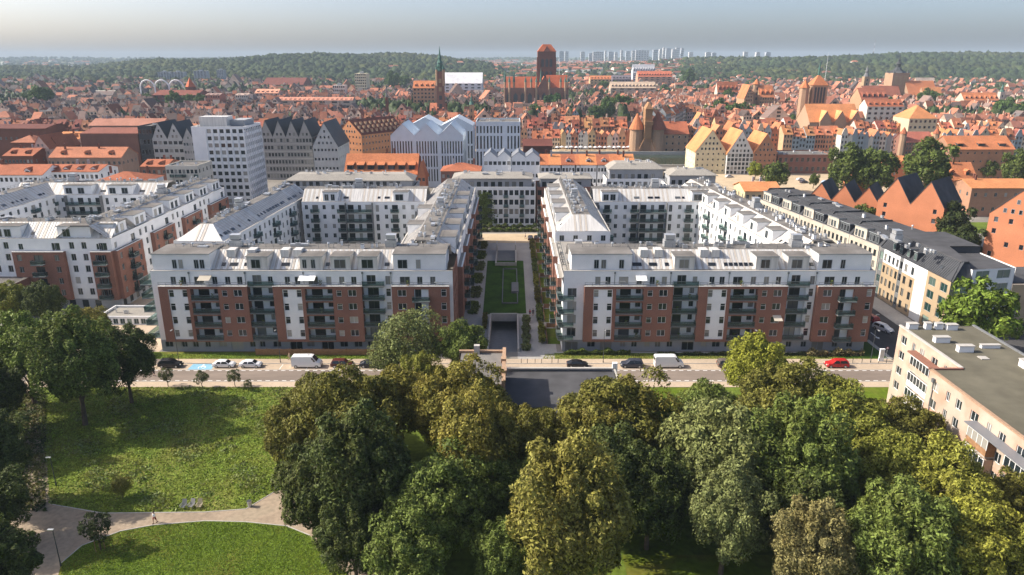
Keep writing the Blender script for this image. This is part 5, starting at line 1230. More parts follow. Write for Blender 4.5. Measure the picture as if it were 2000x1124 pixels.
for k,(px,py,c_,lb) in enumerate(((1563,352,(.6,.6,.6),'silver car on the riverside car park, leftmost'),(1570,357,(.05,.05,.06),'dark car in front of the silver one on the riverside car park'),(1612,357,(.35,.45,.6),'pale blue car on the riverside car park'),(1625,364,(.7,.7,.7),'white car on the riverside car park by the small trees'),(1660,355,(.7,.7,.72),'white car under the big riverside trees'),(1443,338,(.5,.05,.04),'small red car in front of the half timbered granary'),(1424,346,(.6,.6,.6),'pale car before the cream granary'))):
    gcar('car',px,py-5,R(20),c_,lb)
for k,(px,c_,lb) in enumerate(((1036,(.06,.06,.07),'dark grey car parked on the far plaza, left one'),(1048,(.02,.02,.02),'black car parked on the far plaza, middle one'),(1057,(.2,.2,.22),'grey car parked on the far plaza beside the balconies'),(932,(.10,.12,.08),'dark green car at the left of the far plaza'))):
    gcar('car',px,462 if px>1000 else 460,R(90),c_,lb)
car('suv',XA(243,165),168,R(80),(.05,.05,.06),'dark car parked in the yard between the left blocks')
# street lamps
def lamp(x,y,h,label,rz=0,arm=1.2,z=0,group='street lamps',lean=True):
    t=thing('street_lamp',label,'street lamp',(x,y,z),rz,group)
    mb=MB(); mb.cyl(0,0,0,.4,.11,.09,n=8); mb.cyl(0,0,.4,h,.07,.045,n=8); mb.tube((0,0,h-.02),(arm,0,h+.12),.035); mb.build('pole','frame_dark',t)
    mb=MB(); mb.box(arm-.35,arm+.35,-.13,.13,h+.05,h+.16,0); mb.box(arm-.3,arm+.3,-.1,.1,h+.02,h+.049,1); mb.build('lamp_head',['steel','lamp_glass'],t)
for px,lb in ((350,'street lamp post left of the white cars'),(548,'street lamp behind the white van'),(1178,'tall street lamp before the right block, right of the black car'),(1466,'street lamp beside the yellow green kerb tree'),(1700,'street lamp at the side street corner')):
    lamp(XA(px,YR[5]+.5),YR[5]+.5,7.5,lb,R(-90))
x,y=G(1697,718); lamp(*G(1104,690),4.2,'short lamp post in the verge before the right block',R(180),.4); lamp(*G(1695,665),6,'lamp post beside the side street entrance',0)
x,y=G(119,1106); lamp(x,y,5.2,'park lamp with bluish head on the lower left lawn edge',R(180),.25); x,y=G(110,949); lamp(x,y,4.6,'thin park lamp by the straight footpath',R(180),.25)
# bollards
for k,px in enumerate((1018,1030,1045,1058,1078,1090)):
    x=XA(px,YR[5]+.2); mb=MB((x,YR[5]+.2,.07,0)); mb.cyl(0,0,0,.95,.06,n=8); mb.cyl(0,0,.95,1.0,.075,.05,n=8); o=mb.build('bollard','frame_dark',off=(x,YR[5]+.2,0)); o.location=(x,YR[5]+.2,0)
    tag(o,'thin dark bollard, %s from the left behind the grey roof parapet'%ORD[k],'bollard','bollards along the pavement')
for k,px in enumerate((1665,1683,1716,1731)):
    x=XA(px,YR[5]+.3); mb=MB((x,YR[5]+.3,.07,0)); mb.cyl(0,0,0,1.0,.06,n=8); mb.cyl(0,0,1.0,1.05,.075,.05,n=8); o=mb.build('bollard','frame_dark',off=(x,YR[5]+.3,0)); o.location=(x,YR[5]+.3,0)
    tag(o,'thin dark bollard, %s right of the bright red hatchback'%ORD[k],'bollard','bollards along the pavement')
x,y=G(1720,706); mb=MB((x,y,.07,0)); mb.box(-.45,.45,-.2,.2,0,2.6,0); mb.box(-.38,.38,-.215,-.2,.8,2.45,1); mb.box(-.5,.5,-.25,.25,2.6,2.7,0); o=mb.build('advertising_column',['render_white','steel'],off=(x,y,0)); o.location=(x,y,0); tag(o,'pale upright kiosk panel on the corner pavement','kiosk')
for px,py,lb in ((1730,700,'small round traffic sign at the side street corner'),(985,716,'small traffic sign beside the brick parapet roof'),(1445,712,'traffic sign by the yellow green kerb tree')):
    x,y=G(px,py); t=thing('traffic_sign',lb,'traffic sign',(x,y,.06)); mb=MB(); mb.cyl(0,0,0,2.5,.035,n=6); mb.build('post','steel',t)
    mb=MB(); n=12; P_=[(math.cos(2*math.pi*i/n)*.3,-.05,2.25+math.sin(2*math.pi*i/n)*.3) for i in range(n)]; mb.face(P_); mb.build('sign_plate','red_light',t); mb=MB(); mb.face([(a_*.62,-.06,2.25+(c_-2.25)*.62) for a_,b_,c_ in P_]); mb.build('sign_face','paint_white',t)
# park chairs and bin
def deckchair(px,py,label,col):
    x,y=G(px,py); t=thing('park_chair',label,'chair',(x,y,.01),R(random.uniform(-15,15)),'wooden park chairs')
    mb=MB(); 
    for k in range(5): mb.box(-.32,.32,-.55+k*.13,-.46+k*.13,.38+k*.0,.42)
    mb.build('seat','plain',t,color=col); mb=MB()
    for k in range(6): mb.face([(-.32+k*.11,.08,.4),(-.23+k*.11,.08,.4),(-.23+k*.11,.42,1.15),(-.32+k*.11,.42,1.15)]); mb.face([(-.23+k*.11,.12,.4),(-.32+k*.11,.12,.4),(-.32+k*.11,.46,1.15),(-.23+k*.11,.46,1.15)])
    mb.build('backrest','plain',t,color=col)
    for a in (-.3,.3):
        for b_ in (-.5,.2): mb=MB(); mb.tube((a,b_,0),(a,b_,.4),.03); mb.build('leg','plain',t,color=col)
    for a in (-.36,.36): mb=MB(); mb.box(a-.05,a+.05,-.55,.2,.6,.64); mb.tube((a,-.5,.38),(a,-.5,.62),.025); mb.build('armrest','plain',t,color=col)
deckchair(360,992,'grey slatted park chair, left of three at the meadow edge',(.16,.17,.17)); deckchair(376,991,'pale grey slatted park chair, middle of three at the meadow edge',(.24,.24,.235)); deckchair(391,991,'cream slatted park chair, right of three at the meadow edge',(.36,.31,.22))
x,y=G(488,990); mb=MB((x,y,.01,0)); mb.cyl(0,0,0,.85,.26,.32,n=10,m=0,mt=1); mb.cyl(0,0,.85,.95,.34,n=10,m=0,mt=1); o=mb.build('litter_bin',['steel','frame_dark'],off=(x,y,0)); o.location=(x,y,0); tag(o,'dark round litter bin at the path edge beside the grove','litter bin')
# wooden fence before the left block
xa,xb=XA(500,139.8),XA(742,139.8); t=thing('wooden_fence','brown board fence in front of the left block ground floor','fence',(xa,139.8,0))
mb=MB(); x=0
while x<xb-xa: mb.box(x,x+.14,-.02,.02,.1,1.45+.04*math.sin(x*3)); x+=.16
mb.build('board','timber',t); 
for k in range(int((xb-xa)/2.4)+1): mb=MB(); mb.box(-.05,.05,.03,.12,0,1.6); link('post',mb.mesh('post',['timber']),t,(k*2.4,0,0))
# balcony furniture
def bchair(T,c):
    t=thing('balcony_chair','', 'chair',T)
PF={}
BN={'flower_pot':0,'balcony_table':0,'drying_rack':0}
def balc():
    def pot(r):
        mb=MB(); mb.cyl(0,0,0,.35,.17,.22,n=8); return mb.mesh('pot',['brick_pier'])
    mb=MB(); mb.cyl(0,0,0,.35,.17,.22,n=8); potm=mb.mesh('pot',['brick_pier'])
    lf=crown_mesh('foliage',77,.42,.5,.75,8,160,.11)
    mb=MB(); mb.cyl(0,0,.68,.72,.38,n=10); mb.cyl(0,0,0,.68,.04,n=6); mb.cyl(0,0,0,.03,.22,n=8); tb=mb.mesh('balcony_table',['frame_grey'])
    mb=MB()
    for k in range(6): mb.box(-.6,.6,-.3+k*.11,-.28+k*.11,.95,.97)
    for sx in (-.6,.6): mb.tube((sx,-.3,0),(sx,.3,.95),.015,n=4); mb.tube((sx,.3,0),(sx,-.3,.95),.015,n=4)
    dr=mb.mesh('drying_rack',['steel'])
    for i,(t,T,u) in enumerate(STUFF):
        side='left' if T[0]<0 else 'right'; fl=int((T[2]-3.1)/2.95+.2)+1
        px=1000+T[0]*FP/dep(T[1],T[2])
        where='storey %d of the %s block'%(fl+1,side)
        key=(fl,side)
        K.setdefault(key,[]).append((px,t,T,u))
K={}
balc_data=None
def balc2():
    mb=MB(); mb.cyl(0,0,0,.35,.17,.22,n=8); potm=mb.mesh('pot',['brick_pier']); lf=crown_mesh('foliage',77,.42,.5,.75,8,160,.11)
    mb=MB(); mb.cyl(0,0,.68,.72,.38,n=10); mb.cyl(0,0,0,.68,.04,n=6); tbm=mb.mesh('balcony_table',['frame_grey'])
    mb=MB()
    for k in range(6): mb.box(-.6,.6,-.3+k*.11,-.28+k*.11,.95,.97)
    for sx in (-.6,.6): mb.tube((sx,-.3,0),(sx,.3,.95),.015,n=4); mb.tube((sx,.3,0),(sx,-.3,.95),.015,n=4)
    drm=mb.mesh('drying_rack',['steel'])
    FL=['first','second','third','fourth','fifth']
    G_={}
    for t,T,u in STUFF:
        kd='pot' if t<.5 else ('table' if t<.8 else 'rack'); fl=min(4,int((T[2]-3.1)/2.9+.3)); side='left' if T[0]<0 else 'right'; G_.setdefault((kd,fl,side),[]).append((T[0],T))
    for (kd,fl,side),L_ in G_.items():
        L_.sort()
        for i,(x,T) in enumerate(L_):
            top='roof terrace level' if fl==4 else FL[fl]+' balcony level'; of='only' if len(L_)==1 else ORD[i]+' from left'
            if kd=='pot':
                o=thing('potted_plant','leafy pot plant on %s of %s block, %s'%(top,side,of),'pot plant',T,group='balcony pot plants'); link('pot',potm,o); f=link('foliage',lf,o); f.color=(*GN,.2)
            elif kd=='table': o=link('balcony_table',tbm,None,T); tag(o,'round grey table on %s of %s block, %s'%(top,side,of),'table','balcony tables')
            else: o=link('drying_rack',drm,None,T); tag(o,'folding drying rack on %s of %s block, %s'%(top,side,of),'drying rack','balcony drying racks')
balc2()
# ---- people
def person(x,y,rz,label,z=0,pose='walk',top=(.6,.62,.66),legs=(.25,.03,.03),H=1.76,dress=False):
    t=thing('person',label,'person',(x,y,z),rz); s=H/1.76
    w_=.26 if pose=='walk' else .05
    J={'pel':(0,0,.95,.135),'waist':(0,0,1.1,.125),'chest':(0,.01,1.32,.15),'neckb':(0,0,1.47,.075),'neck':(0,.01,1.53,.055),'head':(0,.02,1.60,.075),'head2':(0,.02,1.68,.095),'head3':(0,.02,1.75,.07)}
    E=[('pel','waist'),('waist','chest'),('chest','neckb'),('neckb','neck'),('neck','head'),('head','head2'),('head2','head3')]
    for sd,sg in (('l',1),('r',-1)):
        f=w_*sg
        J.update({'hip'+sd:(.095*sg,0,.90,.105),'knee'+sd:(.10*sg,f*.55,.50,.062),'ank'+sd:(.10*sg,f*.95-.04,.09,.042),'toe'+sd:(.11*sg,f*.95+.15,.035,.032),
          'sh'+sd:(.185*sg,0,1.42,.065),'el'+sd:(.24*sg,-f*.45,1.14,.045),'wr'+sd:(.245*sg,-f*.9+.08,.90,.030),'palm'+sd:(.245*sg,-f*1.0+.10,.83,.034)})
        E+=[('pel','hip'+sd),('hip'+sd,'knee'+sd),('knee'+sd,'ank'+sd),('ank'+sd,'toe'+sd),('neckb','sh'+sd),('sh'+sd,'el'+sd),('el'+sd,'wr'+sd),('wr'+sd,'palm'+sd)]
        px_,py_,pz_,_=J['palm'+sd]
        for q,(ox,ln) in enumerate(((-.022,.07),(-.007,.08),(.008,.075),(.022,.06))):
            J['f%d'%q+sd]=(px_+.3*ox,py_+ox,pz_-.035-ln*.5,.009); J['g%d'%q+sd]=(px_-.01*sg,py_+ox+.004,pz_-.035-ln,.008); E+=[('palm'+sd,'f%d'%q+sd),('f%d'%q+sd,'g%d'%q+sd)]
        J['th'+sd]=(px_-.02*sg,py_+.035,pz_-.01,.010); J['tj'+sd]=(px_-.025*sg,py_+.05,pz_-.045,.009); E+=[('palm'+sd,'th'+sd),('th'+sd,'tj'+sd)]
    nm=list(J); me=bpy.data.meshes.new('body'); me.from_pydata([tuple(c*s for c in J[k][:3]) for k in nm],[(nm.index(a),nm.index(b)) for a,b in E],[])
    me.materials.append(MATS['skin_tone']); o=link('body',me,t); md=o.modifiers.new('skin','SKIN')
    for i,k in enumerate(nm): v=me.skin_vertices[0].data[i]; v.radius=(J[k][3]*s,J[k][3]*s*(.85 if k in('chest','waist','pel') else 1)); v.use_root=(k=='pel')
    o.modifiers.new('sub','SUBSURF').levels=1; o.modifiers['sub'].render_levels=1
    n=10
    def rings(L_,m,name,col):
        mb=MB(); R_=[[(cx+math.cos(2*math.pi*i/n)*a,cy_+math.sin(2*math.pi*i/n)*b,z_*s) for i in range(n)] for cx,cy_,z_,a,b in L_]
        for a,b in zip(R_,R_[1:]): 
            for i in range(n): j=(i+1)%n; mb.face([a[i],a[j],b[j],b[i]])
        return mb,name,col
    mb,_,_=rings([(0,0,.93,.175,.14),(0,0,1.1,.17,.135),(0,.01,1.3,.2,.15),(0,0,1.44,.19,.11),(0,0,1.5,.08,.075)],0,'',0)
    for sg in (1,-1): 
        mb.tube((.17*sg,0,1.42*s),(.235*sg,-w_*sg*.4,1.17*s),.078,.062,8)
    mb.build('shirt','cloth',t,color=top)
    mb=MB()
    if dress: mb,_,_=rings([(0,0,.55,.26,.24),(0,0,.8,.22,.2),(0,0,1.0,.18,.145)],0,'',0)
    else:
        mb,_,_=rings([(0,0,.84,.19,.15),(0,0,.9,.19,.15),(0,0,1.02,.18,.145)],0,'',0)
        for sg in (1,-1): mb.tube((.095*sg,0,.93*s),(.10*sg,w_*sg*.5,.52*s),.118,.088,8)
    mb.build('trousers' if not dress else 'skirt','cloth',t,color=legs)
    mb=MB(); 
    for sg in (1,-1): f=w_*sg; mb.tube((.10*sg,f*.95-.10,.05),(.11*sg,f*.95+.17,.045),.055,.042,8)
    mb.build('shoe','rubber',t)
    mb=MB(); mb.setT((0,0,0,0)); c=(0,.0,1.715*s); V=[]
    R_=[[(math.cos(2*math.pi*i/n)*a,-.01+math.sin(2*math.pi*i/n)*a*1.1,c[2]+z_) for i in range(n)] for a,z_ in ((.088,-.07),(.108,-.01),(.10,.05),(.06,.095),(.005,.105))]
    for a,b in zip(R_,R_[1:]):
        for i in range(n):
            j=(i+1)%n
            if a is R_[0] and math.sin(2*math.pi*(i+.5)/n)>.3: continue
            mb.face([a[i],a[j],b[j],b[i]])
    mb.build('hair','hair',t)
    mb=MB(); 
    for ex in(-.033,.033): mb.cyl(ex,.108*1,1.665*s,1.68*s,.009,n=6)
    mb.build('eye','rubber',t)
    return t
x,y=G(303,1022); person(x,y,R(160),'walker in white top and dark red shorts on the gravel path',.022)
x,y=G(566,704); person(x,y,R(90),'person in beige clothes walking behind the white van',.07,top=(.55,.45,.3),legs=(.45,.36,.25))
x,y=G(1035,618); person(x,y,R(10),'person in red top strolling on the courtyard path',.03,top=(.3,.04,.06),legs=(.05,.05,.08)); x,y=G(1041,617); person(x,y,R(10),'person in dark clothes beside the red topped one',.03,top=(.05,.05,.07),legs=(.06,.06,.08))
x,y=G(302,735); person(x,y,R(-90),'person in dark coat on the near pavement left of the first sapling',.06,top=(.04,.04,.05),legs=(.03,.03,.04)); x,y=G(1026,466)
person(x,y,R(-90),'person in white on the far courtyard plaza',.04,top=(.7,.7,.7),legs=(.1,.1,.12))
# ================= RIVER, OLD TOWN =================
strip('river',-130,420,414,468,.02,'water'); strip('riverside_ground',80,420,296,396,.012,'plaza_tan'); strip('riverside_grass',120,200,250,268,.02,'verge')
strip('riverside_grass',100,135,270,300,.02,'verge'); strip('car_park',118,195,318,385,.02,'plaza_tan'); strip('quay',-130,420,468,482,1.6,'plaza_tan')
q=MB(); q.box(-130,420,467.2,468,-.5,2.0,0); q.box(-130,420,413.4,414,-.5,1.3,0); tag(q.build('quay_wall','concrete'),'stone quay walls on both banks of the green river','quay wall')
WP_=[(.62,.50,.36),(.55,.33,.20),(.62,.58,.50),(.45,.20,.12),(.60,.45,.40),(.36,.15,.09),(.50,.42,.30),(.62,.60,.57),(.56,.40,.22),(.30,.34,.36)]
WN_=['cream','ochre','off white','brick red','pinkish','dark brick','tan','white','mustard','blue grey']
RP_=[(.46,.175,.085),(.38,.14,.075),(.30,.115,.07),(.50,.215,.11),(.22,.08,.055)]
RN_=['orange','tile red','dull red','bright orange','dark red']
def hse(mw,mr,w,d,h,rh,kind,nf,nc,r,detail=True,step=False):
    """local frame already set on both builders; front y=0"""
    mw.face([(0,0,0),(w,0,0),(w,0,h),(0,0,h)],0); mw.face([(w,0,0),(w,d,0),(w,d,h),(w,0,h)],0); mw.face([(0,d,0),(0,0,0),(0,0,h),(0,d,h)],0); 
    if detail: mw.face([(w,d,0),(0,d,0),(0,d,h),(w,d,h)],0)
    e=.3
    if kind=='gy':
        c=w/2; k=rh/c
        mr.face([(-e,-.1,h-e*k),(c,-.1,h+rh),(c,d+.1,h+rh),(-e,d+.1,h-e*k)][::-1] if 0 else [(-e,-.1,h-e*k),(c,-.1,h+rh),(c,d+.1,h+rh),(-e,d+.1,h-e*k)]); mr.face([(c,-.1,h+rh),(w+e,-.1,h-e*k),(w+e,d+.1,h-e*k),(c,d+.1,h+rh)])
        if step and detail: # raised gable
            mw.solid([(0,0,h),(w,0,h),(w,.5,h),(0,.5,h)],[(c-.7,0,h+rh+.9),(c+.7,0,h+rh+.9),(c+.7,.5,h+rh+.9),(c-.7,.5,h+rh+.9)],0)
        else: mw.face([(0,0,h),(w,0,h),(c,0,h+rh)],0)
        mw.face([(w,d,h),(0,d,h),(c,d,h+rh)],0)
    elif kind=='gx':
        m=d/2; k=rh/m
        mr.face([(-e,-e,h-e*k),(w+e,-e,h-e*k),(w+e,m,h+rh),(-e,m,h+rh)]); mr.face([(-e,m,h+rh),(w+e,m,h+rh),(w+e,d+e,h-e*k),(-e,d+e,h-e*k)]); mw.face([(w,0,h),(w,d,h),(w,m,h+rh)],0); mw.face([(0,d,h),(0,0,h),(0,m,h+rh)],0)
        if detail:
            for q_ in range(max(1,int(w/4.5))):
                x=(q_+.5)*w/max(1,int(w/4.5)); mr.solid([(x-.8,m*.2,h+rh*.2),(x+.8,m*.2,h+rh*.2),(x+.8,m*.7,h+rh*.6),(x-.8,m*.7,h+rh*.6)],[(x-.8,m*.2,h+rh*.5),(x+.8,m*.2,h+rh*.5),(x+.8,m*.8,h+rh*.72),(x-.8,m*.8,h+rh*.72)],0)
                mw.face([(x-.55,m*.2-.03,h+rh*.24),(x+.55,m*.2-.03,h+rh*.24),(x+.55,m*.2-.03,h+rh*.46),(x-.55,m*.2-.03,h+rh*.46)],1)
    else:
        s=min(w,d)/2; 
        L_=[(-e,-e,h),(w+e,-e,h),(w+e,d+e,h),(-e,d+e,h)]; U=[(s,s,h+rh),(w-s,s,h+rh),(w-s,d-s,h+rh),(s,d-s,h+rh)]
        for a in range(4): mr.face([L_[a],L_[(a+1)%4],U[(a+1)%4],U[a]])
    if nc:
        fh=h/nf; st=w/nc; nn=nf+(int(rh/3) if kind=='gy' else 0)
        for f in range(nn):
            zz=f*fh+fh*.3 if f<nf else h+.5+(f-nf)*2.8
            half=w/2-.4 if f<nf else (w/2)*(1-(f*fh*0+zz+1.4-h)/rh)-.2
            for k_ in range(nc):
                x=(k_+.5)*st
                if abs(x-w/2)+st*.25>half: continue
                mw.face([(x-st*.24,-.03,zz),(x+st*.24,-.03,zz),(x+st*.24,-.03,zz+min(1.7,fh*.55)),(x-st*.24,-.03,zz+min(1.7,fh*.55))],1)
NH=0
def row(place,pxa,pxb,Y,n,h,rh,kind='gy',Y1=None,d=13,wp=None,rp=None,seed=0,noun='house',step=.4,cat='house'):
    global NH
    r=random.Random(seed*17+int(pxa)); Y1=Y if Y1 is None else Y1; A=(XA(pxa,Y,8),Y); Bq=(XA(pxb,Y1,8),Y1); L=math.hypot(Bq[0]-A[0],Bq[1]-A[1]); ang=math.atan2(Bq[1]-A[1],Bq[0]-A[0])
    ws=[r.uniform(.75,1.25) for _ in range(n)]; t=sum(ws); x=0
    for k in range(n):
        w=ws[k]/t*L; c=r.choice(wp or range(len(WP_))); rc=r.choice(rp or (range(len(RP_)) if pxb>900 else (2,4,1,4))); kd=kind if kind!='mix' else r.choice(['gx','gy','gx'])  # rows on the left get darker roofs, their weaker sunlight put into the colour
        hh=h*r.uniform(.85,1.18); rr=(min(rh,w*.75) if kd=='gy' else rh*.8)*r.uniform(.85,1.2); nf=max(2,round(hh/3.2)); nc=max(2,round(w/2.1))
        P=l2b(A,ang,x,r.uniform(-.4,.4)); mw=MB(); mr=MB(); hse(mw,mr,w-.06,d*r.uniform(.85,1.15),hh,rr,kd,nf,nc,r,True,r.random()<step)
        RO=RN_[rc]; lab='%s %s, %s roof, %s from left, %s'%(WN_[c],noun,RO,ORD[k],place)
        t_=thing('town_house',lab,cat,(P[0],P[1],0),ang,place)
        o=mw.build('wall',['wall_paint','glass_dark'],t_,color=WP_[c]); mr.build('roof','roof_tile',t_,color=tuple(v*r.uniform(.85,1.12) for v in RP_[rc]))
        if r.random()<.6:
            mb=MB(); mb.box(-.35,.35,-.35,.35,0,rr*.5+1.6); link('chimney',mb.mesh('chimney',['brick_dark']),t_,(w*r.uniform(.2,.8),5,hh+rr*.4))
        x+=w; NH+=1
row('quay row left of the crane',1096,1232,482,12,11,7,seed=1,wp=[0,1,2,3,4,5,8])
row('orange block by the quay',1040,1094,484,3,9,6,'gx',seed=2,wp=[0,6],rp=[1,3])
row('second row behind left quay',1050,1225,512,13,12,6,'mix',seed=3)
row('third row behind left quay',1040,1160,545,9,13,6,'gx',seed=3)
row('quay row right of the crane',1342,1532,480,14,13,7,seed=4,wp=[3,5,9,5,3,0,7])
row('second row behind right quay',1350,1560,520,14,13,6,'mix',seed=5)
row('tall street receding beyond the crane',1283,1352,560,9,15,6,'gx',Y1=690,seed=6,wp=[9,9,7],rp=[0,1],d=9)
row('row below pyramid roofed church',1530,1640,470,7,12,6,'gx',seed=7,wp=[1,3,9,6],rp=[0,3])
row('pale row above three big trees',1642,1762,462,11,12,6,'gy',seed=8,wp=[9,7,9,2],rp=[0,1,3])
row('row flanking twin turreted hall',1836,1880,452,4,13,6,'gy',seed=9,wp=[9,7],rp=[0,3])
row('row above the big brick granary',1880,2030,462,9,12,7,'mix',seed=10,wp=[0,7,9,6])
row('white row right of hipped hall',1826,1960,520,10,11,6,'mix',seed=11,wp=[7,2,7,0],rp=[0,3,1])
row('upper row at the right edge',1900,2040,590,9,11,6,'gx',seed=12)
row('row right of pyramid church nave',1660,1760,515,8,11,6,'mix',seed=13)
row('row behind riverside tree clump',1360,1545,600,14,12,6,'mix',seed=14)
row('row before octagon brick church',1330,1440,660,9,12,6,'gx',seed=15)
row('left edge row beside museum',-20,90,470,8,12,7,'gy',seed=16,wp=[9,5,6,2],rp=[2,4,1])
row('dark row beyond red brown museum',92,160,455,5,12,7,'gy',seed=17,wp=[5,9,6],rp=[4,2])
row('second row at the left edge',-30,110,530,9,11,6,'mix',seed=18,rp=[4,2,1],wp=[5,6,9,4])
row('row above the salmon warehouse',110,300,510,11,12,7,'gx',seed=19,rp=[4,2],wp=[5,3,6])
row('row left of white tower top',300,420,500,8,11,5,'gx',seed=20,wp=[0,6,2],rp=[3,1])
row('row behind white tower plant room',390,520,540,9,12,6,'mix',seed=21)
row('first row behind grey housing',505,680,455,13,13,7,'gy',seed=22,rp=[4,2,1],wp=[9,0,6,7])
row('second row behind grey housing',480,700,510,14,12,6,'mix',seed=23,rp=[0,1,2])
row('row behind orange brick granary',700,800,500,7,13,7,'mix',seed=24,rp=[4,1,0])
row('row left of the spired tower',700,850,560,11,12,6,'mix',seed=25)
row('row above folded gable offices',790,950,520,12,13,6,'mix',seed=26,rp=[0,1,3])
row('row right of spired tower',870,1000,580,11,12,6,'mix',seed=27)
row('row above flat white office',940,1040,510,8,12,6,'mix',seed=28)
row('row before the big brick church',985,1130,640,12,12,6,'mix',seed=29,rp=[0,3,1])
# port crane
B=Bld('port_crane','brick twin tower gate with dark wooden crane jutting over the quay','port crane',(XA(1231,470),470,1.5)); k=.35
Wd=XA(1335,470)-XA(1231,470)
mb=MB(); mb.cyl(4.2,5,0,14,4.6,4.3,n=14); mb.cyl(17.5,5,0,14,5.0,4.6,n=14); mb.box(4.2,17.5,3,12,0,15); mb.build('wall','brick_pier',B.root)
mb=MB(); mb.cyl(4.2,5,14,24,5.2,.3,n=14); mb.build('roof','roof_tile',B.root,color=OR); mb=MB(); mb.cyl(17.5,5.2,14,25,6.4,.4,n=14); mb.build('roof','roof_tile',B.root,color=(.25,.09,.06))
mb=MB(); mb.box(8.4,12.9,-.5,8,8,27,0); mb.box(8.0,13.3,-2.6,8,17,19.5,0); mb.solid([(8.2,-1.5,27),(13.1,-1.5,27),(13.1,8.5,27),(8.2,8.5,27)],[(10.5,1,31),(10.8,1,31),(10.8,7,31),(10.5,7,31)],0); mb.tube((8.5,0,8),(5.5,-1,2),.3); mb.tube((12.8,0,8),(15.8,-1,2),.3); mb.build('crane_housing','timber',B.root)
gb('brown brick hall with dark red roof right of the wooden crane','hall',1296,1344,474,262,238,depth=20,roof='gx',wall='brick_pier',rc=(.40,.13,.07),nf=3,nc=4,ns=2,name='hall',st='s')
# promenade parasols
for k in range(16):
    px=1088+k*9.3; x=XA(px,474); mb=MB(); mb.cyl(0,0,0,2.4,.05,n=5,m=1); mb.cyl(0,0,2.3,3.1,1.6,.1,n=8); o=link('parasol',mb.mesh('parasol',['render_white','rail']),None,(x,474+(k%2)*1.6,1.6)); tag(o,'pale cafe parasol on the quay promenade, %s from the left'%ORD[k],'parasol','quay parasols')
# ---------- generic town fabric
AV=[]  # (x,y,r) cleared circles
def avoid(px,Y,r): AV.append((XA(px,Y),Y,r))
LM=dict(mary=(1046,800),town=(860,640),john=(1600,565),cath=(1755,900))
avoid(1040,810,62); avoid(1090,840,40); avoid(1000,800,40); avoid(860,645,22); avoid(1600,570,30); avoid(1570,570,26); avoid(1640,575,24); avoid(1757,905,32); avoid(1790,900,28); avoid(1470,760,34); avoid(1220,640,55); avoid(1180,600,30); avoid(1420,560,40); avoid(1080,600,22); avoid(1720,560,26); avoid(1810,520,24); avoid(300,900,50); avoid(370,800,60); avoid(100,620,24)
def fabric():
    r=random.Random(99); mw=MB(); mr=MB(); mp=MB(); n=0; Y=556.0
    while Y<1640:
        hw=Y*.80; x=-hw+r.uniform(0,8); blk=0
        xang=0
        while x<hw:
            px=1000+x*FP/dep(Y,8); w=r.uniform(4.6,9)*(1 if Y<900 else 1.4); 
            dens=.97 if Y<1000 and px>250 else (.62 if Y<1150 else .42)
            if (px<430 and Y>1150) or (px>1750 and Y>1150): dens=.3
            if px<300 and Y>900: dens=.4
            ok=all((x+w/2-a)**2+(Y+6-b)**2>c*c for a,b,c in AV)
            f=math.sin(x*.013+Y*.004)*math.sin(Y*.011+x*.003)
            if Y<900 and 1330<px<1560 and f>.45: ok=False
            if Y>600 and f>.55: ok=False
            if ok and r.random()<dens and not(Y<575 and 1040<px<1160) and not (Y<700 and 1275<px<1360) and not(Y<610 and r.random()<.0):
                kd=r.choice(['gx','gy','gy','gx','gy','hip']); an=r.choice([0,0,.08,-.1,.3])+r.gauss(0,.04); h=r.uniform(9,15.5); big=r.random()<.04
                if big: w*=2.2
                T=(x,Y+r.uniform(-2,2),0,an); mw.setT(T); R2=mp if r.random()<(.22 if px>1000 else (.4 if px>500 else .62)) else mr; R2.setT(T); hse(mw,R2,w-.1,r.uniform(8,11)*(1 if not big else 1.5),h,(r.uniform(3.2,5.5) if kd!='gy' else w*r.uniform(.45,.7)),kd,4,(3 if Y<900 else 0),r,False)  # browner roofs grow commoner leftwards, partly painting in the duller light there
                if Y<950 and r.random()<.5: mw.setT((x+w*.5,Y+5,h+3,0)); mw.box(-.5,.5,-.4,.4,0,3.4,0,bottom=False)
                n+=1
            x+=w*(1.0 if r.random()<.85 else 1.6)
        Y+=r.uniform(14,19)*(1 if Y<950 else 1.3)
    o=mw.build('town_house',['town_wall','glass_dark']); tag(o,'mass of small old town house walls stretching towards the wooded hills','house',kind='stuff')
    tag(mp.build('town_roof','town_roof_pale'),'grey and brown roofs scattered among the orange old town roofs','roof',kind='stuff')
    o=mr.build('town_roof','town_roof'); tag(o,'sea of orange tiled old town roofs stretching towards the wooded hills','roof',kind='stuff'); print('fabric houses',n,'individual',NH)
fabric()
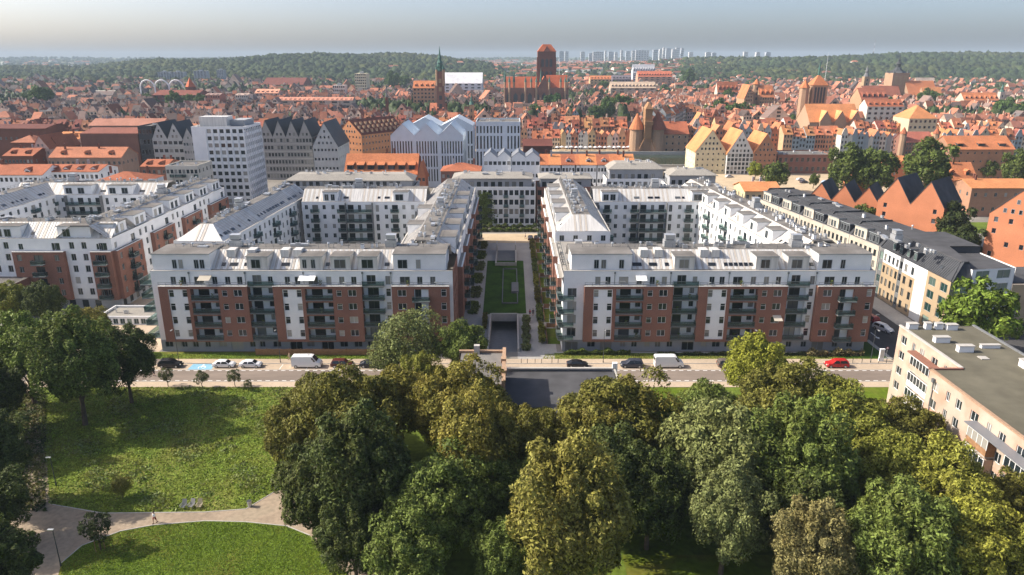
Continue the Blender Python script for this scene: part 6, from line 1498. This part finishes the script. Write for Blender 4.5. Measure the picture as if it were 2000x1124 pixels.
# ---------- landmark churches and towers
def spire(mb,x,y,z0,z1,r,n=8,m=0): mb.cyl(x,y,z0,z1,r,.02,n=n,m=m)
def church_mary():
    Y=800; x0=XA(985,Y,20); x1=XA(1110,Y,20); W=x1-x0
    t=thing('brick_church','huge dark brick church with massive square tower and slim green turrets','church',(x0,Y,0))
    H=ZA(172,Y); mb=MB(); mb.box(0,W,0,40,0,H,0); 
    for k in range(9): mb.box(k*W/9+.2,k*W/9+1.6,-1.2,0,0,H-2,0)
    mb.build('wall','brick_brown',t)
    for k in range(9):
        m2=MB(); a=k*W/9+2.4; b=(k+1)*W/9-1.0; z=H*.72; m2.face([(a,-.15,5),(b,-.15,5),(b,-.15,z),((a+b)/2,-.15,z+3),(a,-.15,z)]); m2.build('window','frame_dark',t)
    def gab(x,y,w,d,h,rh,kind,col=(.42,.12,.06)):
        a=MB(); r_=MB(); a.setT((x,y,0,0)); r_.setT((x,y,0,0)); hse(a,r_,w,d,h,rh,kind,1,0,None,False); a.build('gable','brick_brown',t); r_.build('roof','roof_tile',t,color=col)
    gab(0,6,W*.52,13,H,9,'gx'); gab(0,20,W*.7,14,H+1,10,'gx'); gab(W*.52,1,14,34,H,12,'gy'); gab(W*.66,6,W*.33,14,H,13,'gx',(.5,.13,.06)); gab(W*.66,22,W*.33,14,H,12,'gx')
    for k,f in enumerate((.01,.08,.15,.33,.42,.50,.57,.70,.88,.95,.99)):
        mb=MB(); x=W*f; y=0 if k%2 else 4; mb.cyl(x,y,0,H+6,1.2,1.2,n=8,m=0); spire(mb,x,y,H+6,H+(22 if k in(0,2,6) else 12),1.4,m=1); mb.build('turret',['brick_pier','copper_green'],t)
    # tower
    tx0=XA(1050,Y+20,40)-x0; tx1=XA(1085,Y+20,40)-x0; zt=ZA(101,Y+20); zr=ZA(87,Y+25); w=tx1-tx0
    mb=MB(); mb.box(tx0,tx1,20,20+w,0,zt,0); 
    for k in (0,1): 
        for s in (0,1): X_=tx0+s*(w-2.2); mb.box(X_-.5,X_+2.7,19.3+k*(w-1.4),21.5+k*(w-1.4),0,zt-6,0)
    mb.build('tower','brick_dark',t)
    for k in range(3):
        for f in range(3): m2=MB(); a=tx0+3+k*(w-6)/3+.8; b=a+(w-6)/3-1.6; z=zt-9-f*13; m2.face([(a,19.8,z-7),(b,19.8,z-7),(b,19.8,z),((a+b)/2,19.8,z+2),(a,19.8,z)]); m2.build('belfry_opening','frame_dark',t)
    a=MB();r_=MB(); 
    T=(tx0,20,zt,0); a.setT(T); r_.setT(T); Z=zr-zt; r_.solid([(-.6,-.6,0),(w+.6,-.6,0),(w+.6,w+.6,0),(-.6,w+.6,0)],[(w*.28,w*.1,Z),(w*.72,w*.1,Z),(w*.72,w*.9,Z),(w*.28,w*.9,Z)],0); a.solid([(w*.32,-.75,0),(w*.68,-.75,0),(w*.68,.2,0),(w*.32,.2,0)],[(w*.49,-.75,Z*.75),(w*.51,-.75,Z*.75),(w*.51,.9,Z*.75),(w*.49,.9,Z*.75)],0)
    a.build('tower_gable','brick_brown',t); r_.build('tower_roof','roof_tile',t,color=(.55,.16,.07))
church_mary()
def town_hall():
    Y=640; xc=XA(859.5,Y,40); t=thing('town_hall','slender brick town hall tower with tall dark green spire','town hall',(xc,Y,0)); w=6.4
    z1=ZA(140,Y); z2=ZA(90,Y); mb=MB(); mb.box(-w/2,w/2,0,w,0,z1,0); mb.build('tower','brick_brown',t)
    for s in (-1,1):
        for k in (0,1): mb=MB(); mb.cyl(s*(w/2-.4),k*w,z1-12,z1+1.5,.9,.9,n=8,m=0); spire(mb,s*(w/2-.4),k*w,z1+1.5,z1+6,1.0,m=1); mb.build('corner_turret',['brick_pier','copper_green'],t)
    mb=MB(); zs=z1; H=z2-z1
    for a,b,r0,r1 in ((0,.14,3.1,2.6),(.14,.2,2.9,3.2),(.2,.34,2.3,2.2),(.34,.42,2.8,1.6),(.42,.54,1.5,1.4),(.54,.62,1.8,1.0),(.62,1.0,.85,.08)): mb.cyl(0,w/2,zs+a*H,zs+b*H,r0,r1,n=8)
    mb.build('spire','copper_green',t); mb=MB(); mb.cyl(0,-.05,0,0,1); 
    for f in range(5): mb=MB(); z=z1-6-f*7; mb.face([(-1.2,-.1,z-3.5),(1.2,-.1,z-3.5),(1.2,-.1,z),(-1.2,-.1,z)]); mb.build('window','stone_tan' if f<2 else 'frame_dark',t)
    a=MB();r_=MB(); T=(-9.5,-3,0,0); a.setT(T); r_.setT(T); hse(a,r_,14,16,14,8,'gx',4,5,None,True); a.build('hall_wall',['brick_brown','glass_dark'],t); r_.build('hall_roof','roof_tile',t,color=(.45,.17,.10))
town_hall()
def st_john():
    Y=565; xc=XA(1598,Y,25); t=thing('brick_church','brick church with open belfry, orange pyramid roof and green needle spire','church',(xc,Y,0))
    w=XA(1612,Y,25)-XA(1583,Y,25); z1=ZA(167,Y); z2=ZA(146,Y+6); z3=ZA(120,Y+6)
    mb=MB(); mb.box(-w/2,w/2,0,w,0,z1,0); mb.build('tower','brick_pier',t); mb=MB(); s=w/2+.5; mb.solid([(-s,-.5,z1),(s,-.5,z1),(s,w+.5,z1),(-s,w+.5,z1)],[(-.3,w/2-.3,z2),(.3,w/2-.3,z2),(.3,w/2+.3,z2),(-.3,w/2+.3,z2)],0); mb.build('tower_roof','roof_tile',t,color=OR)
    mb=MB(); mb.cyl(0,w/2,z2-.5,z2+(z3-z2)*.4,.9,.8,n=8); spire(mb,0,w/2,z2+(z3-z2)*.4,z3,1.0); mb.build('spire','copper_green',t)
    for k in range(4): mb=MB(); a=-w/2+1.2+k*(w-2.4)/4+.35; b=a+(w-2.4)/4-.7; mb.face([(a,-.1,z1-13),(b,-.1,z1-13),(b,-.1,z1-1.5),(a,-.1,z1-1.5)]); mb.build('belfry_opening','frame_dark',t)
    a=MB();r_=MB(); L=XA(1655,Y-30,15)-XA(1557,Y-30,15); T=(-17,-30,0,0); a.setT(T); r_.setT(T); hse(a,r_,L,26,15,12,'gx',2,9,None,False); a.build('nave_wall',['brick_pier','glass_dark'],t); r_.build('nave_roof','roof_tile',t,color=OB)
    for k in range(3):
        a=MB();r_=MB(); T=(-10+k*11,-31.5,0,0); a.setT(T); r_.setT(T); hse(a,r_,8,13,16,7,'gy',1,0,None,False); a.build('nave_gable','brick_pier',t); r_.build('gable_roof','roof_tile',t,color=(.72,.28,.12))
    mb=MB(); x=XA(1568,Y,20)-xc; mb.cyl(x,2,0,ZA(172,Y),4.0,3.8,n=8,m=0); spire(mb,x,2,ZA(172,Y),ZA(156,Y),4.4,m=1); mb.build('stair_turret',['brick_pier','roof_tile'],t,color=OR)
st_john()
def st_cath():
    Y=900; xc=XA(1758,Y,30); t=thing('brick_church','brick church with square tower under a dark baroque copper helmet','church',(xc,Y,0))
    w=XA(1775,Y,30)-XA(1743,Y,30); z1=ZA(143,Y); z2=ZA(107,Y); H=z2-z1; mb=MB(); mb.box(-w/2,w/2,0,w,0,z1,0); mb.build('tower','brick_pier',t)
    mb=MB(); mb.cyl(0,w/2,z1,z1+.12*H,w*.6,w*.42,n=4); 
    for a,b,r0,r1 in ((.1,.3,w*.34,w*.14),(.3,.48,w*.12,w*.12),(.48,.62,w*.2,w*.08),(.62,.72,w*.06,w*.08),(.72,1,w*.04,.02)): mb.cyl(0,w/2,z1+a*H,z1+b*H,r0,r1,n=8)
    for s in (-1,1):
        for k in (0,1): mb.cyl(s*w*.42,w*(.08+.84*k),z1,z1+.16*H,1.6,.3,n=6)
    mb.build('helmet','frame_dark',t)
    for k in range(3): mb=MB(); a=-w/2+1.5+k*(w-3)/3+.6; b=a+(w-3)/3-1.2; mb.face([(a,-.1,z1-14),(b,-.1,z1-14),(b,-.1,z1-3),(a,-.1,z1-3)]); mb.build('belfry_opening','stone_tan',t)
    for x,y,L,d,h,rh,kd,c in ((6,-14,34,30,16,17,'gx',OR),(20,-22,22,20,14,12,'gx',OB),(-46,-10,44,20,16,11,'gx',(.30,.11,.07))):
        a=MB();r_=MB(); T=(x,y,0,0); a.setT(T); r_.setT(T); hse(a,r_,L,d,h,rh,kd,2,8,None,False); a.build('nave_wall',['brick_pier','glass_dark'],t); r_.build('nave_roof','roof_tile',t,color=c)
st_cath()
def tower(label,cat,px,Y,wpx,pyw,pyt,wm,rm,shape='cone',name='church_tower',tiers=None,rc=None,rect=1.0):
    xc=XA(px,Y,20); w=wpx*dep(Y,20)/FP; z1=ZA(pyw,Y); z2=ZA(pyt,Y); t=thing(name,label,cat,(xc,Y,0)); mb=MB()
    if shape=='oct': mb.cyl(0,w/2,0,z1,w/2,w*.48,n=8)
    else: mb.box(-w/2,w/2,0,w,0,z1)
    mb.build('tower',wm,t); mb=MB()
    if shape=='bar': mb.cyl(0,w/2,z1,z1+(z2-z1)*.3,w*.55,w*.3,n=8); mb.cyl(0,w/2,z1+(z2-z1)*.3,z1+(z2-z1)*.5,w*.25,w*.3,n=8); mb.cyl(0,w/2,z1+(z2-z1)*.5,z2,w*.3,.02,n=8)
    else: mb.cyl(0,w/2,z1,z2,w*.62 if shape=='oct' else w*.72,.05,n=8 if shape=='oct' else 4)
    mb.build('tower_roof',rm,t,color=rc)
    mb=MB(); 
    for k in range(3): z=z1-3-k*5; mb=MB(); mb.face([(-w*.12,-.12,z-2.5),(w*.12,-.12,z-2.5),(w*.12,-.12,z),(-w*.12,-.12,z)]); mb.build('window','frame_dark',t)
    return t,w,z1
tower('octagonal brick tower with orange cone above the orange church roofs','church tower',1477,760,13,165,154,'brick_pier','roof_tile','oct',rc=OR)
t,w_,z_=tower('slim tan church tower with thin spire, left of the copper helmet','church tower',1691,960,11,150,128,'stone_tan','concrete_dark','bar')
tower('small green domed tower above the folded gable offices','church tower',921,560,9,205,186,'stone_tan','copper_green','bar')
tower('dark turret spire left of the slender town hall tower','church tower',756,600,5,190,163,'brick_dark','concrete_dark','bar')
tower('green cupola turret at the far right of the old town','church tower',1957,760,9,180,165,'render_cream','copper_green','bar')
tower('brick tower with steep red roof beyond the left roofs','church tower',371,840,14,170,152,'brick_dark','roof_tile','cone',rc=(.5,.13,.06))
for k,(px,lb) in enumerate(((1852,'left'),(1910-78,'right'))): pass
def bigroof(label,px0,px1,Y,pye,pyr,wc,rc,kind='gx',d=18,cat='hall',name='hall',wm='wall_paint',n=6):
    A=XA(px0,Y,10); Bx=XA(px1,Y,10); t=thing(name,label,cat,(A,Y,0)); a=MB();r_=MB(); h=ZA(pye,Y); rh=ZA(pyr,Y+(d/2 if kind=='gx' else 0))-h
    hse(a,r_,Bx-A,d,h,max(rh,1.5),kind,max(2,int(h/3.5)),n,None,d<25); a.build('wall',[wm,'glass_dark'],t,color=wc); r_.build('roof','roof_tile',t,color=rc)
for q in [('orange roofed church nave right of the octagonal tower',1482,1510,752,190,167,(.4,.25,.15),OR,'gx',20),
 ('orange roofed chancel left of the octagonal tower',1452,1470,745,192,166,(.4,.25,.15),OR,'gy',26),
 ('tall hipped orange hall left of the white gabled row',1772,1826,505,232,208,(.55,.45,.3),OB,'hip',22),
 ('long orange roofed building with green corner turret, far right',1880,1948,740,196,181,(.55,.45,.35),OR,'gx',16),
 ('brown roofed hall left of the copper helmet church',1678,1730,640,195,172,(.4,.25,.15),(.30,.11,.07),'gx',22),
 ('orange roofed house row with white front below the helmet church',1690,1760,590,208,194,(.62,.58,.5),OD,'gx',14),
 ('broad dark red roofed hall under the wooded hill',512,592,1250,166,152,(.22,.09,.06),(.17,.06,.045),'gx',60),
 ('dark brick museum hall right of the white arches',300,386,820,186,176,(.16,.06,.05),(.2,.07,.05),'gx',40),
 ('brick block with balconies left of a white block, mid left',404,432,760,186,184,(.42,.18,.13),(.3,.2,.17),'gx',16),
 ('white housing block right of the mid left brick block',462,486,790,186,183,(.6,.55,.48),(.4,.3,.25),'gx',16),
 ('pinkish office block below the wooded hill, left of the white slab',500,545,860,182,174,(.5,.34,.28),(.6,.3,.2),'gx',18),
 ('long peach roofed building before the wooded hill',545,690,720,196,190,(.5,.4,.33),(.55,.25,.17),'gx',14),
 ('white museum hall right of the town hall spire',868,942,980,163,142,(.66,.66,.68),(.62,.62,.64),'gx',40),
 ('orange hipped block left of the town hall spire',808,850,760,172,158,(.5,.25,.15),OR,'gx',22),
 ('long low yellow block on the far left',158,222,1000,182,177,(.62,.55,.36),(.5,.45,.38),'gx',14),
 ('brick works hall on the far left',120,158,1020,190,170,(.3,.12,.09),(.22,.09,.07),'gx',30),
 ('tan prison like block among the middle distance trees',1192,1280,980,172,160,(.45,.35,.27),(.5,.38,.28),'gx',20),
 ('pale housing row with dark red roof in front of the right hills',1400,1440,880,180,160,(.6,.5,.4),OD,'gx',14),
 ('white clinic block with two wings in the distance',1235,1278,1500,143,126,(.62,.64,.68),(.5,.5,.52),'gx',20),
 ('red roofed long school in the distance',1245,1312,1350,150,139,(.5,.3,.2),(.5,.15,.08),'gx',24),
 ('orange roofed barracks at mid distance',1152,1196,1150,155,148,(.5,.35,.2),OR,'gx',20),
 ('dark long factory hall at mid distance',1195,1232,1140,155,147,(.2,.17,.2),(.16,.14,.16),'gx',20),
 ('tan barracks before the right wooded hills',1790,1826,1130,165,152,(.42,.3,.22),(.38,.3,.25),'gx',18)]:
    bigroof(*q[:8],kind=q[8],d=q[9])
# twin turreted brick hall by the river
t,h1,h2,h3,c_=gb('brick water gate hall with dark red roof between two tall corner turrets','gate hall',1768,1822,446,278,258,depth=16,roof='gx',wall='brick_brown',rc=(.38,.13,.09),nf=4,nc=9,ns=3,st='s',name='gate_hall',chim=0,fin=False)
for x in (-1.6,h1+1.6): mb=MB(); mb.cyl(x,2,0,h2+5,2.1,1.9,n=8,m=0); mb.cyl(x,2,h2+5,h2+9,2.3,.1,n=8,m=1); mb.build('turret',['brick_pier','roof_tile'],t.root,color=OD)
t.finish(colors=c_)
# cream slab and grey towers
def slabb(label,px0,px1,Y,pyt,col,d=14,z0=0,cat='tower block',nf=10,nc=6,group=None):
    A=XA(px0,Y,20+z0); Bx=XA(px1,Y,20+z0); t=thing('tower_block',label,cat,(A,Y,z0-3),0,group); h=ZA(pyt,Y)-z0+3; w=Bx-A; mb=MB(); mb.box(0,w,0,d,0,h,0)
    for f in range(nf):
        for k in range(nc): x=(k+.2)*w/nc; z=3+(h-3)*(f+.3)/nf; mb.face([(x,-.1,z),(x+w/nc*.6,-.1,z),(x+w/nc*.6,-.1,z+h/nf*.45),(x,-.1,z+h/nf*.45)],1)
    mb.build('wall',['wall_paint','glass_dark'],t,color=col); mb=MB(); mb.box(w*.35,w*.6,d*.3,d*.7,h,h+2.5); mb.build('plant_room','render_grey',t)
slabb('cream ten storey slab standing alone mid left of the town hall',694,716,1050,144,(.66,.60,.42),26)
slabb('white eight storey slab left of the cream one',650,674,930,167,(.62,.56,.5),14,nf=6)
for px0,px1,pt,lb in ((309,331,141,'left one behind the white arches'),(335,359,141,'second one behind the white arches'),(379,404,139,'right of the steep red tower roof'),(424,437,137,'slim one, rightmost of the four')): slabb('blue grey high rise, '+lb,px0,px1,1560,pt,(.30,.33,.37),16,nf=12,nc=4,group='grey high rises on the left')
# white arches
t=thing('white_arches','three white rounded roof arches in a row beyond the left town roofs','arched roof',(XA(281,870),870,0)); W_=(XA(365,870)-XA(281,870))/3
for k in range(3):
    mb=MB(); n=12; H0=ZA(172,870); H1=ZA(157,870)-H0
    for i in range(n):
        a0=math.pi*i/n; a1=math.pi*(i+1)/n; P=lambda a:(W_*(k+.5)-math.cos(a)*W_/2,0,H0+math.sin(a)*H1)
        mb.tube(P(a0),P(a1),.9,n=6)
    mb.tube((W_*k,0,0),(W_*k,0,H0),.8); mb.build('arch','render_white',t)
# ================= FAR HILLS, FOREST, SKYLINE, MASTS, HAZE =================
def domes(name,P,Rr,Hh,label,col,seed,aut=.0,mat_='leaf_far',cat='forest'):
    """one lumpy canopy dome per tree; P (n,3) base points"""
    rs=np.random.RandomState(seed); n=len(P); nu,nv=7,3
    U=[]
    for j in range(nv+1):
        ph=j/nv*math.pi/2
        for i in range(nu): U.append((math.cos(2*math.pi*(i+.5*(j%2))/nu)*math.cos(ph*.96),math.sin(2*math.pi*(i+.5*(j%2))/nu)*math.cos(ph*.96),math.sin(ph)))
    U=np.array(U); m=len(U); F=[]
    for j in range(nv):
        for i in range(nu): k=(i+1)%nu; F.append((j*nu+i,j*nu+k,(j+1)*nu+k,(j+1)*nu+i))
    F=np.array(F); D=1+rs.normal(0,.17,(n,m,1))
    V=U[None]*D*np.stack([Rr,Rr,Hh],1)[:,None,:]+(P+np.stack([0*Rr,0*Rr,Hh*.35],1))[:,None,:]
    FF=(F[None]+(np.arange(n)*m)[:,None,None]).reshape(-1,4)
    o=link(name,npmesh(name,V.reshape(-1,3),FF,[mat_])); o.color=(*col,aut); tag(o,label,cat,kind='stuff'); 
    o.data.polygons.foreach_set('use_smooth',np.ones(len(o.data.polygons),bool))
    return o
def patch(n,pxa,pxb,Ya,Yb,seed,dens=None,rmin=4,rmax=14):
    rs=random.Random(seed); P=[];R_=[]
    while len(P)<n:
        Y=Ya+(Yb-Ya)*rs.random()**.8; px=rs.uniform(pxa,pxb); x=XA(px,Y,30)
        if dens and rs.random()>dens(px,Y,x): continue
        if Y<1700 and any((x-a)**2+(Y-b)**2<c*c*.8 for a,b,c in AV0): continue
        P.append((x,Y,hgt(x,Y))); R_.append(rmin+(rmax-rmin)*rs.random()**1.6)
    R_=np.array(R_); return np.array(P),R_,R_**.6*np.array([rs.uniform(1.9,3.1) for _ in R_])
AV0=[(XA(1040,810),810,62),(XA(860,645),645,22),(XA(1755,900),900,30),(XA(905,980),1000,40)]
fx=lambda px,Y,x:.25+.75*(math.sin(x*.01)*math.sin(Y*.008+1)>-.3)
P,a,b=patch(13000,-120,960,1450,2900,1,None); domes('forest',P,a,b,'dense wood covering the hills on the left horizon',(1,1,1),1,mat_='canopy')
P,a,b=patch(12000,1330,2150,1480,3100,2,None); domes('forest',P,a,b,'dense wood covering the hills on the right horizon',(1,1,1),2,mat_='canopy')
P,a,b=patch(4500,930,1400,1500,4200,3,fx,5,10); domes('forest',P,a,b,'loose woodland between the far housing in the middle distance',(1,1,1),3,mat_='canopy')
P,a,b=patch(5000,-200,2200,3000,6800,4,fx,9,17); domes('forest',P,a,b,'hazy far woodland along the horizon',(1,1,1),4,mat_='canopy')
# town trees as a mass, and single ones that stand out
def town_trees():
    rs=random.Random(8); P=[];R_=[]
    while len(P)<3800:
        Y=rs.uniform(570,1500); px=rs.uniform(-60,2080); x=XA(px,Y,5); f=math.sin(x*.013+Y*.004)*math.sin(Y*.011+x*.003)
        pr=1.0 if (Y>600 and f>.53) else (.10 if Y<1000 else .55)
        if px<460 and Y>1000: pr=.8
        if rs.random()>pr or any((x-a)**2+(Y-b)**2<c*c*.8 for a,b,c in AV0): continue
        P.append((x,Y,0)); R_.append(rs.uniform(3.5,7))
    R_=np.array(R_); domes('town_trees',np.array(P),R_,R_*1.5+2,'many small trees between the old town roofs',(.034,.052,.016),9)
town_trees()
MT=[(1068,205,8,'c1','leftmost slim poplar before the big brick church'),(1077,203,8,'c1','second slim poplar before the big brick church'),(1088,203,9,'c1','rightmost poplar before the big brick church'),
(1050,222,16,'m1','olive tree below the poplars'),(1100,222,12,'m2','small tree right of the poplars'),(1163,222,14,'m1','leftmost tree of the clump left of the wooden crane'),(1186,212,17,'m2','second tree in the clump left of the wooden crane'),(1207,206,18,'m1','tallest tree in the clump left of the wooden crane'),(1228,210,15,'m2','fourth tree in the clump left of the wooden crane'),(1250,206,13,'m1','last tree of the clump, just above the crane'),
(1385,222,15,'m1','first tree of the clump right of the crane'),(1405,216,17,'m2','second tree of the clump right of the crane'),(1428,222,17,'m1','third tree of the clump right of the crane'),(1450,222,16,'m2','fourth tree of the clump right of the crane'),(1466,218,13,'m1','last tree of the clump right of the crane'),(1422,193,14,'m2','tree behind the right riverside clump'),
(1180,172,12,'m1','round tree in the old town, mid picture'),(1203,175,12,'m2','second round tree in the old town, mid picture'),(1298,182,12,'m1','round tree right of the tan prison block'),(1345,150,14,'m2','tree before the right wooded hill'),(1715,215,18,'m1','tree below the brown roofed hall'),(1735,210,14,'m2','tree right of the brown roofed hall'),(1670,203,13,'m1','tree right of the pyramid roofed church'),(1810,198,18,'m2','dark tree right of the helmet church'),(1830,196,14,'m1','second dark tree right of the helmet church'),(1962,215,20,'m1','tree at far right below the green cupola'),(1990,222,16,'m2','tree at the right edge of the old town'),(1508,222,15,'m1','tree left of the pyramid roofed church'),(1545,240,12,'m2','olive tree below the stair turret of the pyramid church'),
(292,198,13,'m1','tree left of the dark brick museum hall'),(340,200,16,'m2','first tree before the dark brick museum hall'),(365,202,15,'m1','second tree before the dark brick museum hall'),(392,201,13,'m2','third tree before the dark brick museum hall'),(82,190,20,'m1','tall dark tree above the left edge rows'),(62,198,14,'m2','dark tree left of the tall one, upper left'),(560,215,12,'m1','tree in the roofs behind the long grey housing'),(765,158,15,'m2','tree left of the orange hipped block'),(790,162,13,'m1','tree beside the orange hipped block'),(130,268,12,'m2','tree beside the white house left of the museum')]
for px,py,rp,k,lb in MT: ptree(k,px,py,rp,(.05,.085,.022) if k!='c1' else (.035,.075,.02),lb,.1)
# far houses on the slopes
def far_houses():
    r=random.Random(5); mb=MB(); mr=MB()
    for i in range(1500):
        Y=r.uniform(1450,5200); px=r.gauss(1230,190) if i%4 else r.uniform(0,2000)
        if not(0<px<2050): continue
        if i%4==0 and Y<3300 and (px<900 or px>1420) and r.random()<.93: continue
        x=XA(px,Y,30); z=hgt(x,Y); w=r.uniform(10,26)*(1+Y/6000); h=r.uniform(6,13)+(8 if Y>3000 else 0); d=r.uniform(9,14); mb.setT((x,Y,z-3,r.uniform(-.5,.5))); mb.box(0,w,0,d,0,h+3,0,bottom=False)
        if r.random()<.6: mr.setT((x,Y,z,0)); mr.setT((x,Y,z,0)); s=3.5; mr.solid([(-.3,-.3,h),(w+.3,-.3,h),(w+.3,d+.3,h),(-.3,d+.3,h)],[(s,d/2-.3,h+4),(w-s,d/2-.3,h+4),(w-s,d/2+.3,h+4),(s,d/2+.3,h+4)])
    tag(mb.build('far_house',['far_wall']),'scattered pale housing on the distant slopes','house',kind='stuff'); tag(mr.build('far_roof',['town_roof']),'small roofs of the distant housing on the slopes','roof',kind='stuff')
mat('far_wall',(.62,.58,.52),.85,.05,.1,island=.3); far_houses()
r=random.Random(12)
SK=[(1092,9,99),(1103,7,99),(1134,8,100),(1150,12,103),(1158,20,100),(1181,3,98),(1188,10,100),(1200,6,101),(1212,5,97),(1222,8,99),(1234,6,98),(1241,26,97),(1275,9,96),(1287,6,95),(1294,4,92),(1300,9,93),(1312,7,95),(1319,7,92),(1329,5,93),(1345,8,101),(1378,10,101),(1390,8,102),(1452,8,100),(1476,7,101),(1495,9,101)]
for i,(px,wp_,pt) in enumerate(SK):
    Y=4400+r.uniform(-200,300); z=hgt(XA(px,Y),Y); slabb('distant pale high rise, %s from the left along the skyline'%ORD[i],px,px+wp_,Y,pt+1.5,(.50,.50,.50) if i%3 else (.36,.39,.43),25,z0=z,nf=8,nc=5,group='high rises on the skyline')  # flat grey walls: extra distance haze is put into the colour
def mast(label,px,Y,pyb,pyt,r0=.8,rw=False):
    x=XA(px,Y,60); z0=hgt(x,Y); z1=ZA(pyt,Y); t=thing('mast',label,'mast',(x,Y,z0)); mb=MB(); n=8
    for k in range(n): mb.cyl(0,0,(z1-z0)*k/n,(z1-z0)*(k+1)/n,r0*(1-k/n*.7),r0*(1-(k+1)/n*.7)+.02,n=6,m=k%2 if rw else 0)
    mb.build('pole',['render_white','brick_brown'],t)
mast('red and white transmitter mast on the skyline above the right hills',1705,5000,104,78,2.2,True); mast('thin lattice mast on the skyline at upper left',269,6000,118,104,2.2); mast('white leaning flagpole like mast before the right hills',1617,1300,125,103,.55)
mast('short white mast behind the big church tower',1093,1300,130,115,.6); mast('red and white mast behind the helmet church',1767,4800,104,92,1.6,True)
# clear, even air between everything and the far hills
hz=MB(); hz.box(-14400,14400,-400,14400,-6,150,0); o=hz.build('haze',['far_wall']); o['kind']='stuff'; o['label']='pale blue haze in the air over the whole city'; o['category']='haze'
hm=bpy.data.materials.new('haze'); hm.use_nodes=True; t=hm.node_tree; t.nodes.remove(t.nodes['Principled BSDF']); pv=t.nodes.new('ShaderNodeVolumePrincipled'); pv.inputs['Color'].default_value=(.52,.64,.76,1); pv.inputs['Density'].default_value=HAZE_D; pv.inputs['Anisotropy'].default_value=.0
t.links.new(pv.outputs[0],t.nodes['Material Output'].inputs['Volume']); o.data.materials.clear(); o.data.materials.append(hm)
